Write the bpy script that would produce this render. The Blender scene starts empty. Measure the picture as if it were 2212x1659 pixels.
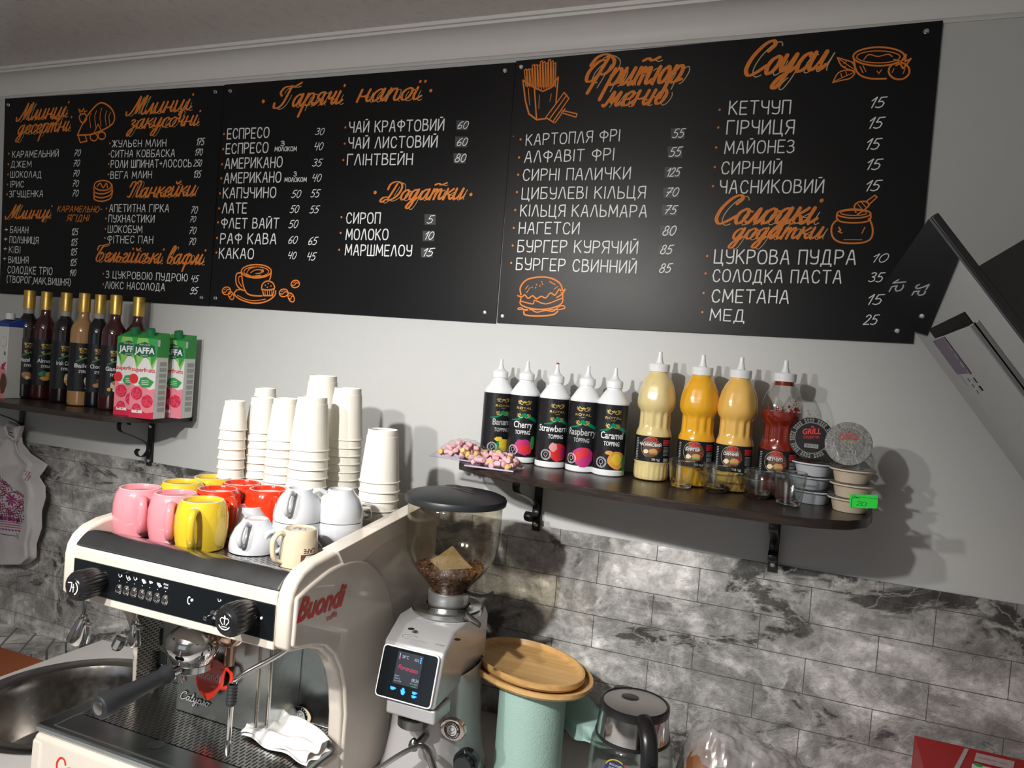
import bpy, math, random
from mathutils import Vector, Matrix
random.seed(7)
PI = math.pi
scn = bpy.context.scene
COL = scn.collection
# ------------------------------------------------------------------ camera
F_PX, YAW, PITCH, ROLL = 1638.593, -0.37927167, -0.03130241, -0.07838415
CXP, CYP, CAM_D, CAM_H = 1106.0, 829.5, 1.75, 1.75
def cam_axes():
    cy, sy = math.cos(YAW), math.sin(YAW)
    f = Vector((sy*math.cos(PITCH), cy*math.cos(PITCH), math.sin(PITCH)))
    r = Vector((cy, -sy, 0)); d = -(r.cross(f))
    c, s = math.cos(ROLL), math.sin(ROLL)
    return c*r+s*d, -s*r+c*d, f
RGT, DWN, FWD = cam_axes()
cam_d = bpy.data.cameras.new('camera'); cam = bpy.data.objects.new('camera', cam_d); COL.objects.link(cam)
M = Matrix.Identity(4)
for i in range(3):
    M[i][0] = RGT[i]; M[i][1] = -DWN[i]; M[i][2] = -FWD[i]
M.translation = Vector((0, -CAM_D, CAM_H))
cam.matrix_world = M
cam_d.sensor_fit = 'HORIZONTAL'; cam_d.sensor_width = 36; cam_d.lens = F_PX/2212*36
cam_d.clip_start = 0.02
scn.camera = cam
# where the ray of a photo pixel meets a plane of the room (y = depth from the menu wall, z = height)
def ray(px, py): return RGT*((px-CXP)/F_PX) + DWN*((py-CYP)/F_PX) + FWD
def atY(px, py, Y=0.0):
    v = ray(px, py); t = (CAM_D+Y)/v.y
    return Vector((v.x*t, Y, CAM_H+v.z*t))
def atZ(px, py, Z):
    v = ray(px, py); t = (Z-CAM_H)/v.z
    return Vector((v.x*t, v.y*t-CAM_D, Z))
def atX(px, py, X):
    v = ray(px, py); t = X/v.x
    return Vector((X, v.y*t-CAM_D, CAM_H+v.z*t))
# ------------------------------------------------------------------ view, world, lamps
vs = scn.view_settings
vs.view_transform = 'Standard'; vs.look = 'None'; vs.gamma = 1; vs.use_curve_mapping = False
vs.exposure = -0.12
w = bpy.data.worlds.new('world'); scn.world = w; w.use_nodes = True
bg = w.node_tree.nodes['Background']; bg.inputs[0].default_value = (.55, .62, .75, 1); bg.inputs[1].default_value = 0.9
scn.cycles.max_bounces = 10; scn.cycles.transparent_max_bounces = 16; scn.cycles.transmission_bounces = 10
scn.cycles.glossy_bounces = 5; scn.cycles.sample_clamp_indirect = 6; scn.cycles.use_denoising = True
scn.cycles.caustics_refractive = False; scn.cycles.caustics_reflective = False
def spot(name, loc, aim, power, size, blend, rad, col):
    l = bpy.data.lights.new(name, 'SPOT'); l.energy = power; l.spot_size = math.radians(size); l.spot_blend = blend
    l.shadow_soft_size = rad; l.color = col
    o = bpy.data.objects.new(name, l); COL.objects.link(o); o.location = loc
    o.rotation_euler = (Vector(aim)-Vector(loc)).to_track_quat('-Z', 'Y').to_euler(); return o
spot('spot_lamp', (-0.78, -2.0, 2.27), (-0.88, -.1, 1.10), 134, 73, 1.0, 0.03, (1, .975, .93))
spot('spot_lamp', (-1.20, -2.0, 2.27), (-0.88, -.1, 1.10), 75, 73, 1.0, 0.03, (1, .975, .93))
def area(name, loc, aim, power, sx, sy, col):
    l = bpy.data.lights.new(name, 'AREA'); l.energy = power; l.shape = 'RECTANGLE'; l.size = sx; l.size_y = sy; l.color = col
    o = bpy.data.objects.new(name, l); COL.objects.link(o); o.location = loc
    o.rotation_euler = (Vector(aim)-Vector(loc)).to_track_quat('-Z', 'Y').to_euler(); return o
def bulb(loc, power, rad):
    l = bpy.data.lights.new('lamp_bulb', 'POINT'); l.energy = power; l.shadow_soft_size = rad; l.color = (1, .95, .88)
    o = bpy.data.objects.new('lamp_bulb', l); COL.objects.link(o); o.location = loc
bulb((-0.78, -2.0, 2.275), 21, .03); bulb((-1.20, -2.0, 2.275), 13, .03)
area('overhead_fill', (-1.0, -2.9, 2.54), (-1.0, -2.9, 0), 5, 1.2, .6, (1, .95, .9))  # soft overhead fill added to lift the ambient light, no fixture there

# ------------------------------------------------------------------ materials
MATS = {}
def mat(name, col, rough=.5, metal=0.0, spec=.5, trans=0.0, ior=1.45, coat=0.0, emit=None, es=1.0, var=.04, vs_=30.0, bump=0.0, bs=60.0, alpha=1.0, rvar=.05, sub=0.0, aniso=0.0):
    if name in MATS: return MATS[name]
    m = bpy.data.materials.new(name); m.use_nodes = True; nt = m.node_tree; p = nt.nodes['Principled BSDF']
    p.inputs['Metallic'].default_value = metal; p.inputs['Specular IOR Level'].default_value = spec
    p.inputs['IOR'].default_value = ior; p.inputs['Transmission Weight'].default_value = trans
    p.inputs['Coat Weight'].default_value = coat; p.inputs['Coat Roughness'].default_value = .05
    p.inputs['Alpha'].default_value = alpha; p.inputs['Subsurface Weight'].default_value = sub
    if sub: p.inputs['Subsurface Scale'].default_value = .01
    if emit: p.inputs['Emission Color'].default_value = (*emit, 1); p.inputs['Emission Strength'].default_value = es
    tc = nt.nodes.new('ShaderNodeTexCoord'); nz = nt.nodes.new('ShaderNodeTexNoise')
    nz.inputs['Scale'].default_value = vs_; nz.inputs['Detail'].default_value = 4
    nt.links.new(tc.outputs['Object'], nz.inputs['Vector'])
    r = nt.nodes.new('ShaderNodeMapRange'); r.inputs['To Min'].default_value = 1-var; r.inputs['To Max'].default_value = 1+var
    nt.links.new(nz.outputs['Fac'], r.inputs['Value'])
    mx = nt.nodes.new('ShaderNodeVectorMath'); mx.operation = 'SCALE'; mx.inputs[0].default_value = col
    nt.links.new(r.outputs[0], mx.inputs['Scale']); nt.links.new(mx.outputs[0], p.inputs['Base Color'])
    rr = nt.nodes.new('ShaderNodeMapRange'); rr.inputs['To Min'].default_value = max(0, rough-rvar); rr.inputs['To Max'].default_value = rough+rvar
    nt.links.new(nz.outputs['Fac'], rr.inputs['Value']); nt.links.new(rr.outputs[0], p.inputs['Roughness'])
    if bump:
        n2 = nt.nodes.new('ShaderNodeTexNoise'); n2.inputs['Scale'].default_value = bs; n2.inputs['Detail'].default_value = 5
        nt.links.new(tc.outputs['Object'], n2.inputs['Vector'])
        b = nt.nodes.new('ShaderNodeBump'); b.inputs['Strength'].default_value = bump; b.inputs['Distance'].default_value = .002
        nt.links.new(n2.outputs['Fac'], b.inputs['Height']); nt.links.new(b.outputs[0], p.inputs['Normal'])
    MATS[name] = m; return m
def flat(name, col, rough=.55): return mat(name, col, rough, var=.02, rvar=.02)

paint = mat('wall_paint', (.525, .535, .53), .55, bump=.10, bs=220, var=.02)
ceil_m = mat('ceiling_vinyl', (.78, .755, .735), .28, var=.02, spec=.35)
cove_m = mat('cove_plastic', (.70, .69, .68), .45, var=.02)
board_m = mat('menu_board_black', (.008, .008, .009), .36, spec=.22, var=.15, vs_=4)
chalk = mat('chalk_white', (.80, .82, .83), .7, var=.10, vs_=300)
orange = mat('orange_paint', (.74, .21, .022), .6, var=.18, vs_=60)
tan = mat('cream_paint', (.55, .42, .22), .7)
sticker_m = mat('price_sticker_grey', (.045, .047, .05), .5)
screw_m = mat('screw_steel', (.72, .72, .70), .25, 1.0)
black_metal = mat('black_powder_metal', (.012, .012, .013), .35, spec=.5)
steel = mat('polished_steel', (.52, .53, .53), .16, 1.0, var=.06, vs_=8)
steel_b = mat('brushed_steel', (.42, .42, .41), .3, 1.0, var=.08, vs_=15)
chrome = mat('chrome', (.62, .61, .60), .05, 1.0, rvar=.02)
cream = mat('cream_enamel', (.66, .60, .53), .22, coat=.5, var=.015)
black_gloss = mat('black_gloss_panel', (.006, .008, .010), .07, spec=.6, rvar=.02)
black_plastic = mat('black_plastic', (.012, .012, .013), .30)
black_matt = mat('black_matt_plastic', (.020, .022, .025), .45)
white_plastic = mat('white_plastic', (.74, .76, .78), .28, sub=.05)
white_pr = flat('print_white', (.72, .74, .76)); gold_pr = mat('print_gold', (.72, .50, .14), .35, .6)
green_pr = mat('print_green', (.01, .22, .08), .35); red_pr = flat('print_red', (.62, .025, .03)); blk_pr = flat('print_black', (.010, .011, .014), .3)
paper_w = mat('cup_paper', (.76, .73, .66), .6, bump=.04, bs=300, var=.02)

def wood_mat(name, c1, c2, rough, sx=3.0, coat=0.0):
    m = bpy.data.materials.new(name); m.use_nodes = True; nt = m.node_tree; p = nt.nodes['Principled BSDF']
    tc = nt.nodes.new('ShaderNodeTexCoord'); mp = nt.nodes.new('ShaderNodeMapping'); mp.inputs['Scale'].default_value = (sx, sx*22, sx*22)
    nz = nt.nodes.new('ShaderNodeTexNoise'); nz.inputs['Scale'].default_value = 2.2; nz.inputs['Detail'].default_value = 9; nz.inputs['Roughness'].default_value = .7
    cr = nt.nodes.new('ShaderNodeValToRGB'); cr.color_ramp.elements[0].color = (*c1, 1); cr.color_ramp.elements[1].color = (*c2, 1)
    cr.color_ramp.elements[0].position = .35; cr.color_ramp.elements[1].position = .65
    nt.links.new(tc.outputs['Object'], mp.inputs[0]); nt.links.new(mp.outputs[0], nz.inputs['Vector']); nt.links.new(nz.outputs['Fac'], cr.inputs[0])
    nt.links.new(cr.outputs[0], p.inputs['Base Color']); p.inputs['Roughness'].default_value = rough; p.inputs['Coat Weight'].default_value = coat
    MATS[name] = m; return m
wenge = wood_mat('dark_wenge_laminate', (.012, .008, .007), (.040, .027, .021), .30)
bamboo = wood_mat('bamboo_wood', (.50, .285, .10), (.64, .40, .165), .38, 2.0)

def marble_mat(name, rowh, bl, rot=0.0):
    m = bpy.data.materials.new(name); m.use_nodes = True; nt = m.node_tree; N = nt.nodes.new; L = nt.links.new; p = nt.nodes['Principled BSDF']
    tc = N('ShaderNodeTexCoord')
    def noise(sc, det, rg, src=None, dist=0.0):
        n = N('ShaderNodeTexNoise'); n.inputs['Scale'].default_value = sc; n.inputs['Detail'].default_value = det
        n.inputs['Roughness'].default_value = rg; n.inputs['Distortion'].default_value = dist
        L(src or tc.outputs['Object'], n.inputs['Vector']); return n
    n1 = noise(9, 9, .72, dist=.4)
    cr = N('ShaderNodeValToRGB'); e = cr.color_ramp.elements; e[0].position = .30; e[0].color = (.28, .275, .265, 1); e[1].position = .68; e[1].color = (.86, .85, .83, 1)
    e2 = cr.color_ramp.elements.new(.50); e2.color = (.50, .49, .48, 1)
    L(n1.outputs['Fac'], cr.inputs[0])
    # fine crackle
    n3 = noise(45, 6, .75)
    mulf = N('ShaderNodeMapRange'); mulf.inputs['To Min'].default_value = .35; mulf.inputs['To Max'].default_value = 1.6
    L(n3.outputs['Fac'], mulf.inputs['Value'])
    mp1 = N('ShaderNodeMapping'); mp1.inputs['Rotation'].default_value = (0, .6, 0); mp1.inputs['Scale'].default_value = (1, 1, 1.7); L(tc.outputs['Object'], mp1.inputs[0])
    npat = noise(3.6, 10, .66, src=mp1.outputs[0], dist=.8)
    pm = N('ShaderNodeMapRange'); pm.inputs['From Min'].default_value = .425; pm.inputs['From Max'].default_value = .465; pm.inputs['To Min'].default_value = .24; L(npat.outputs['Fac'], pm.inputs['Value'])
    pl = N('ShaderNodeMapRange'); pl.inputs['From Min'].default_value = .52; pl.inputs['From Max'].default_value = .62; pl.inputs['To Max'].default_value = 1.9; pl.inputs['To Min'].default_value = 1; L(npat.outputs['Fac'], pl.inputs['Value'])
    pp = N('ShaderNodeMath'); pp.operation = 'MULTIPLY'; L(pm.outputs[0], pp.inputs[0]); L(pl.outputs[0], pp.inputs[1])
    p2_ = N('ShaderNodeMath'); p2_.operation = 'MULTIPLY'; L(pp.outputs[0], p2_.inputs[0]); L(mulf.outputs[0], p2_.inputs[1])
    sc = N('ShaderNodeVectorMath'); sc.operation = 'SCALE'; L(cr.outputs[0], sc.inputs[0]); L(p2_.outputs[0], sc.inputs['Scale'])
    # light veins: distance to voronoi edges, distorted
    nd = noise(6, 6, .6)
    dv = N('ShaderNodeVectorMath'); dv.operation = 'SCALE'; dv.inputs['Scale'].default_value = .22; L(nd.outputs['Color'], dv.inputs[0])
    ad = N('ShaderNodeVectorMath'); ad.operation = 'ADD'; L(tc.outputs['Object'], ad.inputs[0]); L(dv.outputs[0], ad.inputs[1])
    vein = None
    for scl, wd in ((2.7, .030), (8, .030)):
        vo = N('ShaderNodeTexVoronoi'); vo.feature = 'DISTANCE_TO_EDGE'; vo.inputs['Scale'].default_value = scl; L(ad.outputs[0], vo.inputs['Vector'])
        mr = N('ShaderNodeMapRange'); mr.inputs['From Max'].default_value = wd; mr.inputs['To Min'].default_value = 1; mr.inputs['To Max'].default_value = 0
        L(vo.outputs['Distance'], mr.inputs['Value'])
        if vein is None: vein = mr
        else:
            mm = N('ShaderNodeMath'); mm.operation = 'MULTIPLY'; L(mr.outputs[0], mm.inputs[0]); mm.inputs[1].default_value = .55
            mxm = N('ShaderNodeMath'); mxm.operation = 'MAXIMUM'; L(vein.outputs[0], mxm.inputs[0]); L(mm.outputs[0], mxm.inputs[1]); vein = mxm
    nv = noise(5, 3, .5)
    nvr = N('ShaderNodeMapRange'); nvr.inputs['From Min'].default_value = .38; nvr.inputs['From Max'].default_value = .56; L(nv.outputs['Fac'], nvr.inputs['Value'])
    vm = N('ShaderNodeMath'); vm.operation = 'MULTIPLY'; L(vein.outputs[0], vm.inputs[0]); L(nvr.outputs[0], vm.inputs[1])
    mx = N('ShaderNodeMix'); mx.data_type = 'RGBA'; L(vm.outputs[0], mx.inputs[0]); L(sc.outputs[0], mx.inputs[6]); mx.inputs[7].default_value = (.85, .84, .81, 1)
    # brick grooves (x along the wall, z up)
    sp = N('ShaderNodeSeparateXYZ'); mpr = N('ShaderNodeMapping'); mpr.inputs['Rotation'].default_value = (0, 0, rot); L(tc.outputs['Object'], mpr.inputs[0]); L(mpr.outputs[0], sp.inputs[0])
    cb = N('ShaderNodeCombineXYZ'); L(sp.outputs[0], cb.inputs[0]); L(sp.outputs[2 if not rot else 1], cb.inputs[1])
    br = N('ShaderNodeTexBrick'); br.inputs['Scale'].default_value = 1; br.inputs['Mortar Size'].default_value = .0009 if not rot else .003
    br.inputs['Mortar Smooth'].default_value = .3; br.inputs['Brick Width'].default_value = bl; br.inputs['Row Height'].default_value = rowh
    br.offset = .42; L(cb.outputs[0], br.inputs['Vector'])
    mg = N('ShaderNodeMix'); mg.data_type = 'RGBA'; L(br.outputs['Fac'], mg.inputs[0]); L(mx.outputs[2], mg.inputs[6]); mg.inputs[7].default_value = (.20, .20, .19, 1)
    L(mg.outputs[2], p.inputs['Base Color']); p.inputs['Roughness'].default_value = .42; p.inputs['Specular IOR Level'].default_value = .4
    inv = N('ShaderNodeMath'); inv.operation = 'MULTIPLY_ADD'; L(br.outputs['Fac'], inv.inputs[0]); inv.inputs[1].default_value = -1.0
    n4 = noise(30, 9, .78, dist=.9); L(n4.outputs['Fac'], inv.inputs[2])
    b = N('ShaderNodeBump'); b.inputs['Strength'].default_value = 1.0; b.inputs['Distance'].default_value = .012; L(inv.outputs[0], b.inputs['Height']); L(b.outputs[0], p.inputs['Normal'])
    MATS[name] = m; return m
marble = marble_mat('grey_marble_brick_panel', .077, .235)
marble2 = marble_mat('grey_marble_ledge_tiles', .07, .16, .9)

def slot_mat(name, base, sx, sy, metal=1.0, ax=(1, 0)):
    """steel sheet with rows of short punched slots"""
    m = bpy.data.materials.new(name); m.use_nodes = True; nt = m.node_tree; N = nt.nodes.new; L = nt.links.new; p = nt.nodes['Principled BSDF']
    tc = N('ShaderNodeTexCoord'); sp = N('ShaderNodeSeparateXYZ'); L(tc.outputs['Object'], sp.inputs[0])
    cb = N('ShaderNodeCombineXYZ'); L(sp.outputs[ax[0]], cb.inputs[0]); L(sp.outputs[ax[1]], cb.inputs[1])
    br = N('ShaderNodeTexBrick'); br.inputs['Scale'].default_value = 1; br.inputs['Brick Width'].default_value = sy; br.inputs['Row Height'].default_value = sx
    br.inputs['Mortar Size'].default_value = sx*.27; br.inputs['Mortar Smooth'].default_value = .1; br.offset = .5
    L(cb.outputs[0], br.inputs['Vector'])
    mx = N('ShaderNodeMix'); mx.data_type = 'RGBA'; L(br.outputs['Fac'], mx.inputs[0]); mx.inputs[6].default_value = (.008, .008, .008, 1); mx.inputs[7].default_value = (*base, 1)
    L(mx.outputs[2], p.inputs['Base Color'])
    mm = N('ShaderNodeMath'); mm.operation = 'MULTIPLY'; L(br.outputs['Fac'], mm.inputs[0]); mm.inputs[1].default_value = metal; L(mm.outputs[0], p.inputs['Metallic'])
    p.inputs['Roughness'].default_value = .22
    MATS[name] = m; return m
slots = slot_mat('slotted_steel_grate', (.66, .65, .63), .0075, .019)

# ------------------------------------------------------------------ mesh builder
class MB:
    def __init__(s): s.v = []; s.f = []; s.m = []; s.mats = []; s.cur = 0
    def use(s, m):
        if m not in s.mats: s.mats.append(m)
        s.cur = s.mats.index(m); return s
    def add(s, vs, fs):
        o = len(s.v); s.v += [Vector(v) for v in vs]
        for f in fs: s.f.append([i+o for i in f]); s.m.append(s.cur)
        return s
    def box(s, x0, x1, y0, y1, z0, z1):
        return s.add([(x0, y0, z0), (x1, y0, z0), (x1, y1, z0), (x0, y1, z0), (x0, y0, z1), (x1, y0, z1), (x1, y1, z1), (x0, y1, z1)],
                     [(3, 2, 1, 0), (4, 5, 6, 7), (0, 1, 5, 4), (1, 2, 6, 5), (2, 3, 7, 6), (3, 0, 4, 7)])
    def lathe(s, prof, n=40, c=(0, 0, 0), T=None, flute=None):
        """profile [(r, z)] turned about z; T an optional matrix"""
        vs = []; fs = []; T = T or Matrix.Translation(c); rows = []
        for k, (r, z) in enumerate(prof):
            if r < 1e-6: rows.append([len(vs)]); vs.append(T @ Vector((0, 0, z)))
            else:
                row = []
                for i in range(n):
                    a = 2*PI*i/n; q = r*(flute(a, z) if flute else 1)
                    row.append(len(vs)); vs.append(T @ Vector((q*math.cos(a), q*math.sin(a), z)))
                rows.append(row)
        for a, b in zip(rows, rows[1:]):
            if len(a) == 1 and len(b) == 1: continue
            for i in range(n):
                j = (i+1) % n
                if len(a) == 1: fs.append((a[0], b[j], b[i]))
                elif len(b) == 1: fs.append((a[i], a[j], b[0]))
                else: fs.append((a[i], a[j], b[j], b[i]))
        return s.add(vs, fs)
    def tube(s, pts, r, n=12, closed=False, flat=1.0):
        P = [Vector(p) for p in pts]; m = len(P); R = r if isinstance(r, (list, tuple)) else [r]*m
        vs = []; fs = []; up = None
        for i, p in enumerate(P):
            if closed: t = (P[(i+1) % m]-P[i-1])
            else: t = P[min(i+1, m-1)]-P[max(i-1, 0)]
            t.normalize()
            if up is None:
                up = Vector((0, 0, 1)) if abs(t.z) < .9 else Vector((1, 0, 0))
            a = (up - t*up.dot(t)).normalized(); b = t.cross(a); up = a
            for k in range(n):
                q = 2*PI*k/n; vs.append(p + a*(R[i]*math.cos(q)) + b*(R[i]*flat*math.sin(q)))
        rng = m if closed else m-1
        for i in range(rng):
            j = (i+1) % m
            for k in range(n):
                l = (k+1) % n; fs.append((i*n+k, i*n+l, j*n+l, j*n+k))
        if not closed: fs.append(tuple(range(n))[::-1]); fs.append(tuple((m-1)*n+k for k in range(n)))
        return s.add(vs, fs)
    def prism(s, poly, axis, a, b):
        """2-D polygon extruded along axis 'x','y' or 'z' from a to b; poly in the other two axes in order"""
        def P(u, v, t): return (t, u, v) if axis == 'x' else ((u, t, v) if axis == 'y' else (u, v, t))
        n = len(poly); vs = [P(u, v, a) for u, v in poly]+[P(u, v, b) for u, v in poly]
        fs = [tuple(range(n)), tuple(range(2*n-1, n-1, -1))]
        for i in range(n): j = (i+1) % n; fs.append((i, i+n, j+n, j))
        return s.add(vs, fs)
    def grid(s, fn, nu, nv):
        vs = [fn(i/nu, j/nv) for j in range(nv+1) for i in range(nu+1)]
        return s.add(vs, [(j*(nu+1)+i, j*(nu+1)+i+1, (j+1)*(nu+1)+i+1, (j+1)*(nu+1)+i) for j in range(nv) for i in range(nu)])
    def build(s, name, m=None, parent=None, bevel=0, seg=3, solid=0, subd=0, ang=35, origin=None, smooth=True, fix=True):
        """world-space vertices; the object's own origin is the parent's place (or its base centre)"""
        if parent is not None: o0 = wloc(parent)
        elif origin is not None: o0 = Vector(origin)
        else:
            xs = [v.x for v in s.v]; ys = [v.y for v in s.v]; zs = [v.z for v in s.v]
            o0 = Vector(((min(xs)+max(xs))/2, (min(ys)+max(ys))/2, min(zs)))
        me = bpy.data.meshes.new(name); me.from_pydata([v-o0 for v in s.v], [], s.f)
        ml = s.mats if s.mats else [m]
        for q in ml: me.materials.append(q if q else m)
        if s.mats: me.polygons.foreach_set('material_index', s.m)
        me.validate()
        if fix:
            import bmesh
            bm = bmesh.new(); bm.from_mesh(me)
            if len(bm.verts) < 60000: bmesh.ops.remove_doubles(bm, verts=bm.verts, dist=1e-6)
            bmesh.ops.recalc_face_normals(bm, faces=bm.faces); bm.to_mesh(me); bm.free()
        if smooth:
            me.polygons.foreach_set('use_smooth', [True]*len(me.polygons)); me.set_sharp_from_angle(angle=math.radians(ang))
        o = bpy.data.objects.new(name, me); COL.objects.link(o)
        if parent is not None: o.parent = parent
        else: o.location = o0
        if bevel:
            b = o.modifiers.new('bevel', 'BEVEL'); b.width = bevel; b.segments = seg; b.limit_method = 'ANGLE'; b.angle_limit = math.radians(40); b.harden_normals = False
        if solid:
            q = o.modifiers.new('solid', 'SOLIDIFY'); q.thickness = solid; q.offset = 0
        if subd:
            q = o.modifiers.new('subd', 'SUBSURF'); q.levels = q.render_levels = subd
        return o
def wloc(o):
    p = Vector((0, 0, 0))
    while o is not None: p = p + o.location; o = o.parent
    return p
def tag(o, label=None, cat=None, group=None, kind=None):
    if label: o['label'] = label
    if cat: o['category'] = cat
    if group: o['group'] = group
    if kind: o['kind'] = kind
    return o
def empty(name, loc, label, cat, group=None):
    o = bpy.data.objects.new(name, None); COL.objects.link(o); o.location = loc; o.empty_display_size = .05
    return tag(o, label, cat, group)
def kids(o): return [c for c in bpy.data.objects if c.parent == o]
def copy_tree(o, parent=None):
    c = o.copy(); COL.objects.link(c)
    if parent: c.parent = parent
    for ch in kids(o): copy_tree(ch, c)
    return c
def place(src, used, loc, rz, label, group=None):
    """first use moves the source itself, later uses copy it with its parts"""
    o = src if not used else copy_tree(src)
    o.location = loc; o.rotation_euler.z = rz; o['label'] = label
    if group: o['group'] = group
    return o
def ell(cx, cy, rx, ry, a0=0, a1=360, n=24):
    return [(cx+rx*math.cos(math.radians(a0+(a1-a0)*i/n)), cy+ry*math.sin(math.radians(a0+(a1-a0)*i/n))) for i in range(n+1)]
def crv(pts, k=5, closed=False):
    """Catmull-Rom through points"""
    P = [Vector(p) for p in pts]; n = len(P)
    if n < 3: return [tuple(p) for p in P]
    out = []
    for i in range(n if closed else n-1):
        p0 = P[i-1] if (i > 0 or closed) else P[0]*2-P[1]
        p1 = P[i]; p2 = P[(i+1) % n]; p3 = P[(i+2) % n] if (i+2 < n or closed) else P[-1]*2-P[-2]
        for j in range(k):
            t = j/k
            out.append(tuple(.5*((2*p1)+(p2-p0)*t+(2*p0-5*p1+4*p2-p3)*t*t+(3*p1-p0-3*p2+p3)*t**3)))
    if not closed: out.append(tuple(P[-1]))
    return out

# ------------------------------------------------------------------ flat printing and painting on surfaces
_GL = {}
def glyphs(s, shear=0.0, off=0.0, space=1.0):
    k = (s, shear, off, space)
    if k not in _GL:
        c = bpy.data.curves.new('t', 'FONT'); c.body = s; c.resolution_u = 3; c.shear = shear; c.offset = off; c.space_character = space
        o = bpy.data.objects.new('t', c); COL.objects.link(o); bpy.context.view_layer.update()
        me = o.to_mesh(); _GL[k] = ([tuple(v.co[:2]) for v in me.vertices], [tuple(p.vertices) for p in me.polygons])
        o.to_mesh_clear(); bpy.data.objects.remove(o); bpy.data.curves.remove(c)
    return _GL[k]
def thin_glass(name, tint=(1, 1, 1), rough=.02, ior=1.45, base=.03):
    m = bpy.data.materials.new(name); m.use_nodes = True; nt = m.node_tree; N = nt.nodes.new; L = nt.links.new
    nt.nodes.remove(nt.nodes['Principled BSDF']); out = nt.nodes['Material Output']
    t = N('ShaderNodeBsdfTransparent'); t.inputs[0].default_value = (*tint, 1); g = N('ShaderNodeBsdfGlossy'); g.inputs['Roughness'].default_value = rough
    fr = N('ShaderNodeLayerWeight'); fr.inputs[0].default_value = .5; pw = N('ShaderNodeMath'); pw.operation = 'POWER'; pw.inputs[1].default_value = 3.5; L(fr.outputs['Facing'], pw.inputs[0]); ad = N('ShaderNodeMath'); ad.operation = 'MULTIPLY_ADD'; ad.inputs[1].default_value = (ior-1)*1.2; ad.inputs[2].default_value = base; L(pw.outputs[0], ad.inputs[0])
    nz = N('ShaderNodeTexNoise'); nz.inputs['Scale'].default_value = 35; b = N('ShaderNodeBump'); b.inputs['Strength'].default_value = .08; b.inputs['Distance'].default_value = .002; L(nz.outputs['Fac'], b.inputs['Height']); L(b.outputs[0], g.inputs['Normal'])
    mx = N('ShaderNodeMixShader'); L(ad.outputs[0], mx.inputs[0]); L(t.outputs[0], mx.inputs[1]); L(g.outputs[0], mx.inputs[2]); L(mx.outputs[0], out.inputs[0])
    MATS[name] = m; return m
_TICK = [0]
def tick():
    _TICK[0] = (_TICK[0]+1) % 11
    return _TICK[0]*3.2e-5
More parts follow.
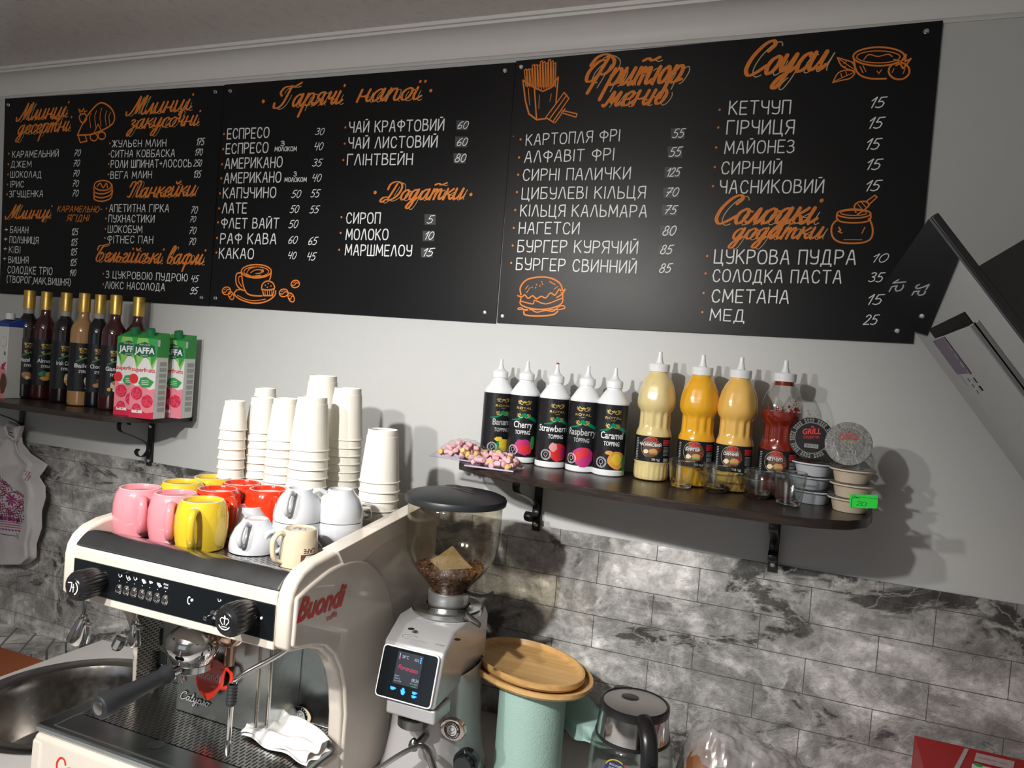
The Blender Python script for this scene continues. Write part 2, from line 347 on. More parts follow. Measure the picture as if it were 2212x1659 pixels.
class Canvas:
    """2-D drawing carried onto a surface by fn(x, y, layer) -> point"""
    def __init__(s, fn, step=None): s.fn = fn; s.mb = MB(); s.step = step; s.lay = 0.0004
    def face(s, pts, m, layer):
        z = layer*s.lay+tick(); s.mb.use(m); s.mb.add([s.fn(x, y, z) for x, y in pts], [tuple(range(len(pts)))])
    def poly(s, pts, m, layer=1):
        if not s.step: return s.face(pts, m, layer)
        x0 = min(p[0] for p in pts); x1 = max(p[0] for p in pts); n = max(1, math.ceil((x1-x0)/s.step))
        for i in range(n):
            a = x0+(x1-x0)*i/n; b = x0+(x1-x0)*(i+1)/n
            q = s.clip(s.clip(pts, a, 1), b, -1)
            if len(q) >= 3: s.face(q, m, layer)
    @staticmethod
    def clip(pts, c, sg):
        out = []; n = len(pts)
        for i in range(n):
            p, q = pts[i], pts[(i+1) % n]; ip = (p[0]-c)*sg >= -1e-9; iq = (q[0]-c)*sg >= -1e-9
            if ip: out.append(p)
            if ip != iq:
                t = (c-p[0])/(q[0]-p[0]); out.append((c, p[1]+(q[1]-p[1])*t))
        return out
    def rect(s, x0, y0, x1, y1, m, layer=1): s.poly([(x0, y0), (x1, y0), (x1, y1), (x0, y1)], m, layer)
    def disc(s, x, y, rx, m, layer=1, ry=None, n=20): s.poly(ell(x, y, rx, ry or rx, n=n)[:-1], m, layer)
    def stroke(s, pts, w, m, layer=1, nib=None, caps=True):
        P = [Vector(p) for p in pts]
        s.mb.use(m); fn = s.fn; z = layer*s.lay
        if s.step:
            Q = [P[0]]
            for a, b in zip(P, P[1:]):
                k = max(1, math.ceil(abs(b.x-a.x)/s.step)); Q += [a+(b-a)*(i/k) for i in range(1, k+1)]
            P = Q
        def wd(d): return w if nib is None else w*(nib+(1-nib)*abs(d.y))
        for i, (a, b) in enumerate(zip(P, P[1:])):
            d = b-a
            if d.length < 1e-9: continue
            d.normalize(); n = Vector((-d.y, d.x))*wd(d)/2
            q = z+tick(); s.mb.add([fn(*(a+n), q), fn(*(a-n), q), fn(*(b-n), q), fn(*(b+n), q)], [(0, 1, 2, 3)])
        if caps:
            for i, p in enumerate(P):
                if 0 < i < len(P)-1:
                    d1 = (P[i]-P[i-1]); d2 = (P[i+1]-P[i])
                    if d1.length > 0 and d2.length > 0 and d1.angle(d2, 0) < .3 and nib is None and len(P) > 6 and w < .0015: continue
                d = (P[min(i+1, len(P)-1)]-P[max(i-1, 0)]); d = d.normalized() if d.length > 0 else Vector((0, 1))
                r = wd(d)/2
                q = z+tick()+1.6e-5; s.mb.add([fn(p.x+r*math.cos(2*PI*k/8), p.y+r*math.sin(2*PI*k/8), q) for k in range(8)], [tuple(range(8))])
    def text(s, body, x, y, h, m, layer=2, w=None, align='l', shear=0.0, bold=0.0, rot=0.0, flipx=False):
        vs, fs = glyphs(body, shear, bold)
        if not vs: return
        x0 = min(v[0] for v in vs); x1 = max(v[0] for v in vs); sc = h/.73; sx = sc if w is None else w/(x1-x0)
        W = (x1-x0)*sx; ox = {'l': 0, 'c': -W/2, 'r': -W}[align]; c, sn = math.cos(rot), math.sin(rot)
        s.mb.use(m)
        out = []
        for a, b in vs:
            u = (a-x0)*sx+ox; v = b*sc
            out.append(s.fn(x+u*c-v*sn, y+u*sn+v*c, layer*s.lay))
        s.mb.add(out, fs)
    def build(s, name, parent=None): return s.mb.build(name, None, parent, smooth=False, fix=False)
def cyl(cx, cy, z0, r, a0=0.0):
    """round label: x runs rightwards seen from the room, y up from z0; r may be a function of height"""
    def fn(x, y, l):
        q = (r(y) if callable(r) else r); rr = (r(0) if callable(r) else r)
        a = a0+x/rr; return (cx+(q+l)*math.sin(a), cy-(q+l)*math.cos(a), z0+y)
    return fn
def face_dir(x, y): return math.atan2(0-x, CAM_D+y)   # angle by which a thing at x, y is turned to face the room's middle
# ------------------------------------------------------------------ the room
XL, XR_, YF_, ZC = -3.3, 0.66, -4.0, 2.575
def struct(name, mb, m, **k): return tag(mb.build(name, m, **k), kind='structure')
struct('wall_back', MB().box(XL, XR_, 0, .12, 0, ZC), paint)
struct('wall_right', MB().box(XR_, XR_+.12, YF_, .12, 0, ZC), paint)
struct('wall_left', MB().box(XL-.12, XL, YF_, .12, 0, ZC), paint)
wf = MB(); wx0, wx1, wz0, wz1 = -2.3, -.3, .9, 2.25
wf.box(XL-.12, wx0, YF_-.12, YF_, 0, ZC); wf.box(wx1, XR_+.12, YF_-.12, YF_, 0, ZC); wf.box(wx0, wx1, YF_-.12, YF_, 0, wz0); wf.box(wx0, wx1, YF_-.12, YF_, wz1, ZC)
struct('wall_front', wf, paint, fix=False)
wn = MB()
for a in (wx0, (wx0+wx1)/2-.02, wx1-.04): wn.box(a, a+.04, YF_-.08, YF_-.03, wz0, wz1)
for a in (wz0, wz1-.04): wn.box(wx0, wx1, YF_-.08, YF_-.03, a, a+.04)
struct('window_1', wn, white_plastic, fix=False)
struct('floor', MB().box(XL-.12, XR_+.12, YF_-.12, .12, -.05, 0), mat('floor_tiles', (.20, .18, .16), .4, vs_=6, var=.2))
struct('ceiling', MB().box(XL-.12, XR_+.12, YF_-.12, .12, ZC, ZC+.05), ceil_m)
cv = [(0, 2.497), (-.003, 2.497), (-.006, 2.502), (-.010, 2.504)]+[(-.010-.050*(1-math.cos(t*PI/2/8)), 2.504+.056*math.sin(t*PI/2/8)) for t in range(1, 9)]+[(-.062, 2.566), (-.068, 2.567), (-.070, ZC), (0, ZC)]
struct('trim_1', MB().prism(cv, 'x', XL, XR_), cove_m)
bz = 1.352
tp = MB(); tp.box(-2.95, XR_, -.007, 0, .735 if False else .70, bz); struct('wall_back_tiles', tp, marble, bevel=.002)
# low tiled ledge behind the counter's end
lg = MB(); lg.use(marble2); q = atZ(150, 1385, .73); lx = q.x
lg.box(-3.2, lx, -.42, -.008, .69, .73); lg.use(paint); lg.box(-3.2, lx+.002, -.422, -.008, .0, .69)
ledge = lg.build('tiled_ledge', None, bevel=.002); tag(ledge, 'low grey tiled ledge along the wall under the embroidered cloth', 'ledge')

# ------------------------------------------------------------------ wall shelves
SZL, SZR = 1.509, 1.512
def scroll(root, bx, zt, zb, reach, m=black_metal):
    mb = MB(); mb.box(bx-.010, bx+.010, -.011, -.0075, zb, zt); mb.box(bx-.010, bx+.010, -reach, -.0075, zt-.004, zt)
    h = zt-zb
    path = [(-.50*reach, -.14*h), (-.56*reach, -.05*h), (-.66*reach, -.05*h), (-.70*reach, -.14*h), (-.66*reach, -.26*h), (-.45*reach, -.36*h), (-.22*reach, -.48*h), (-.10*reach, -.58*h), (-.09*reach, -.70*h), (-.17*reach, -.79*h), (-.28*reach, -.78*h), (-.33*reach, -.70*h), (-.29*reach, -.64*h)]
    pp = crv(path, 5); mb.tube([(bx, y, zt+z) for y, z in pp], .0018, 8, flat=5.0)
    o = mb.build('bracket', m, root)
    for zz in (zb+.016, zt-.03):
        sc = MB(); sc.lathe([(.006, 0), (.006, .002), (.004, .0045), (0, .005)], 10, T=Matrix.Translation((bx, -.011, zz)) @ Matrix.Rotation(PI/2, 4, 'X')); sc.build('screw', screw_m, o)
    return o
def shelf(poly, z, th, br, label, reach, lip=.9):
    root = empty('wall_shelf', (sum(p[0] for p in poly)/len(poly), 0, z-.2), label, 'shelf', 'dark wooden wall shelves')
    mb = MB(); mb.prism(poly, 'z', z-th, z); mb.build('shelf_board', wenge, root, bevel=.0012, seg=2)
    for bx, zb in br: scroll(root, bx, z-th, zb, reach)
    return root
PR_ = [(-.755, -.001), (-.765, -.08), (-.755, -.15), (-.728, -.205), (-.67, -.245), (-.585, -.272), (-.45, -.30), (-.32, -.315), (-.20, -.32), (-.06, -.318), (.02, -.305), (.075, -.275), (.108, -.225), (.122, -.15), (.126, -.07), (.126, -.001)]
shelf(PR_, SZR, .017, [(atY(1160, 1145).x, atY(1160, 1145).z), (atY(1668, 1233).x, atY(1668, 1233).z)], 'dark wooden shelf right of centre carrying the sauce bottles', .24)
PL_ = [(-3.0, -.001), (-3.0, -.235), (-2.1, -.238), (-1.93, -.236), (-1.83, -.226), (-1.76, -.20), (-1.725, -.15), (-1.712, -.08), (-1.712, -.001)]
bxl = atY(327, 1000).x
shelf(PL_, SZL, .016, [(bxl, atY(325, 1005).z), (atY(50, 950).x, 1.355)], 'dark wooden shelf at the left carrying syrup bottles and cartons', .18)

# ------------------------------------------------------------------ bottles on the left shelf
def blob(cv, x, y, rx, ry, m, layer=3, seed=1):
    r = random.Random(seed); n = 14
    cv.poly([(x+rx*math.cos(2*PI*i/n)*r.uniform(.82, 1.12), y+ry*math.sin(2*PI*i/n)*r.uniform(.82, 1.12)) for i in range(n)], m, layer)
def swirl(cv, x, y, s, m=gold_pr, layer=2):
    for sg in (-1, 1):
        cv.stroke([(x+sg*a*s, y+b*s) for a, b in crv([(.2, .1), (.6, -.1), (1.0, .25), (.95, .7), (.7, .65), (.75, .4)], 3)], s*.12, m, layer)
        for a, b, c, d in ((1.0, .3, 1.35, .75), (1.0, .2, 1.45, .45), (.8, .0, 1.3, .1)): cv.stroke([(x+sg*a*s, y+b*s), (x+sg*c*s, y+d*s)], s*.1, m, layer)
def crown(cv, x, y, s, m=gold_pr): cv.poly([(x-s, y), (x-s*1.1, y+s*.8), (x-s*.5, y+s*.4), (x, y+s), (x+s*.5, y+s*.4), (x+s*1.1, y+s*.8), (x+s, y)], m, 2)
C = lambda n, c: flat('print_'+n, c)
yel_p, org_p, pink_p, brn_p, crm_p, mag_p, nut_p = C('yellow', (.70, .50, .04)), C('amber', (.65, .30, .05)), C('pink', (.70, .30, .32)), C('brown', (.12, .05, .03)), C('cream', (.72, .60, .42)), C('magenta', (.45, .02, .16)), C('nut', (.42, .22, .10))
def glassy(name, col, rough=.08): return mat(name, col, rough, coat=.6, var=.05, rvar=.02, spec=.6)
syr_m = {'dark': glassy('dark_syrup_bottle', (.012, .006, .009)), 'red': glassy('red_brown_syrup', (.045, .008, .010)), 'tan': glassy('caramel_syrup', (.40, .22, .09)), 'blue': glassy('black_syrup', (.006, .007, .012))}
gold_cap = mat('gold_cap', (.62, .42, .11), .35, .75, var=.05)
clear_neck = mat('clear_neck', (.75, .72, .70), .08, spec=.6, trans=.5)
SP = [(0, 0), (.026, 0), (.031, .003), (.0335, .010), (.0335, .222), (.0325, .232), (.029, .243), (.022, .254), (.0165, .262), (.0145, .270), (.0142, .286)]
def syrup(x, y, z, kind, neck, title, label, fruit, seed):
    root = empty('syrup_bottle', (x, y, z), label, 'bottle', 'syrup bottles with gold caps')
    b = MB(); b.lathe(SP, 40, (x, y, z)); b.build('glass_body', syr_m[kind], root)
    if neck: n_ = MB(); n_.lathe([(.0150, .268), (.0149, .284), (.0149, .2845)], 32, (x, y, z)); n_.build('neck_ring', neck, root)
    c = MB(); c.lathe([(.0148, .283), (.0165, .2835), (.0165, .3385), (.0155, .341), (.012, .3415), (0, .3415)], 36, (x, y, z)); c.tube([(x+.0166*math.cos(t*PI/18), y+.0166*math.sin(t*PI/18), z+.325) for t in range(36)], .0004, 6, closed=True)
    c.build('screw_cap', gold_cap, root)
    a0 = face_dir(x, y)+.25
    cvs = Canvas(cyl(x, y, z, .0335, a0), .004); P = 2*PI*.0335
    cvs.rect(-P*.40, .045, P*.40, .190, blk_pr, 1)
    swirl(cvs, 0, .168, .011); crown(cvs, 0, .172, .005); cvs.text('ROYAL', 0, .160, .0055, gold_pr, 2, w=.026, align='c'); swirl(cvs, 0, .145, .010)
    cvs.poly([(-.022, .137), (.004, .150), (.026, .136), (.026, .133), (.004, .145), (-.022, .133)], green_pr, 2)
    if title:
        cvs.text(title, 0, .117, .0125, white_pr, 3, w=min(.052, .0085*len(title)), align='c', bold=.02)
        cvs.text('SYRUP', 0, .101, .009, white_pr, 3, w=.027, align='c', bold=.02)
    for i, (dx, dy, rx, ry, m) in enumerate(fruit): blob(cvs, dx, dy, rx, ry, m, 3+i*.5, seed+i)
    cvs.build('label', root); return root
FR = {
 'hazel': [(-.006, .075, .012, .011, nut_p), (.010, .070, .010, .010, nut_p), (-.004, .066, .006, .006, crm_p), (.014, .082, .008, .007, nut_p)],
 'almond': [(-.006, .082, .014, .009, green_pr), (.008, .080, .010, .008, org_p), (-.002, .068, .014, .007, org_p), (.018, .073, .007, .008, nut_p)],
 'irish': [(.004, .075, .009, .016, crm_p), (.004, .066, .008, .006, org_p), (.012, .086, .006, .004, green_pr), (.010, .058, .009, .004, crm_p)],
 'bailey': [(.008, .078, .007, .014, crm_p), (.008, .064, .003, .008, white_pr), (.010, .056, .006, .003, white_pr)],
 'choco': [(.006, .080, .014, .011, brn_p), (.010, .086, .006, .004, crm_p), (-.006, .066, .010, .007, nut_p), (.010, .064, .009, .007, brn_p)],
 'gian': [(.006, .075, .018, .014, crm_p), (.006, .082, .015, .007, nut_p), (-.014, .062, .005, .006, org_p), (.000, .060, .005, .005, white_pr), (.004, .068, .004, .003, green_pr)], 'none': []}
sy = [(65, 625, -.085, 'dark', clear_neck, 'Hazel Nut', 'hazel', 'gold capped dark syrup bottle beside the milk carton, leftmost of the row'),
      (102, 628, -.060, 'red', None, 'Almond', 'almond', 'gold capped dark syrup bottle with almonds on its label'),
      (145, 630, -.075, 'dark', clear_neck, 'Irish Cream', 'irish', 'gold capped dark syrup bottle with a creamy drink glass on its label'),
      (184, 633, -.095, 'tan', None, 'Baileys', 'bailey', 'gold capped syrup bottle filled with light tan syrup'),
      (218, 635, -.070, 'blue', clear_neck, 'Chocolate', 'choco', 'gold capped black syrup bottle with chocolate pieces on its label'),
      (252, 637, -.095, 'red', None, 'Gianduya', 'gian', 'gold capped dark syrup bottle with a bowl of chocolate cream on its label'),
      (301, 640, -.055, 'red', None, '', 'none', 'gold capped syrup bottle standing behind the juice cartons')]
for i, (px, py, Y, kd, nk, ti, fr, lb) in enumerate(sy):
    x = atY(px, py+8, Y).x; syrup(x, Y, SZL+.0005, kd, nk, ti, lb, FR[fr], 10+i)

# ------------------------------------------------------------------ cartons
jf_w = flat('carton_white', (.68, .69, .68), .35); jf_g = C('leaf_green', (.03, .30, .06)); jf_g2 = C('light_green', (.22, .50, .10)); jf_r = C('pomegranate', (.55, .02, .06)); jf_p = C('rose', (.72, .22, .28)); jf_k = C('dark_green', (.01, .10, .05)); jf_s = C('side_print', (.35, .38, .36))
def carton(px, py, Y, label, w=.076, d=.052, h=.222, rzd=11):
    p = atZ(px, py, SZL); x0 = p.x; y0 = Y
    root = empty('juice_carton', (x0+w/2, y0+d/2, SZL), label, 'carton', 'pomegranate juice cartons')
    zt = SZL+h
    mb = MB(); mb.box(x0, x0+w, y0, y0+d, SZL+.0005, zt)
    # slanted roof
    vs = [(x0, y0, zt), (x0+w, y0, zt), (x0+w, y0+d, zt), (x0, y0+d, zt), (x0, y0+d, zt+.018), (x0+w, y0+d, zt+.018), (x0, y0+d-.006, zt+.018), (x0+w, y0+d-.006, zt+.018)]
    mb.use(jf_w); mb.m = [0]*len(mb.f); mb.use(jf_g); mb.add(vs, [(0, 1, 7, 6), (6, 7, 5, 4), (1, 2, 5, 7), (3, 0, 6, 4), (2, 3, 4, 5)])
    mb.build('carton_body', None, root, bevel=.0015, seg=2)
    c = MB(); T = Matrix.Translation((x0+w*.52, y0+d*.42, zt+.008)) @ Matrix.Rotation(math.radians(16), 4, 'X')
    c.lathe([(.0125, 0), (.0125, .005), (.0115, .006), (.0115, .019), (.0105, .020), (0, .020)], 28, T=T, flute=lambda a, z: 1+.02*math.cos(a*28)); c.build('screw_cap', C('cap_green', (.01, .16, .06)), root)
    cv_ = Canvas(lambda x, y, l: (x0+x, y0-l-.0001, SZL+y))
    cv_.poly([(0, h), (w, h), (w, h-.055), (w*.85, h-.085), (w*.7, h-.06), (w*.5, h-.05), (w*.35, h-.068), (w*.2, h-.085), (w*.1, h-.06), (0, h-.052)], jf_g2, 1)
    cv_.poly([(w*.6, h), (w, h), (w, h-.05), (w*.8, h-.075), (w*.72, h-.03)], jf_g, 1.5); cv_.poly([(0, h), (w*.2, h), (w*.12, h-.03), (w*.22, h-.075), (w*.05, h-.05), (0, h-.04)], jf_g, 1.5)
    cv_.poly([(w*.04, h-.046), (w*.06, h-.020), (w*.5, h-.010), (w*.9, h-.020), (w*.96, h-.046), (w*.5, h-.054)], jf_k, 2)
    cv_.text('JAFFA', w*.5, h-.042, .017, white_pr, 3, w=w*.82, align='c', bold=.03); cv_.text('QUALITY', w*.5, h-.050, .004, white_pr, 3, align='c'); cv_.text('FRUIT A JUICE', w*.5, h-.020, .004, white_pr, 3, align='c')
    cv_.text('superfruits', w*.5, h-.093, .012, red_pr, 3, w=w*.94, align='c', bold=.01)
    cv_.poly([(0, 0), (w, 0), (w, .085), (w*.8, .080), (w*.5, .092), (w*.2, .088), (0, .100)], jf_p, 1)
    cv_.poly([(0, 0), (w, 0), (w, .02), (w*.7, .015), (w*.3, .03), (0, .02)], jf_r, 1.5)
    rr = random.Random(3)
    for cx_, cy_, r_ in ((.28, .068, .018), (.72, .048, .018), (.30, .026, .014)):
        cv_.disc(w*cx_, cy_, r_, jf_r, 2)
        for k in range(26):
            a = rr.uniform(0, 6.28); q = r_*math.sqrt(rr.random())*.85; cv_.disc(w*cx_+q*math.cos(a), cy_+q*math.sin(a), .0026, C('aril', (.70, .06, .12)), 2.5, n=8)
    cv_.disc(w*.12, .108, .014, red_pr, 2); cv_.poly([(w*.32, .096), (w*.40, .112), (w*.62, .116), (w*.95, .104), (w*.8, .088), (w*.5, .085)], jf_g, 2.2)
    for k in range(3): cv_.rect(w*.45, .094+k*.005, w*.75, .0955+k*.005, white_pr, 3)
    cv_.rect(w*.12, .014, w*.55, .022, jf_w, 2.8); root.rotation_euler.z = math.radians(rzd)
    cv_.build('front_print', root)
    sd = Canvas(lambda x, y, l: (x0+w+l+.0001, y0+x, SZL+y)); sd.rect(0, h-.05, d, h, jf_g, 1); sd.rect(.0, h-.02, .010, h-.002, jf_w, 2)
    for k in range(9): sd.rect(d*.3, .02+k*.016, d*.85, .031+k*.016, jf_s, 1.5)
    sd.build('side_print', root); return root
carton(266, 893, -.165, 'pomegranate juice carton next to the last dark syrup bottle, leftmost of three')
carton(302, 899, -.180, 'pomegranate juice carton nearest the shelf front, middle of three')
carton(336, 899, -.096, 'pomegranate juice carton at the rear right, half hidden by the nearest one')
# milk carton at the frame's edge
p = atZ(31, 861, SZL); mx1 = p.x; root = empty('milk_carton', (mx1-.035, -.13, SZL), 'white milk carton with blue top cut by the left edge of the photo', 'carton')
mb = MB(); mb.box(mx1-.07, mx1, -.16, -.10, SZL+.0005, SZL+.225); mb.build('carton_body', jf_w, root, bevel=.002)
mb = MB(); mb.use(C('milk_blue', (.02, .06, .30))); mb.box(mx1-.071, mx1+.001, -.161, -.099, SZL+.222, SZL+.232); mb.add([(mx1-.071, -.161, SZL+.232), (mx1+.001, -.161, SZL+.232), (mx1+.001, -.099, SZL+.232), (mx1-.071, -.099, SZL+.232), (mx1-.071, -.10, SZL+.252), (mx1+.001, -.10, SZL+.252)], [(0, 1, 5, 4), (1, 2, 5), (0, 4, 3), (2, 3, 4, 5)]); mb.build('folded_top', None, root, bevel=.001)
mb = MB(); mb.lathe([(.013, 0), (.013, .018), (.011, .020), (0, .020)], 24, T=Matrix.Translation((mx1-.03, -.135, SZL+.245))); mb.build('screw_cap', white_plastic, root)
cv_ = Canvas(lambda x, y, l: (mx1-.07+x, -.1602-l, SZL+y)); cv_.disc(.052, .175, .016, jf_s, 1); cv_.disc(.052, .175, .0145, jf_w, 2); cv_.text('k', .058, .135, .012, jf_k, 2, bold=.03)
cv_.poly([(.02, 0), (.07, 0), (.07, .085), (.045, .10), (.03, .06)], pink_p, 1); blob(cv_, .06, .045, .014, .035, brn_p, 2, 5); cv_.poly([(.05, .105), (.07, .115), (.06, .095), (.07, .09), (.05, .09)], jf_r, 2); cv_.build('front_print', root)

# ------------------------------------------------------------------ bottles on the right shelf
TP = [(0, 0), (.033, 0), (.0355, .002), (.0358, .012), (.0345, .0135), (.0348, .015), (.0352, .155), (.0355, .160), (.0350, .163), (.020, .186), (.0168, .189), (.0162, .194)]
NZ = [(.0165, .193), (.0180, .194), (.0182, .207), (.0172, .209), (.0140, .2105), (.0085, .215), (.0055, .221), (.0040, .229), (.0036, .236), (.0028, .238), (0, .238)]
swoosh = mat('print_green_gloss', (.0, .20, .09), .25)
def topping(px, py, Y, title, fruit, label, seed, turn=0.0, dim=False):
    x = atY(px, py, Y).x; z = SZR+.0005
    root = empty('topping_bottle', (x, Y, z), label, 'bottle', 'black labelled topping bottles')
    b = MB(); b.lathe(TP, 44, (x, Y, z)); b.build('squeeze_body', white_plastic, root)
    c = MB(); c.lathe(NZ, 40, (x, Y, z), flute=lambda a, zz: 1+(.012*math.cos(a*40) if .1935 < zz < .2075 else 0)); cap = c.build('nozzle_cap', white_plastic, root)
    a0 = face_dir(x, Y)+turn; cv_ = Canvas(cyl(x, Y, z, .0354, a0), .004); P = PI*.0354*2
    cv_.rect(-P*.49, .0145, P*.49, .1575, blk_pr, .6)
    swirl(cv_, 0, .138, .011); crown(cv_, 0, .141, .005); cv_.text('ROYAL', 0, .126, .0055, gold_pr, 2, w=.036, align='c'); cv_.text('SYRUP', 0, .1215, .0025, gold_pr, 2, align='c')
    swirl(cv_, 0, .107, .011)
    cv_.poly([(-.03, .100), (-.014, .104), (.0, .118), (.022, .108), (.034, .102), (.034, .094), (.02, .101), (.002, .108), (-.012, .100), (-.03, .098)], swoosh, 1.5)
    tm = white_pr if not dim else C('silver', (.40, .42, .42))
    cv_.text(title, 0, .083, .0155, tm, 3, w=.0068*len(title)+.004, align='c', bold=.015); cv_.text('TOPPING', 0, .0675, .0095, tm, 3, w=.035, align='c', bold=.015)
    for i, (dx, dy, rx, ry, m) in enumerate(fruit): blob(cv_, dx, dy, rx, ry, m, 2+i*.5, seed+i)
    for r_ in (.0115, .0095): cv_.stroke(ell(-.020, .030, r_, r_, n=22), .0007, white_pr, 4)
    cv_.stroke(ell(-.020, .031, .004, .005, n=12), .0006, white_pr, 4); cv_.stroke([(-.020, .026), (-.020, .021), (-.024, .021)], .0006, white_pr, 4)
    cv_.build('label', root); return root
tb = [(1083, 790, -.070, 'Banana', [(.008, .034, .022, .018, green_pr), (.010, .036, .015, .014, yel_p), (-.006, .050, .010, .006, yel_p)], 'banana topping bottle with white nozzle behind the marshmallow bags', .35, True),
      (1140, 793, -.070, 'Cherry', [(.004, .038, .022, .020, mag_p), (.004, .034, .010, .011, red_pr), (.016, .032, .009, .010, red_pr), (.026, .050, .006, .016, jf_g)], 'cherry topping bottle with white nozzle behind the second marshmallow bag', .0, False),
      (1204, 798, -.085, 'Strawberries', [(.010, .036, .024, .020, red_pr), (-.004, .048, .010, .010, pink_p), (.022, .036, .010, .014, mag_p)], 'strawberry topping bottle with a red drop on its nozzle tip', .25, False),
      (1271, 805, -.090, 'Raspberry', [(.006, .036, .024, .022, mag_p), (-.004, .036, .009, .010, red_pr), (.010, .046, .009, .010, red_pr)], 'raspberry topping bottle standing fourth from the shelf left end', -.10, True),
      (1330, 810, -.095, 'Caramel', [(.014, .036, .020, .022, org_p), (.014, .038, .013, .012, yel_p), (-.004, .052, .010, .005, org_p), (.034, .030, .008, .020, green_pr)], 'caramel topping bottle beside the pale garlic sauce bottle', .1, False)]
for i, (px, py, Y, ti, fr, lb, tn, dm) in enumerate(tb):
    o = topping(px, py, Y, ti, fr, lb, 40+i*7, tn, dm)
    if ti.startswith('Straw'):
        q = wloc(o); m = MB(); m.lathe([(0, -.0035), (.0035, -.002), (.0038, 0), (.0028, .002), (0, .003)], 14, (q.x, q.y, q.z+.2375)); m.build('sauce_drop', mat('red_sauce', (.40, .03, .015), .2), o)
GPf = [(0, 0), (.030, 0), (.0345, .003), (.0365, .009), (.0365, .036), (.0385, .041), (.0385, .099), (.0380, .103), (.0350, .112), (.0325, .118), (.0322, .146), (.0340, .151), (.0385, .158), (.0405, .166), (.0405, .175), (.0385, .190), (.0345, .207), (.0285, .222), (.0215, .232), (.0200, .238), (.0200, .243)]
GNZ = [(.0200, .237), (.0225, .2375), (.0228, .253), (.0215, .2545), (.0090, .2555), (.0072, .260), (.0048, .272), (.0044, .281), (.003, .2815), (0, .2815)]
def gfl(a, z):
    if z < .034: return 1+.018*math.cos(a*20)*min(1, z/.01)
    if .112 < z < .150: return 1+.045*math.cos(a*12)
    if .155 < z < .232: return 1+.035*math.cos(a*6)*math.sin((z-.155)/.077*PI)
    return 1
def dens(pr, st=.004):
    out = []
    for (r0, z0), (r1, z1) in zip(pr, pr[1:]):
        n = max(1, int(abs(z1-z0)/st)); out += [(r0+(r1-r0)*i/n, z0+(z1-z0)*i/n) for i in range(n)]
    return out+[pr[-1]]
pet = thin_glass('clear_pet', (.93, .93, .92), .05, 1.4)
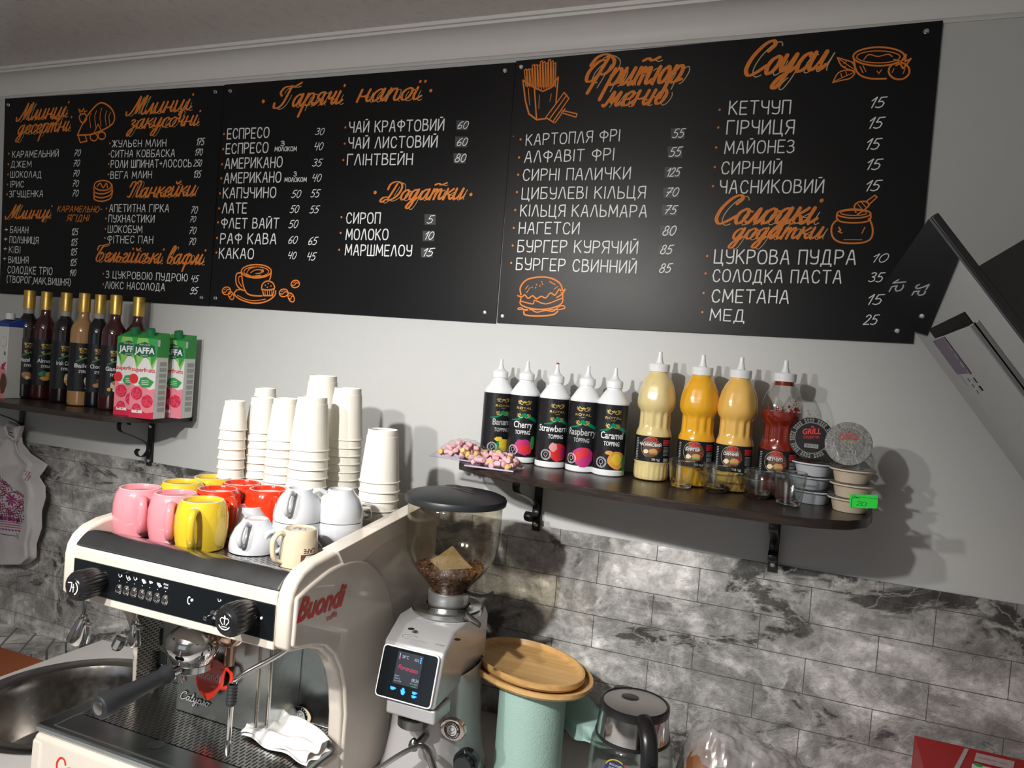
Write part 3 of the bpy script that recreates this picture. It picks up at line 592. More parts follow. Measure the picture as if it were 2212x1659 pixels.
def grill(px, py, Y, m, word, label, seed, ketchup=False):
    x = atY(px, py, Y).x; z = SZR+.0005
    root = empty('sauce_bottle', (x, Y, z), label, 'bottle', 'burger sauce bottles')
    if not ketchup:
        b = MB(); b.lathe(dens(GPf), 84, (x, Y, z), flute=gfl); b.build('bottle_body', m, root)
    else:
        lo = [p for p in dens(GPf) if p[1] <= .172]
        b = MB(); b.lathe([(max(0, r-.001), zz) for r, zz in lo]+[(.039, .176), (.032, .1745), (.02, .172), (0, .171)], 84, (x, Y, z), flute=gfl); b.build('sauce_fill', m, root)
        s_ = MB(); s_.lathe([(r+.0002, zz) for r, zz in dens(GPf)], 84, (x, Y, z), flute=gfl); s_.build('bottle_body', pet, root, solid=.0006)
        r_ = MB(); r_.lathe([(.0195, .229), (.0188, .240)], 40, (x, Y, z)); r_.build('sauce_smear', m, root)
        rr = random.Random(4); sm = MB()
        for k in range(70):
            a = rr.uniform(-2.4, 1.2); zz = .176+abs(rr.gauss(0, .012)); rad = None
            for (r0, z0), (r1, z1) in zip(GPf, GPf[1:]):
                if z0 <= zz <= z1 and z1 > z0: rad = r0+(r1-r0)*(zz-z0)/(z1-z0)
            if not rad or zz > .225: continue
            rad = (rad*gfl(a, zz))-.0012; q = Vector((x+rad*math.cos(a), Y+rad*math.sin(a), z+zz)); u = rr.uniform(.0008, .0042)*(1 if zz < .19 else .4)
            sm.lathe([(0, -u*.3), (u, 0), (0, u*.3)], 8, T=Matrix.Translation(q) @ Matrix.Rotation(a, 4, 'Z') @ Matrix.Rotation(PI/2, 4, 'Y'))
        sm.build('sauce_splashes', m, root, fix=False)
    c = MB(); c.lathe(GNZ, 40, (x, Y, z)); c.build('nozzle_cap', white_plastic, root)
    a0 = face_dir(x, Y)-.1; cv_ = Canvas(cyl(x, Y, z, .0387, a0), .004); P = PI*.0387*2
    cv_.rect(-P*.48, .0425, P*.48, .0975, blk_pr, .6); cv_.disc(.0, .074, .0215, C('label_brown', (.10, .045, .02)), 1); cv_.stroke(ell(.0, .074, .022, .022, 60, 250, 20), .0008, C('wheat', (.5, .36, .18)), 1.5)
    cv_.text('GRILL', .002, .086, .0085, red_pr, 3, w=.024, align='c', shear=.2, bold=.03); cv_.text('Mr', .0, .0945, .003, red_pr, 3, align='c', bold=.02)
    cv_.text(word, -.002, .0765, .0062, white_pr, 3, w=.0045*len(word)+.003, align='c', bold=.03); cv_.text('МАЙОНЕЗНИЙ СОУС', -.002, .0835, .002, white_pr, 3, w=.026, align='c')
    blob(cv_, .006, .0655, .009, .0065, C('bun', (.55, .28, .10)), 2, seed); cv_.rect(-.002, .0595, .014, .0625, C('lettuce', (.10, .30, .05)), 2.5); cv_.rect(-.001, .0575, .013, .0595, C('patty', (.30, .04, .02)), 2.6); blob(cv_, -.010, .064, .006, .005, crm_p, 2, seed+2)
    cv_.stroke(ell(.017, .070, .004, .004, n=12), .0008, red_pr, 3); cv_.text('780 г(g)', .012, .046, .005, white_pr, 3, w=.018, align='c')
    for k in range(4): cv_.rect(.026, .089-k*.0032, .046, .0912-k*.0032, red_pr, 2)
    for k in range(7): cv_.rect(.028, .0745-k*.0028, .044, .0755-k*.0028, jf_s, 2)
    for k in range(10): cv_.rect(.030+k*.0014, .0435, .0306+k*.0014, .0515, white_pr, 2.5)
    for k in range(14): cv_.rect(-.037, .045+k*.0035, -.030, .0465+k*.0035, jf_s, 2)
    cv_.build('label', root); return root
def sauce(n, c): return mat(n, c, .16, coat=.5, var=.04, vs_=40, sub=.15)
grill(1426, 775, -.085, sauce('garlic_mayonnaise', (.66, .54, .26)), 'ЧАСНИКОВИЙ', 'pale garlic sauce bottle with white nozzle, first of the tall sauce bottles', 3)
grill(1519, 780, -.085, sauce('burger_sauce', (.72, .37, .02)), 'БУРГЕР', 'deep yellow burger sauce bottle with a blob under its cap', 13)
grill(1602, 786, -.090, sauce('cheese_sauce', (.72, .44, .11)), 'СИРНИЙ', 'light orange cheese sauce bottle beside the ketchup bottle', 23)
grill(1697, 800, -.095, sauce('ketchup', (.26, .018, .008)), 'КЕТЧУП', 'half empty red ketchup bottle with clear smeared shoulders', 33, True)

# ------------------------------------------------------------------ glasses
clr = thin_glass('clear_glass', (.93, .95, .945), .035, 1.75, .10)
clr_base = mat('solid_glass_base', (.97, .98, .98), .02, trans=1.0, ior=1.3, var=0, rvar=.01)
def tumbler(p, lbl, r=.029, h=.058, grp='small clear glass tumblers'):
    root_ = MB(); root_.lathe([(0, 0), (r*.66, 0), (r*.74, .002), (r*.86, h*.35), (r*.97, h*.8), (r, h), (r-.0022, h), (r*.90, h*.78), (r*.79, h*.38), (r*.62, .012), (0, .010)], 44, (p[0], p[1], p[2]))
    o = root_.build('glass_tumbler', clr, None, origin=p)
    b_ = MB(); b_.lathe([(0, .0006), (r*.64, .0006), (r*.71, .0025), (r*.74, .007), (r*.60, .0098), (0, .0088)], 40, p); b_.build('thick_base', clr_base, o)
    b_ = MB(); b_.tube([(p[0]+(r-.0011)*math.cos(k*PI/24), p[1]+(r-.0011)*math.sin(k*PI/24), p[2]+h) for k in range(48)], .0011, 8, closed=True); b_.build('rim', clr_base, o)
    return tag(o, lbl, 'glass', grp)
def bowl(p, lbl):
    m = MB(); r = .042; m.lathe([(0, 0), (r*.45, 0), (r*.52, .002), (r*.80, .014), (r*.97, .032), (r, .038), (r*1.04, .039), (r*1.04, .0405), (r*.96, .0405), (r*.92, .034), (r*.74, .017), (r*.45, .006), (0, .0055)], 44, p)
    o = m.build('glass_bowl', clr, None, origin=p)
    b_ = MB(); b_.tube([(p[0]+r*math.cos(k*PI/28), p[1]+r*math.sin(k*PI/28), p[2]+.0402) for k in range(56)], .0016, 8, closed=True); b_.lathe([(0, .0006), (r*.44, .0006), (r*.50, .0025), (r*.44, .005), (0, .0048)], 40, p); b_.build('rim_and_foot', clr_base, o, fix=False)
    return tag(o, lbl, 'bowl', 'small clear glass bowls')
gz = SZR+.0006
def onz(px, py, z): v = atZ(px, py, z); return (v.x, v.y, z)
tumbler(onz(1471, 1052, gz), 'clear glass tumbler before the garlic sauce bottle, nearest the shelf middle')
g2 = onz(1547, 1062, gz); bowl(g2, 'clear glass bowl before the light orange cheese sauce bottle, with a tumbler in it')
tumbler((g2[0]-.002, g2[1], gz+.0075), 'clear tumbler standing inside the left glass bowl', .029, .050)
g3 = onz(1635, 1075, gz); bowl(g3, 'clear glass bowl before the ketchup bottle, with a tumbler in it')
tumbler((g3[0]+.002, g3[1], gz+.0075), 'clear tumbler standing inside the right glass bowl', .029, .050)
tumbler(onz(1702, 1090, gz), 'clear glass tumbler in front of the white dip tubs', .031, .064)

# ------------------------------------------------------------------ dip tubs
tub_w = mat('tub_white_plastic', (.62, .64, .70), .35, sub=.1); tub_c = mat('tub_cream_plastic', (.72, .60, .46), .35, sub=.1)
foil_k = mat('black_foil_lid', (.018, .018, .020), .25, .4); foil_s = mat('silver_foil_lid', (.20, .20, .20), .28, .6, bump=.5, bs=90)
def tub_proto(name, m, foil, acc, red, word, lbl, grp):
    root = empty(name, (0, 0, 0), lbl, 'dip tub', grp)
    b = MB(); b.lathe([(0, 0), (.029, 0), (.0305, .0015), (.035, .021), (.0365, .0225), (.0415, .023), (.042, .024), (.042, .0258), (.0405, .0262), (0, .0262)], 48); b.build('tub', m, root)
    l = MB(); l.lathe([(0, .0264), (.0418, .0264), (.0420, .0270), (0, .0270)], 48); l.add([(.030, -.030, .0268), (.040, -.020, .0268), (.050, -.030, .0262), (.042, -.042, .0262)], [(0, 1, 2, 3)])
    lid = l.build('foil_lid', foil, root)
    cv_ = Canvas(lambda x, y, q: (x, y, .0271+q))
    for r_ in (.0395, .0375, .0350, .0330):
        n = 46
        for k in range(n):
            if (k*7+int(r_*1e4)) % 5 == 0: continue
            a = 2*PI*k/n; b_ = a+2*PI/n*.7; cv_.stroke([(r_*math.cos(a), r_*math.sin(a)), (r_*math.cos(b_), r_*math.sin(b_))], .0009, jf_s, 1, caps=False)
    cv_.stroke(ell(0, 0, .031, .031, n=40), .0008, jf_s, 1, caps=False)
    cv_.text('GRILL', .0, .008, .0115, red, 2, w=.034, align='c', shear=.2, rot=.12, bold=.03); cv_.text('Mr', .001, .021, .004, red, 2, align='c', bold=.03)
    cv_.text(word, .0, -.001, .0055, acc, 2, w=.030, align='c', rot=.12); cv_.rect(-.012, -.020, .014, -.012, jf_s, 1.5)
    for k in range(11): cv_.rect(-.011+k*.0022, -.019, -.0100+k*.0022, -.0125, blk_pr, 2)
    cv_.build('lid_print', root); return root
tw = tub_proto('dip_tub', tub_w, foil_k, red_pr, red_pr, 'СОЛОДКИЙ ЧИЛІ', 'x', 'white chilli dip tubs')
tc_ = tub_proto('dip_tub', tub_c, foil_s, C('lid_gold', (.5, .36, .10)), C('lid_red', (.40, .06, .05)), 'СИРНИЙ', 'x', 'cream cheese dip tubs')
s1 = atZ(1750, 1085, SZR); s2 = atZ(1835, 1104, SZR); pit = .0277
wd_ = ['bottom', 'middle', 'top']
for k in range(3):
    place(tw, k > 0, (s1.x+(.002, -.003, .0)[k], s1.y+(.0, .002, -.002)[k], SZR+.0005+k*pit), .5*k, 'white dip tub with black foil lid, %s one of its stack of three' % wd_[k])
for k in range(3):
    place(tc_, k > 0, (s2.x+(.0, .002, -.001)[k], s2.y+(.0, -.002, .001)[k], SZR+.0005+k*pit), .7*k, 'cream dip tub with silver foil lid, %s one of its stack of three' % wd_[k])
def lean(src, s, px, py, lbl):
    o = copy_tree(src); o['label'] = lbl
    zc = SZR+.0005+3*pit+.0425; c = atY(px, py, s.y); d = (Vector((0, -CAM_D, CAM_H+.35))-Vector((c.x, s.y, zc))).normalized()
    o.rotation_mode = 'QUATERNION'; q = d.to_track_quat('Z', 'Y'); o.rotation_quaternion = q; o.location = Vector((c.x, s.y, zc))-d*.013; return o
lean(tw, s1, 1751, 965, 'dip tub tipped on its rim on the white stack, black lid facing the room')
lean(tc_, s2, 1832, 968, 'dip tub tipped on its rim on the cream stack, silver lid facing the room')
# price tag
pt = empty('price_tag', atY(1865, 1085, -.243), 'bright green price tag reading 20 stuck to the lowest cream dip tub', 'price tag')
g0 = atY(1834.5, 1068, -.243); g1 = atY(1895.5, 1069, -.243); g2_ = atY(1896, 1098, -.243); g3_ = atY(1836, 1097, -.243)
mb = MB(); mb.prism([(g0.x, g0.z), (g1.x, g1.z), (g2_.x, g2_.z), (g3_.x, g3_.z)], 'y', -.2445, -.243); mb.build('card', mat('fluorescent_green_card', (.02, .72, .06), .6), pt)
wv = g1.x-g0.x; hv = g0.z-g3_.z
cv_ = Canvas(lambda x, y, l: (g3_.x+x*wv, -.2446-l, g3_.z+y*hv)); ink = flat('ink', (.02, .05, .03))
for st in [[(.03, .78), (.03, .06), (.97, .06), (.97, .93), (.33, .93)], [(.03, .78), (.08, .78)]]: cv_.stroke(st, .018, ink, 1)
cv_.text('Ціна', .05, .80, .17, ink, 1, w=.26); cv_.stroke(crv([(.24, .52), (.32, .62), (.36, .5), (.22, .28), (.40, .30)], 4), .018, ink, 1); cv_.stroke(crv([(.46, .6), (.40, .42), (.44, .28), (.54, .34), (.56, .55), (.48, .62)], 4), .018, ink, 1); cv_.build('writing', pt)

# ------------------------------------------------------------------ marshmallow bags
film = thin_glass('clear_film', (.97, .96, .98), .08, 1.35)
film_edge = mat('lavender_film_fold', (.42, .36, .50), .25, coat=.5)
mp = mat('pink_marshmallow', (.78, .46, .50), .6, sub=.3); my = mat('yellow_marshmallow', (.80, .56, .20), .6, sub=.3)
def marsh(m, nm):
    mb = MB(); mb.lathe([(0, 0), (.0052, 0), (.0066, .0014), (.0067, .0125), (.0054, .0140), (0, .0140)], 12); o = mb.build(nm, m, None, origin=(0, 0, .005)); return o
msrc = [marsh(mp, 'marshmallow'), marsh(my, 'marshmallow')]; mused = [0, 0]
def bag(cx, cy, z, wx, wy, h, rz, lbl, which, seed):
    root = empty('marshmallow_bag', (cx, cy, z), lbl, 'bag', 'clear bags of marshmallows')
    R = Matrix.Rotation(rz, 3, 'Z')
    def H(u, v): return h*max(0, (1-abs(u)**2.6))**.8*max(0, (1-abs(v)**2.6))**.8
    rr = random.Random(seed)
    def top(u, v):
        a, b = u*2-1, v*2-1; q = R @ Vector((a*wx, b*wy, 0)); return (cx+q.x, cy+q.y, z+.0016+H(a, b)+.0012*math.sin(a*17+b*9)*(H(a, b) > .004))
    mb = MB(); mb.grid(top, 26, 20)
    mb.grid(lambda u, v: (lambda q: (cx+q.x, cy+q.y, z+.0004))(R @ Vector(((u*2-1)*wx, (v*2-1)*wy, 0))), 4, 4)
    mb.build('film', film, root, fix=False)
    e = MB(); e.tube([Vector((cx, cy, z+.0022))+R @ Vector((a*wx, -wy, 0)) for a in (-1, -.5, 0, .5, 1)], .0020, 8); e.build('folded_seam', film_edge, root)
    n = 0; done = []
    tries = 0
    while n < 58 and tries < 9000:
        tries += 1
        a, b = rr.uniform(-.84, .84), rr.uniform(-.80, .84); hh = H(a, b)
        if hh < .016: continue
        zz = z+.0085+rr.random()*(hh-.0150)
        q = R @ Vector((a*wx, b*wy, 0)); pos = Vector((cx+q.x, cy+q.y, zz))
        if any((pos-d).length < .0108 for d in done): continue
        done.append(pos); k = 1 if rr.random() < .34 else 0
        s_ = msrc[k]; o = s_ if not mused[k] else s_.copy()
        if mused[k]: COL.objects.link(o)
        mused[k] = 1; o.location = pos; o.rotation_euler = (rr.uniform(0, 3), rr.uniform(0, 3), rr.uniform(0, 3)); s = rr.uniform(.82, .98); o.scale = (s, s, s)
        cn = ('pink', 'yellow')[k]; tag(o, 'small %s marshmallow inside the %s bag' % (cn, which), 'marshmallow', '%s marshmallows in the %s bag' % (cn, which)); n += 1
c1 = atZ(1028, 975, SZR+.012); c2 = atZ(1106, 990, SZR+.012)
bag(c1.x-.004, -.140, SZR+.0008, .062, .052, .043, -.10, 'clear bag of pink and yellow marshmallows overhanging the shelf left end', 'left marshmallow', 5)
bag(c2.x+.0, -.215, SZR+.0008, .056, .046, .041, .06, 'clear bag of pink and yellow marshmallows nearer the shelf front', 'front marshmallow', 9)

# ------------------------------------------------------------------ cooker hood at the right
O2 = atY(1905, 620); Q2 = atY(2110, 900); U = Vector((Q2.x-O2.x, 0, Q2.z-O2.z)).normalized(); NV = Vector((U.z, 0, -U.x))
if NV.z > 0: NV = -NV
def atH(px, py):
    v = ray(px, py); c = Vector((0, -CAM_D, CAM_H)); t = (Vector((O2.x, 0, O2.z))-c).dot(NV)/v.dot(NV); p = c+v*t; d = p-Vector((O2.x, 0, O2.z)); return d.dot(U), p.y
mir = mat('hood_mirror_glass', (.50, .50, .51), .035, 1.0, var=.02, rvar=.01)
HY = atH(2008, 470)[1]; hood = empty('cooker_hood', (.45, HY/2, 1.55), 'black slanted cooker hood with mirror glass front reflecting the menu board', 'cooker hood')
def hp(s, t, o): p = Vector((O2.x, 0, O2.z))+U*s+NV*o; return (p.x, t, p.z)
def hbox(mb, s0, s1, t0, t1, o0, o1):
    vs = [hp(s, t, o) for o in (o0, o1) for s, t in ((s0, t0), (s1, t0), (s1, t1), (s0, t1))]
    return mb.add(vs, [(0, 1, 2, 3), (7, 6, 5, 4), (0, 4, 5, 1), (1, 5, 6, 2), (2, 6, 7, 3), (3, 7, 4, 0)])
mb = MB(); hbox(mb, .0, .66, HY, -.004, -.011, -.001); mb.build('frame', black_plastic, hood, bevel=.002)
mb = MB(); hbox(mb, .0, .66, HY+.008, -.004, -.001, 0); mb.build('front_glass', mir, hood)
a = atH(2006, 711); b = atH(2084, 674); c = atH(2020, 727.5); d = atH(2106, 699)
mb = MB(); hbox(mb, a[0], .62, b[1], a[1], 0, .0006); mb.build('suction_gap', mat('gap_black', (.004, .004, .004), .6, spec=.1), hood)
si = (c[0]+d[0])/2; mb = MB(); hbox(mb, si, .61, d[1], c[1], .0006, .007); mb.build('inner_glass', mir, hood, bevel=.001)
s0, t0 = atH(2020, 728); s1_, t1_ = atH(2048, 721); s2_, t2_ = atH(2074, 804)
cv_ = Canvas(lambda x, y, l: hp(x, y, .0075+l)); cv_.rect(si+.003, t1_, s2_, t0, C('purple_sticker', (.20, .15, .24)), 0)
for k in range(6): cv_.rect(si+.02+k*.016, t1_+.012, si+.030+k*.016, t1_+.020+(k % 3)*.004, C('sticker_white', (.45, .42, .48)), 1)
cv_.stroke(crv([(si+.02, t0-.02), (si+.04, t0-.012), (si+.06, t0-.022), (si+.08, t0-.014), (si+.10, t0-.02)], 4), .003, C('sticker_white', (.45, .42, .48)), 1)
for k in range(3): cv_.rect(si+.085+k*.012, (t0+t1_)/2, si+.092+k*.012, (t0+t1_)/2+.008, C('sticker_white', (.45, .42, .48)), 1)
cv_.build('sticker', hood)
e0 = atY(2100, 583, HY); e1 = atY(2212, 517, HY); sl = (e1.z-e0.z)/(e1.x-e0.x)
bk = Vector((O2.x, 0, O2.z))+U*.655+NV*-.0112; xw = XR_-.003
mb = MB(); mb.prism([(e0.x, e0.z), (min(xw, e1.x+.10), e0.z+sl*(min(xw, e1.x+.10)-e0.x)), (xw, e0.z+sl*(min(xw, e1.x+.10)-e0.x)), (xw, bk.z), (bk.x, bk.z)], 'y', HY+.001, -.006); mb.build('housing', black_plastic, hood)
# ------------------------------------------------------------------ hand lettering: strokes of every letter
def _e(cx, cy, rx, ry, a0=0, a1=360, n=14): return ell(cx, cy, rx, ry, a0, a1, n)
PR = [(.0, 0), (.0, 1), (.22, 1), (.40, .95), (.46, .76), (.40, .55), (.24, .46), (0, .45)]
OO = [(.27, 1), (.12, .95), (.03, .78), (0, .5), (.03, .22), (.12, .05), (.27, 0), (.42, .05), (.51, .22), (.54, .5), (.51, .78), (.42, .95), (.27, 1)]
II = [(.0, 1), (0, 0), (.46, 1), (.46, 0)]
CAP = {
 'А': (.52, [[(0, 0), (.22, .96), (.28, 1), (.33, .96), (.50, 0)], [(.09, .36), (.43, .36)]]),
 'Б': (.46, [[(.42, 1), (0, 1), (0, 0), (.22, 0), (.40, .05), (.46, .24), (.40, .46), (.22, .54), (0, .54)]]),
 'В': (.46, [[(0, 0), (0, 1), (.2, 1), (.36, .94), (.38, .76), (.30, .58), (0, .54)], [(.25, .54), (.42, .46), (.46, .25), (.38, .05), (.2, 0), (0, 0)]]),
 'Г': (.42, [[(0, 0), (0, 1), (.42, 1)]]),
 'Д': (.60, [[(.10, 0), (.14, .6), (.2, 1), (.46, 1), (.46, 0)], [(0, -.16), (0, 0), (.58, 0), (.58, -.16)]]),
 'Е': (.42, [[(.42, 1), (0, 1), (0, 0), (.42, 0)], [(0, .5), (.36, .5)]]),
 'Є': (.48, [[(.46, .8), (.40, .95), (.25, 1), (.06, .88), (0, .5), (.06, .12), (.25, 0), (.40, .05), (.46, .2)], [(0, .5), (.36, .5)]]),
 'Ж': (.70, [[(.35, 1), (.35, 0)], [(.02, 1), (.35, .5), (0, 0)], [(.68, 1), (.35, .5), (.70, 0)]]),
 'З': (.42, [[(0, .88), (.1, .98), (.22, 1), (.38, .9), (.38, .68), (.26, .54), (.12, .53)], [(.26, .54), (.42, .42), (.42, .15), (.25, 0), (.08, .02), (0, .12)]]),
 'И': (.48, [II]), 'Й': (.48, [II, [(.15, 1.16), (.32, 1.16)]]),
 'І': (.04, [[(.02, 0), (.02, 1)]]),
 'К': (.48, [[(0, 0), (0, 1)], [(.44, 1), (0, .42)], [(.14, .58), (.48, 0)]]),
 'Л': (.50, [[(0, 0), (.21, .96), (.27, 1), (.32, .96), (.50, 0)]]),
 'М': (.62, [[(0, 0), (.05, 1), (.31, .25), (.57, 1), (.62, 0)]]),
 'Н': (.46, [[(0, 0), (0, 1)], [(.46, 0), (.46, 1)], [(0, .5), (.46, .5)]]),
 'О': (.54, [OO]), 'П': (.46, [[(0, 0), (0, 1), (.46, 1), (.46, 0)]]), 'Р': (.46, [PR]),
 'С': (.50, [[(.48, .78), (.40, .95), (.26, 1), (.10, .92), (.0, .5), (.10, .08), (.26, 0), (.40, .05), (.48, .22)]]),
 'Т': (.50, [[(0, 1), (.50, 1)], [(.25, 1), (.25, 0)]]),
 'У': (.46, [[(0, 1), (.02, .6), (.12, .47), (.30, .45), (.46, .55)], [(.46, 1), (.46, .2), (.40, .04), (.22, 0), (.06, .06)]]),
 'Ф': (.62, [[(.31, 1), (.31, 0)], _e(.31, .62, .31, .27)]),
 'Х': (.50, [[(0, 0), (.48, 1)], [(0, 1), (.5, 0)]]),
 'Ц': (.54, [[(0, 1), (0, 0), (.44, 0), (.44, 1)], [(.44, 0), (.54, 0), (.54, -.18)]]),
 'Ч': (.44, [[(0, 1), (.02, .65), (.12, .5), (.3, .47), (.44, .55)], [(.44, 1), (.44, 0)]]),
 'Ш': (.64, [[(0, 1), (0, 0), (.64, 0), (.64, 1)], [(.32, 1), (.32, 0)]]),
 'Щ': (.70, [[(0, 1), (0, 0), (.62, 0), (.62, 1)], [(.31, 1), (.31, 0)], [(.62, 0), (.70, 0), (.70, -.18)]]),
 'Ь': (.44, [[(0, 1), (0, 0), (.22, 0), (.40, .06), (.44, .27), (.38, .46), (.2, .54), (0, .54)]]),
 'Ю': (.70, [[(0, 0), (0, 1)], [(0, .5), (.24, .5)], _e(.47, .5, .23, .5)]),
 'Я': (.46, [[(.46, 0), (.46, 1), (.24, 1), (.06, .95), (0, .76), (.06, .55), (.22, .46), (.46, .45)], [(.2, .46), (0, 0)]]),
 '0': (.42, [_e(.21, .5, .21, .5)]), '1': (.22, [[(0, .66), (.22, 1), (.16, 0)]]),
 '2': (.42, [[(.03, .8), (.14, .98), (.32, .97), (.40, .76), (.25, .4), (0, 0), (.42, .03)]]),
 '3': (.40, [[(.03, .9), (.2, 1), (.37, .9), (.36, .65), (.16, .54), (.38, .42), (.40, .15), (.2, 0), (0, .1)]]),
 '4': (.42, [[(.05, 1), (0, .45), (.40, .50)], [(.38, 1), (.32, 0)]]),
 '5': (.42, [[(.42, 1), (.10, .97), (.04, .56), (.26, .6), (.40, .42), (.36, .12), (.18, 0), (0, .08)]]),
 '6': (.40, [[(.36, .98), (.15, .8), (.01, .4), (.06, .06), (.22, 0), (.38, .12), (.38, .40), (.22, .5), (.04, .34)]]),
 '7': (.42, [[(.02, .95), (.42, 1), (.26, .5), (.12, 0)], [(.05, .48), (.38, .5)]]),
 '8': (.40, [_e(.20, .76, .15, .24), _e(.20, .26, .20, .26)]),
 '9': (.40, [[(.38, .72), (.24, .5), (.05, .58), (.04, .88), (.2, 1), (.36, .9), (.38, .6), (.32, .1), (.15, 0), (0, .08)]]),
 '+': (.34, [[(.17, .3), (.17, .7)], [(0, .5), (.34, .5)]]), ',': (.06, [[(.05, .05), (0, -.15)]]), '-': (.25, [[(0, .5), (.25, .5)]]),
 '(': (.14, [[(.14, 1.1), (0, .75), (0, .2), (.14, -.12)]]), ')': (.14, [[(0, 1.1), (.14, .75), (.14, .2), (0, -.12)]]), ' ': (.38, []),
}
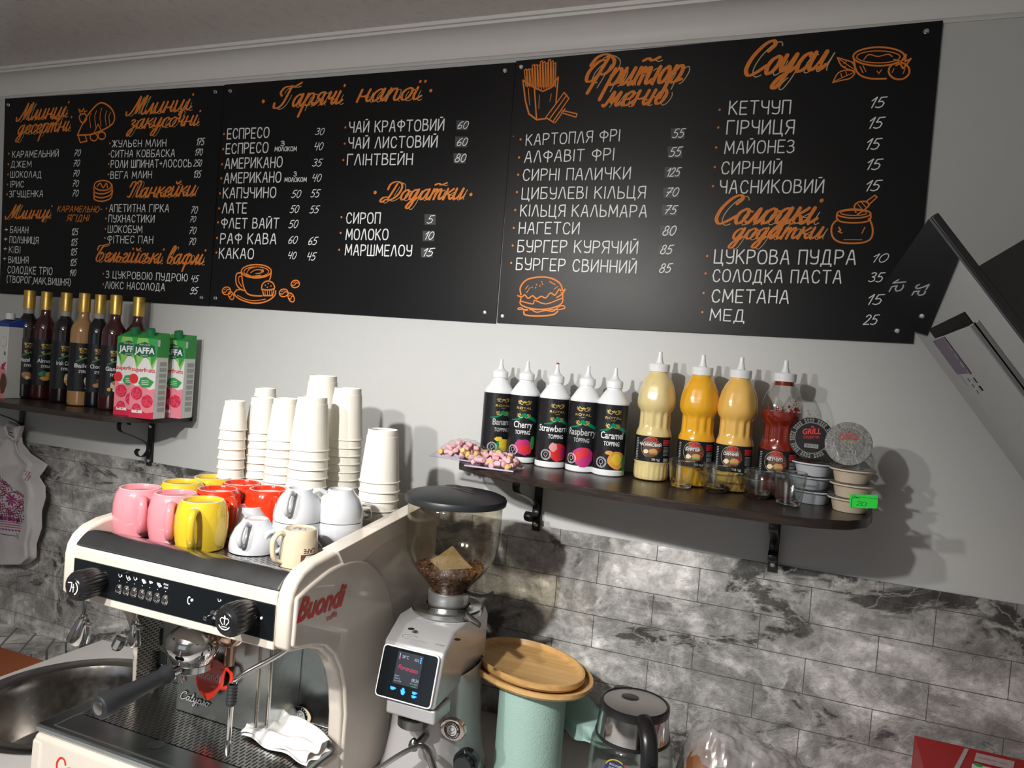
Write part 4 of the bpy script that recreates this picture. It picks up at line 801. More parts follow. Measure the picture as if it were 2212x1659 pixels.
LOW = {
 'и': (.80, [[(0, 1), (0, .3), (.14, 0), (.34, .15), (.46, .55), (.52, 1), (.50, .3), (.62, 0), (.80, .25)]]),
 'к': (.72, [[(.04, 1), (0, 0)], [(.50, 1), (.30, .75), (.06, .5), (.28, .45), (.44, .08), (.56, 0), (.72, .25)]]),
 'а': (.84, [[(.50, .85), (.32, 1), (.08, .75), (.02, .35), (.16, 0), (.36, .2), (.50, .6), (.54, 1), (.52, .3), (.66, 0), (.84, .25)]]),
 'р': (.72, [[(.06, 1), (.0, .2), (-.06, -.9)], [(.02, .45), (.2, .95), (.40, 1), (.52, .7), (.46, .2), (.28, 0), (.06, .12)], [(.4, .05), (.72, .2)]]),
 'п': (.76, [[(.04, 1), (0, 0)], [(.02, .45), (.2, .95), (.38, .95), (.42, .6), (.42, .2), (.56, 0), (.76, .25)]]),
 'т': (1.1, [[(.04, 1), (0, 0)], [(.02, .45), (.18, .95), (.32, .9), (.34, .0)], [(.34, .45), (.5, .95), (.66, .9), (.68, .2), (.82, 0), (1.0, .25)], [(-.05, 1.42), (.2, 1.55), (.5, 1.42), (.85, 1.6)]]),
 'н': (.80, [[(.04, 1), (0, 0)], [(.52, 1), (.48, .3), (.62, 0), (.80, .25)], [(.02, .5), (.25, .42), (.5, .55)]]),
 'о': (.70, [crv([(.34, 1), (.1, .8), (.02, .4), (.16, .02), (.38, .1), (.52, .5), (.48, .9), (.3, 1)], 3), [(.48, .85), (.7, .8)]]),
 'с': (.60, [[(.46, .8), (.34, 1), (.12, .85), (.02, .4), (.14, 0), (.36, .05), (.60, .35)]]),
 'е': (.62, [[(.04, .42), (.30, .5), (.42, .8), (.28, 1), (.08, .75), (.04, .3), (.18, 0), (.38, .08), (.62, .35)]]),
 'д': (.86, [[(.50, .85), (.32, 1), (.08, .75), (.02, .35), (.16, 0), (.36, .2), (.54, 1), (.46, -.3), (.3, -.85), (.08, -.75), (.2, -.3), (.5, 0), (.86, .3)]]),
 'у': (.80, [[(.02, 1), (.02, .4), (.16, .08), (.36, .3), (.52, 1), (.44, -.2), (.26, -.85), (.05, -.75), (.18, -.3), (.5, 0), (.8, .3)]]),
 'ч': (.70, [[(.02, .9), (.1, 1), (.08, .6), (.2, .45), (.4, .65), (.46, 1), (.40, .3), (.52, 0), (.7, .25)]]),
 'ц': (.92, [[(0, 1), (0, .3), (.14, 0), (.34, .15), (.46, .55), (.52, 1), (.50, .3), (.62, 0), (.72, -.1), (.66, -.45), (.56, -.3), (.92, .3)]]),
 'л': (.66, [[(-.08, .1), (.04, .02), (.18, .4), (.34, 1), (.34, .3), (.46, 0), (.66, .25)]]),
 'м': (.92, [[(-.08, .1), (.04, .02), (.16, .5), (.26, 1), (.36, .2), (.62, 1), (.60, .3), (.72, 0), (.92, .25)]]),
 'я': (.80, [[(-.08, .05), (.06, .02), (.3, .45), (.12, .6), (.2, .95), (.5, 1), (.46, .3), (.6, 0), (.8, .25)]]),
 'і': (.42, [[(.04, 1), (0, .3), (.14, 0), (.42, .3)], [(.16, 1.45), (.17, 1.5)]]),
 'ї': (.46, [[(.04, 1), (0, .3), (.14, 0), (.42, .3)], [(.02, 1.45), (.03, 1.5)], [(.3, 1.45), (.31, 1.5)]]),
 'й': (.80, [[(0, 1), (0, .3), (.14, 0), (.34, .15), (.46, .55), (.52, 1), (.50, .3), (.62, 0), (.80, .25)], [(.1, 1.5), (.28, 1.3), (.5, 1.55)]]),
 'ь': (.58, [[(.04, 1), (0, .3), (.14, 0), (.34, .1), (.38, .45), (.2, .58), (.04, .4)], [(.36, .4), (.58, .5)]]),
 'г': (.54, [[(.0, .8), (.14, 1), (.34, .85), (.30, .6), (.1, .3), (.12, .04), (.3, 0), (.54, .28)]]),
 'в': (.60, [[(.06, .9), (.24, 1.3), (.30, 1.75), (.16, 1.85), (.02, 1.2), (.0, .3), (.14, 0), (.34, .12), (.38, .5), (.2, .72), (.06, .6)], [(.34, .5), (.6, .6)]]),
 'ф': (1.0, [[(.42, 1.1), (.36, -.8)], crv([(.40, .9), (.2, 1), (.02, .5), (.16, .02), (.38, .2)], 3), crv([(.40, .75), (.6, 1), (.78, .6), (.66, .05), (.38, .2)], 3), [(.7, .1), (1.0, .3)]]),
 'з': (.64, [[(.04, .85), (.2, 1), (.38, .8), (.18, .5), (.38, .3), (.32, -.4), (.12, -.8), (.0, -.55), (.2, -.1), (.64, .3)]]),
 'ю': (.90, [[(.04, 1), (0, 0)], [(.02, .5), (.28, .5)], crv([(.52, 1), (.32, .75), (.3, .3), (.44, 0), (.64, .15), (.72, .6), (.6, .95), (.5, 1)], 3)]),
 'М': (1.45, [[(-.3, .35), (-.2, .02), (.05, .1), (.32, .9), (.52, 1.85), (.52, .9), (.56, .2), (1.05, 1.85), (1.0, .9), (1.02, .25), (1.18, 0), (1.42, .3)]]),
 'Г': (1.15, [[(1.25, 2.0), (.9, 1.75), (.4, 1.75), (.08, 1.65), (-.05, 1.25), (.1, 1.0)], [(.62, 1.75), (.52, .9), (.4, .25), (.15, -.05), (-.15, .0), (-.22, .35)]]),
 'Д': (1.3, [[(-.05, 1.1), (.0, 1.6), (.4, 1.85), (.9, 1.65), (1.1, 1.1), (.95, .4), (.5, .0), (.15, .05), (-.1, -.2), (-.3, -.05), (-.15, .25), (.2, .3)], [(.55, 1.6), (.45, .9), (.3, .1)]]),
 'П': (1.15, [[(-.2, 1.2), (-.05, 1.7), (.25, 1.6), (.2, .8), (.1, .1), (-.15, .15)], [(.25, 1.3), (.6, 1.8), (.82, 1.5), (.74, .6), (.84, .05), (1.12, .3)]]),
 'Б': (1.05, [[(-.1, 1.3), (-.05, 1.75), (.4, 1.8), (1.05, 2.0)], [(.45, 1.75), (.22, 1.1), (.1, .4), (.3, .0), (.65, .15), (.78, .7), (.5, 1.0), (.2, .75)]]),
 'Ф': (1.5, [[(-.1, 1.3), (.1, 1.8), (.6, 1.95), (1.2, 1.6), (1.3, 1.1), (1.0, .7), (.72, .75)], [(.72, 1.6), (.3, 1.5), (-.02, .9), (.08, .35), (.4, .3), (.68, .7)], [(.8, 1.7), (.62, .4), (.5, -.45)]]),
 'С': (1.05, [[(.72, 1.35), (.9, 1.7), (.7, 1.95), (.35, 1.75), (.05, 1.1), (.02, .4), (.3, .0), (.65, .15), (1.0, .5)]]),
 ' ': (.55, []),
}
LOW['l'] = (.50, [[(.0, .5), (.25, 1.3), (.28, 1.9), (.12, 1.8), (.04, .5), (.12, 0), (.50, .25)]])
LOW['s'] = (.60, [[(-.05, .1), (.2, .6), (.3, 1.05), (.4, .5), (.3, .02), (.05, .08), (.3, .0), (.60, .25)]])
def lay_text(T, s, gap):
    adv = 0; out = []
    for ch in s:
        wd, st = T[ch]
        out.append((adv, st)); adv += wd + (gap if ch != ' ' else 0)
    return out, adv-gap
class Board:
    """lettering painted on a board: takes photo pixels, works on the board's own plane"""
    def __init__(s, cx, cy, k, Y):
        s.ox, s.oy, s.k, s.Y = cx, cy, k, Y; s.patches = []
        self_map = lambda x, z, l: (x, Y-l, z)
        s.cv = {'w': Canvas(self_map), 'o': Canvas(self_map), 's': Canvas(self_map)}
    def P(s, x, y):
        p = atY(s.ox+x/s.k, s.oy+y/s.k, s.Y); return p.x, p.z
    def caps(s, body, x0, y0, x1, y1, h, key='w', lw=.12, m=None, shear=.0, gap=.2):
        A = Vector(s.P(x0, y0)); B = Vector(s.P(x1, y1)); H = s.P(x0, y0-h)[1]-A.y; d = B-A
        out, adv = lay_text(CAP, body, gap); u = d/adv; up = Vector((0, H))
        jr = random.Random(body+str(x0))
        for a, st in out:
            jy = jr.uniform(-.02, .02)
            for pts in st:
                q = [A+u*(a+px+py*shear)+up*(py+jy) for px, py in pts]
                s.cv[key].stroke([(p.x, p.y) for p in q], H*lw, m or chalk, 2)
    def num(s, body, x0, y0, x1, y1, h): s.caps(body, x0, y0, x1-.15*h, y1, h, shear=.22, gap=.14, lw=.11)
    def script(s, body, x0, y0, x1, y1, xh, echo=True, shear=.42, lw=.25):
        A = Vector(s.P(x0, y0)); B = Vector(s.P(x1, y1)); H = s.P(x0, y0-xh)[1]-A.y; d = B-A
        out, adv = lay_text(LOW, body, .02); u = d/adv; up = Vector((0, H)); k = H
        for a, st in out:
            for pts in st:
                base = crv(pts, 4) if 2 < len(pts) < 14 else pts
                q = [A+u*(a+px)+Vector((shear*H*py, 0))+up*py for px, py in base]
                q = [(p.x, p.y) for p in q]
                if echo:
                    e = [(x+k*.40, y-k*.10) for x, y in q]; n = len(e)
                    if n > 3: s.cv['o'].stroke(e[int(n*.15):int(n*.85)], k*.06, tan, 1)
                s.cv['o'].stroke(q, k*lw, orange, 2, nib=.45)
    def dot(s, x, y, r=4.5, m=None): p = s.P(x, y); q = s.P(x+r, y); s.cv['o'].disc(*p, abs(q[0]-p[0])*1.0, m or orange, 2, n=12)
    def line(s, pts, w=6.5, m=None, k=0, closed=False, layer=2):
        if k: pts = crv(pts, k, closed)
        elif closed: pts = list(pts)+[pts[0]]
        q = [s.P(*p) for p in pts]; a = s.P(0, 0); b = s.P(100, 0)
        s.cv['o'].stroke(q, abs(b[0]-a[0])/100*w, m or orange, layer)
    def patch(s, x0, y0, x1, y1):
        c = Canvas(lambda x, z, l: (x, s.Y-l, z)); c.poly([s.P(x0, y1), s.P(x1, y1), s.P(x1, y0), s.P(x0, y0)], sticker_m, 1); s.patches.append(c)
BY = -.006
def board(name_lbl, corners, screws, draws):
    q = [atY(*c, BY) for c in corners]
    c = (q[0]+q[1]+q[2]+q[3])/4; zb = min(p.z for p in q)
    root = empty('menu_board', (c.x, 0, zb), name_lbl, 'menu board', 'menu boards in a row along the wall')
    mb = MB(); mb.prism([(p.x, p.z) for p in q], 'y', BY, -.001); mb.build('panel', board_m, root)
    for sx, sy in screws:
        p = atY(sx, sy, BY); T = Matrix.Translation((p.x, BY, p.z)) @ Matrix.Rotation(PI/2, 4, 'X')
        m = MB(); m.lathe([(0.0058, 0), (.0058, .0012), (.0045, .0025), (.0042, .005), (0, .0055)], 8, T=T); m.build('screw', screw_m, root)
    for B in draws:
        for c in B.patches: c.build('price_sticker', root)
        for k, nm in (('w', 'white_lettering'), ('o', 'orange_lettering')):
            if B.cv[k].mb.v: B.cv[k].build(nm, root)
    return root
# ---- left board
def bean(B, x, y, rx, ry, a):
    c, s = math.cos(math.radians(a)), math.sin(math.radians(a))
    R = lambda pts: [(x+u*c-v*s, y+u*s+v*c) for u, v in pts]
    B.line(R(ell(0, 0, rx, ry, n=16)), 6); B.line(R([(-rx*.85, 0), (-rx*.3, ry*.25), (rx*.3, -ry*.2), (rx*.85, 0)]), 5, k=3)
    B.line(R([(-rx*.5, -ry*.45), (rx*.2, -ry*.55)]), 3)
B1 = Board(0, 150, 3.13, BY)
for r in [('КАРАМЕЛЬНИЙ', 85, 597, 397, 590, 42), ('ДЖЕМ', 76, 662, 213, 660, 40), ('ШОКОЛАД', 73, 730, 281, 732, 40), ('ІРИС', 73, 798, 161, 798, 41), ('ЗГУЩЕНКА', 64, 864, 292, 862, 42),
          ('БАНАН', 71, 1105, 191, 1107, 42), ('ПОЛУНИЦЯ', 66, 1172, 259, 1178, 43), ('КІВІ', 63, 1240, 138, 1241, 42), ('ВИШНЯ', 59, 1308, 192, 1311, 42), ('СОЛОДКЕ ТРІО', 53, 1376, 354, 1388, 46), ('(ТВОРОГ,МАК,ВИШНЯ)', 48, 1438, 476, 1462, 42),
          ('ЖУЛЬЄН МЛИН', 759, 525, 1123, 521, 45), ('СИТНА КОВБАСКА', 751, 595, 1182, 590, 46), ('РОЛИ ШПИНАТ+ЛОСОСЬ', 751, 664, 1294, 660, 48), ('ВЕГА МЛИН', 749, 737, 1026, 734, 45),
          ('АПЕТИТНА ГІРКА', 741, 962, 1142, 964, 48), ('ПУХНАСТИКИ', 736, 1032, 1044, 1034, 47), ('ШОКОБУМ', 731, 1102, 961, 1106, 46), ('ФІТНЕС ПАН', 727, 1172, 1034, 1176, 47),
          ('З ЦУКРОВОЮ ПУДРОЮ', 718, 1408, 1268, 1433, 46), ('ЛЮКС НАСОЛОДА', 713, 1480, 1114, 1496, 46)]: B1.caps(*r)
for r in [('70', 500, 588, 547, 586, 42), ('70', 495, 656, 541, 655, 42), ('70', 493, 724, 538, 723, 42), ('70', 490, 792, 534, 792, 42), ('70', 488, 858, 533, 858, 42),
          ('125', 484, 1120, 531, 1120, 44), ('125', 480, 1190, 526, 1190, 44), ('125', 478, 1256, 523, 1256, 44), ('125', 475, 1326, 521, 1326, 44), ('140', 470, 1396, 517, 1396, 42),
          ('175', 1328, 513, 1384, 513, 48), ('170', 1318, 582, 1372, 582, 44), ('250', 1309, 656, 1367, 656, 44), ('135', 1309, 731, 1361, 731, 46), ('70', 1290, 974, 1338, 974, 46), ('70', 1283, 1032, 1326, 1032, 38), ('70', 1278, 1112, 1328, 1112, 46), ('70', 1276, 1187, 1325, 1187, 46), ('45', 1291, 1438, 1342, 1438, 44), ('95', 1286, 1520, 1338, 1520, 46)]: B1.num(*r)
for y in (1085, 1148, 1214, 1280): B1.caps('+', 33+ (1085-y)*.05, y+20, 52+(1085-y)*.05, y+20, 42)
for x, y in [(62, 570), (58, 642), (56, 710), (53, 778), (50, 845), (745, 500), (740, 572), (737, 640), (735, 710), (722, 940), (718, 1008), (715, 1078), (711, 1140), (700, 1382), (700, 1452)]: B1.dot(x, y, 5)
for r in [('Млинці', 125, 350, 450, 318, 62), ('десертні', 118, 440, 470, 412, 58), ('Млинці', 872, 312, 1290, 272, 66), ('закусочні', 872, 402, 1340, 375, 60), ('Панкейки', 868, 868, 1318, 852, 62), ('Млинці', 50, 1012, 340, 1003, 52), ('Бельгійські вафлі', 640, 1296, 1372, 1318, 60)]: B1.script(*r)
B1.caps('КАРАМЕЛЬНО-', 388, 962, 686, 966, 38, 'o', .14, orange, .2); B1.caps('ЯГІДНІ', 452, 1025, 597, 1025, 40, 'o', .14, orange, .2)
for pts in [[(525, 445), (565, 360), (610, 290), (680, 226), (745, 255), (775, 310), (765, 365), (700, 408), (615, 440), (525, 445)]]: B1.line(pts, 7, k=4)
for x in (620, 655, 690, 725, 750): B1.line([(x, 262+abs(x-690)*.5), (x-12, 320), (x-5, 395-(x-620)*.15)], 4, k=3)
B1.line([(545, 350), (538, 315), (575, 300), (588, 335), (566, 362), (545, 350)], 6, k=3); B1.line([(545, 300), (535, 270), (556, 288), (568, 262), (572, 290), (590, 280)], 5)
for cx, cy in ((637, 458), (690, 448)): B1.line(ell(cx, cy, 25, 25, n=18), 6)
B1.line([(637, 430), (665, 370), (690, 420)], 5); B1.line([(530, 450), (545, 495), (590, 485), (575, 440)], 6)
B1.line(ell(697, 785, 58, 34, n=20), 6); B1.line([(660, 790), (680, 770), (700, 800), (720, 770), (730, 800)], 6, k=3)
for dy in (0, 26, 50): B1.line([(636, 800+dy), (642, 830+dy), (690, 842+dy), (745, 825+dy), (762, 790+dy)], 6, k=4)
B1.line([(638, 790), (640, 870)], 5); B1.line([(758, 775), (764, 830)], 5)
# ---- middle board
B2 = Board(450, 130, 2.91, BY)
for r in [('ЕСПРЕСО', 120, 495, 381, 487, 62), ('ЕСПРЕСО', 112, 588, 375, 580, 62), ('АМЕРИКАНО', 106, 682, 464, 672, 62), ('АМЕРИКАНО', 101, 773, 456, 767, 62), ('КАПУЧИНО', 94, 866, 424, 864, 62), ('ЛАТЕ', 89, 962, 240, 962, 62), ('ФЛЕТ ВАЙТ', 82, 1055, 442, 1056, 60), ('РАФ КАВА', 77, 1152, 426, 1156, 62), ('КАКАО', 69, 1245, 284, 1250, 62),
          ('ЧАЙ КРАФТОВИЙ', 886, 455, 1480, 440, 66), ('ЧАЙ ЛИСТОВИЙ', 881, 555, 1438, 545, 66), ('ГЛІНТВЕЙН', 874, 660, 1282, 655, 66), ('СИРОП', 868, 1025, 1079, 1027, 65), ('МОЛОКО', 866, 1127, 1129, 1130, 65), ('МАРШМЕЛОУ', 861, 1225, 1276, 1232, 65)]: B2.caps(*r)
for r in [('З', 457, 538, 478, 537, 28), ('МОЛОКОМ', 419, 572, 555, 571, 26), ('З', 538, 730, 554, 730, 28), ('МОЛОКОМ', 481, 765, 618, 764, 26)]: B2.caps(*r, lw=.19)
for r in [('30', 672, 470, 728, 470, 42), ('40', 664, 565, 722, 565, 46), ('35', 653, 668, 714, 668, 46), ('40', 651, 763, 710, 763, 46), ('50', 522, 865, 582, 864, 46), ('55', 643, 862, 700, 862, 48), ('50', 513, 960, 570, 960, 46), ('55', 637, 962, 695, 962, 46), ('50', 505, 1055, 564, 1055, 48), ('60', 502, 1153, 560, 1153, 46), ('65', 627, 1160, 685, 1160, 48), ('40', 499, 1250, 553, 1250, 44), ('45', 619, 1258, 675, 1258, 48),
          ('60', 1564, 432, 1633, 431, 46), ('60', 1560, 538, 1628, 538, 48), ('80', 1548, 640, 1618, 640, 50), ('5', 1374, 1025, 1412, 1025, 48), ('10', 1356, 1127, 1416, 1127, 48), ('15', 1344, 1233, 1412, 1233, 50)]: B2.num(*r)
for p in [(1560, 378, 1632, 440), (1552, 480, 1628, 548), (1542, 585, 1618, 650), (1360, 968, 1430, 1035), (1348, 1073, 1420, 1138), (1338, 1180, 1410, 1240)]: B2.patch(*p)
for x, y in [(100, 465), (95, 560), (88, 655), (83, 743), (75, 838), (70, 932), (63, 1020), (57, 1118), (52, 1210), (863, 423), (858, 525), (850, 628), (838, 987), (833, 1086), (824, 1192)]: B2.dot(x, y, 6)
for x, y in [(347, 260), (1400, 192), (1050, 832), (1652, 845)]: B2.dot(x, y, 10)
for r in [('Гарячі', 425, 298, 835, 272, 72), ('напої', 935, 262, 1335, 246, 72), ('Додатки', 1105, 880, 1600, 872, 62)]: B2.script(*r)
B2.line(ell(303, 1327, 94, 42, n=32), 7); B2.line(ell(303, 1330, 78, 31, n=28), 5)
B2.line([(245, 1335), (262, 1312), (305, 1300), (352, 1306)], 5, k=4); B2.line([(240, 1342), (275, 1358), (330, 1352)], 5, k=4); B2.line([(268, 1336), (300, 1318), (345, 1322), (330, 1338), (300, 1342)], 5, k=4); B2.dot(342, 1325, 9)
B2.line([(210, 1335), (218, 1400), (236, 1455), (262, 1475), (305, 1482), (340, 1482)], 7, k=4); B2.line([(397, 1335), (392, 1365), (384, 1388)], 7)
B2.line([(213, 1335), (182, 1342), (174, 1372), (180, 1412), (205, 1440), (236, 1450)], 7, k=4); B2.line([(212, 1358), (195, 1362), (193, 1392), (214, 1425)], 5, k=3)
B2.line([(180, 1445), (165, 1470), (205, 1505), (290, 1528), (370, 1515), (418, 1480), (425, 1450)], 7, k=4); B2.line([(185, 1478), (240, 1505), (300, 1512), (360, 1502)], 4, k=3); B2.line([(180, 1445), (215, 1440)], 5)
B2.line([(336, 1440), (340, 1412), (360, 1392), (385, 1390), (408, 1402), (418, 1430), (405, 1440), (375, 1445), (336, 1440)], 7, k=4); B2.line([(340, 1440), (350, 1480), (405, 1480), (416, 1436)], 7)
for x in (358, 372, 386, 400): B2.line([(x, 1442), (x+1, 1480)], 4)
for p in [(360, 1415), (378, 1405), (395, 1420), (372, 1428)]: B2.dot(*p, 4)
for b in [(115, 1450, 27, 24, -20), (145, 1480, 16, 26, -20), (548, 1407, 27, 23, -15), (475, 1463, 28, 24, -10), (522, 1492, 18, 30, -25)]: bean(B2, *b)
# ---- right board
B3 = Board(1060, 60, 2.514, BY)
for r in [('КАРТОПЛЯ ФРІ', 192, 640, 699, 614, 58), ('АЛФАВІТ ФРІ', 184, 732, 667, 718, 60), ('СИРНІ ПАЛИЧКИ', 175, 830, 757, 822, 60), ('ЦИБУЛЕВІ КІЛЬЦЯ', 170, 930, 837, 925, 60), ('КІЛЬЦЯ КАЛЬМАРА', 162, 1023, 846, 1028, 60), ('НАГЕТСИ', 154, 1118, 479, 1120, 60), ('БУРГЕР КУРЯЧИЙ', 147, 1217, 796, 1226, 62), ('БУРГЕР СВИННИЙ', 139, 1313, 789, 1332, 62)]: B3.caps(*r, lw=.10)
for r in [('55', 986, 598, 1050, 597, 48), ('55', 968, 700, 1034, 699, 50), ('125', 954, 808, 1028, 807, 46), ('70', 946, 915, 1018, 915, 46), ('75', 941, 1012, 1008, 1012, 46), ('80', 931, 1128, 1003, 1128, 50), ('85', 919, 1228, 985, 1228, 48), ('85', 914, 1330, 979, 1330, 48)]: B3.num(*r)
for p in [(978, 545, 1055, 605), (962, 645, 1040, 707), (945, 757, 1028, 815), (938, 868, 1020, 925), (930, 962, 1012, 1022), (920, 1075, 1000, 1135), (910, 1180, 992, 1238), (903, 1278, 983, 1337)]: B3.patch(*p)
for x, y in [(163, 607), (155, 705), (150, 798), (143, 893), (134, 990), (126, 1087), (120, 1183), (112, 1277)]: B3.dot(x, y, 6)
B3.dot(124, 590, 3)
for r in [('Фритюр', 500, 318, 1030, 296, 84), ('меню', 612, 428, 950, 412, 74)]: B3.script(*r)
B3.line([(176, 285), (190, 400), (208, 468), (250, 500), (300, 494)], 8); B3.line([(176, 285), (238, 326), (250, 500)], 7); B3.line([(238, 326), (285, 346), (330, 325), (368, 268), (355, 405)], 7)
for i, x in enumerate(range(192, 360, 14)):
    t = 240-62*math.sin((i+1)/13*PI*.62)+8*((i*7) % 3); B3.line([(x, 318-(abs(x-285)<40)*-15), (x-9+i*.6, t), (x+2+i*.6, t-6), (x+7, 322)], 5)
for a, b in [((300, 488), (400, 352)), ((318, 500), (415, 365)), ((338, 512), (425, 385)), ((352, 515), (405, 440))]: B3.line([a, b], 6)
B3.line([(300, 488), (345, 516)], 6); B3.line([(400, 352), (425, 385)], 6); B3.line([(392, 450), (470, 468), (464, 486), (385, 462), (392, 450)], 6); B3.line([(265, 365), (262, 440)], 4); B3.line([(205, 330), (212, 420)], 4); B3.line([(330, 360), (322, 400)], 4)
B3.line([(165, 1450), (162, 1410), (195, 1370), (255, 1355), (320, 1358), (370, 1382), (388, 1412), (386, 1440)], 8, k=4)
B3.line([(148, 1455), (170, 1462), (185, 1450), (205, 1470), (228, 1455), (250, 1472), (275, 1458), (300, 1468), (325, 1440), (350, 1452), (372, 1420), (385, 1432), (405, 1420), (390, 1445), (360, 1465)], 7, k=3)
B3.line([(165, 1470), (162, 1500), (200, 1520), (270, 1530), (340, 1520), (388, 1495), (392, 1450)], 7, k=4); B3.line([(165, 1485), (230, 1500), (240, 1480), (300, 1500), (385, 1470)], 6, k=3)
B3.line([(148, 1525), (165, 1520), (190, 1535), (220, 1530), (250, 1545), (300, 1535), (340, 1540), (370, 1515), (398, 1510), (380, 1530), (150, 1530)], 6, k=3)
B3.line([(180, 1540), (190, 1560), (270, 1565), (340, 1558), (365, 1540)], 8, k=4)
for p in [(225, 1410), (250, 1395), (245, 1412), (278, 1380), (282, 1392), (268, 1402)]: B3.dot(*p, 4)
B3.line([(190, 1420), (205, 1400)], 4); B3.line([(320, 1378), (350, 1395)], 5); B3.line([(195, 1440), (215, 1410)], 4); B3.line([(345, 1420), (365, 1405)], 4)
B4 = Board(1480, 40, 2.305, BY)
for r in [('КЕТЧУП', 219, 478, 521, 474, 64), ('ГІРЧИЦЯ', 207, 577, 539, 574, 66), ('МАЙОНЕЗ', 197, 673, 539, 668, 60), ('СИРНИЙ', 180, 775, 477, 772, 60), ('ЧАСНИКОВИЙ', 172, 870, 687, 868, 62), ('ЦУКРОВА ПУДРА', 145, 1218, 847, 1226, 66), ('СОЛОДКА ПАСТА', 137, 1310, 776, 1318, 60), ('СМЕТАНА', 132, 1412, 514, 1418, 62), ('МЕД', 124, 1502, 294, 1508, 56)]: B4.caps(*r, lw=.10)
for r in [('15', 915, 445, 990, 443, 52), ('15', 906, 548, 980, 546, 54), ('15', 894, 653, 966, 652, 54), ('15', 896, 753, 970, 752, 52), ('15', 891, 860, 966, 858, 52), ('10', 924, 1215, 1004, 1214, 42), ('35', 911, 1312, 983, 1312, 46), ('15', 900, 1425, 976, 1425, 50), ('25', 886, 1525, 956, 1524, 48)]: B4.num(*r)
for x, y in [(172, 455), (165, 543), (155, 643), (148, 740), (139, 835), (110, 1183), (102, 1270), (92, 1367), (86, 1462)]: B4.dot(x, y, 6)
for r in [('Соуси', 285, 288, 690, 252, 84), ('Солодкі', 140, 1022, 645, 1018, 72), ('додатки', 232, 1098, 680, 1094, 52)]: B4.script(*r)
B4.line(ell(965, 190, 128, 46, n=36), 8); B4.line(ell(962, 192, 108, 30, n=30), 5); B4.line([(890, 205), (915, 180), (960, 190), (1010, 178), (1030, 190)], 5, k=3)
B4.line([(840, 205), (850, 255), (875, 285), (925, 300), (1000, 300)], 8, k=4); B4.line(ell(1065, 262, 52, 42, n=26), 8); B4.line([(870, 240), (885, 270)], 5); B4.line([(885, 235), (900, 265)], 4); B4.line([(955, 262), (965, 275), (978, 255)], 4)
B4.line([(1040, 205), (1075, 215), (1100, 180), (1095, 215), (1125, 200), (1100, 232), (1085, 250), (1070, 225), (1050, 235)], 7); B4.line([(1040, 250), (1030, 270)], 4); B4.line([(1095, 250), (1085, 275)], 4)
B4.line([(758, 195), (778, 235), (815, 255), (845, 258), (835, 222), (800, 208), (758, 195)], 6, k=3); B4.line([(735, 320), (762, 272), (805, 258), (845, 268), (822, 298), (780, 308), (735, 320)], 6, k=3)
for a, b in [((770, 205), (838, 252)), ((745, 312), (838, 270)), ((790, 225), (805, 212)), ((800, 240), (785, 240)), ((780, 292), (775, 275)), ((805, 283), (800, 266))]: B4.line([a, b], 4)
B4.line(ell(840, 972, 84, 22, n=28), 7); B4.line(ell(840, 968, 66, 13, n=22), 5); B4.line([(756, 972), (758, 1002), (800, 1016), (880, 1016), (920, 1002), (924, 972)], 7, k=4)
B4.line([(760, 1000), (735, 1025), (728, 1060), (740, 1095), (775, 1115), (840, 1120), (900, 1112), (928, 1090), (934, 1050), (925, 1015), (915, 998)], 8, k=4)
B4.line([(850, 965), (842, 935), (862, 915), (900, 912), (915, 930), (890, 955), (858, 975)], 7, k=3); B4.line([(900, 912), (945, 880), (955, 890), (915, 928)], 6); B4.line([(860, 925), (885, 955)], 4); B4.line([(878, 915), (902, 942)], 4)
B4.line([(765, 1040), (775, 1055), (762, 1060), (780, 1068)], 6); B4.line([(895, 1040), (880, 1070)], 5); B4.line([(790, 1102), (880, 1102)], 4)
board('black menu board at the left end listing pancakes and waffles', [(0-1, 633.5), (451, 661), (484, 184.7), (11, 213)], [(19, 227), (466, 199), (436, 643)], [B1])
board('black menu board in the middle of the row listing hot drinks', [(453, 660.5), (1070, 698.3), (1114, 134.5), (484.6, 183)], [(498, 197), (1091, 153), (466, 644), (1048, 675)], [B2])
board('black menu board at the right end listing fried food and sauces', [(1073.5, 697), (1972, 742), (2037, 44), (1115, 131.5)], [(1126, 145), (2001, 68), (1086, 683), (1938, 715)], [B3, B4])
# ------------------------------------------------------------------ embroidered cloth on the left bracket
cloth_w = mat('white_linen', (.58, .56, .57), .8, bump=.3, bs=400, sub=.05)
def rows_surf(rows, Yf):
    """rows of (photo y, x left, x right) hung in front of the wall"""
    def fn(u, v):
        k = v*(len(rows)-1); i = min(int(k), len(rows)-2); t = k-i
        a = [rows[i][j]*(1-t)+rows[i+1][j]*t for j in range(3)]
        return atY(a[1]+(a[2]-a[1])*u, a[0], Yf(u, v))
    return fn
crow = [(944, 17, 48), (958, 4, 52), (980, -14, 66), (1004, -30, 101), (1018, -40, 96), (1030, -46, 88), (1050, -52, 97), (1075, -58, 97), (1105, -62, 93), (1140, -66, 88), (1175, -70, 82), (1205, -72, 76), (1220, -74, 58)]
cY = lambda u, v: -.040-.012*math.sin(u*7+v*2.5)*min(1, v*3)-.003*math.sin(u*21-v*4)*v-.012*math.exp(-((u-.62-.25*v)/.05)**2)
crow = [(y+0, a, b+3*math.sin(y*.09)) for y, a, b in crow]
csf = rows_surf(crow, cY)
cl = empty('embroidered_cloth', atY(30, 1100, -.05), 'white cloth with magenta cross stitch hanging from the left shelf bracket', 'towel')
mb = MB(); mb.grid(csf, 70, 60); mb.build('cloth', cloth_w, cl, solid=.002, fix=False, ang=180)
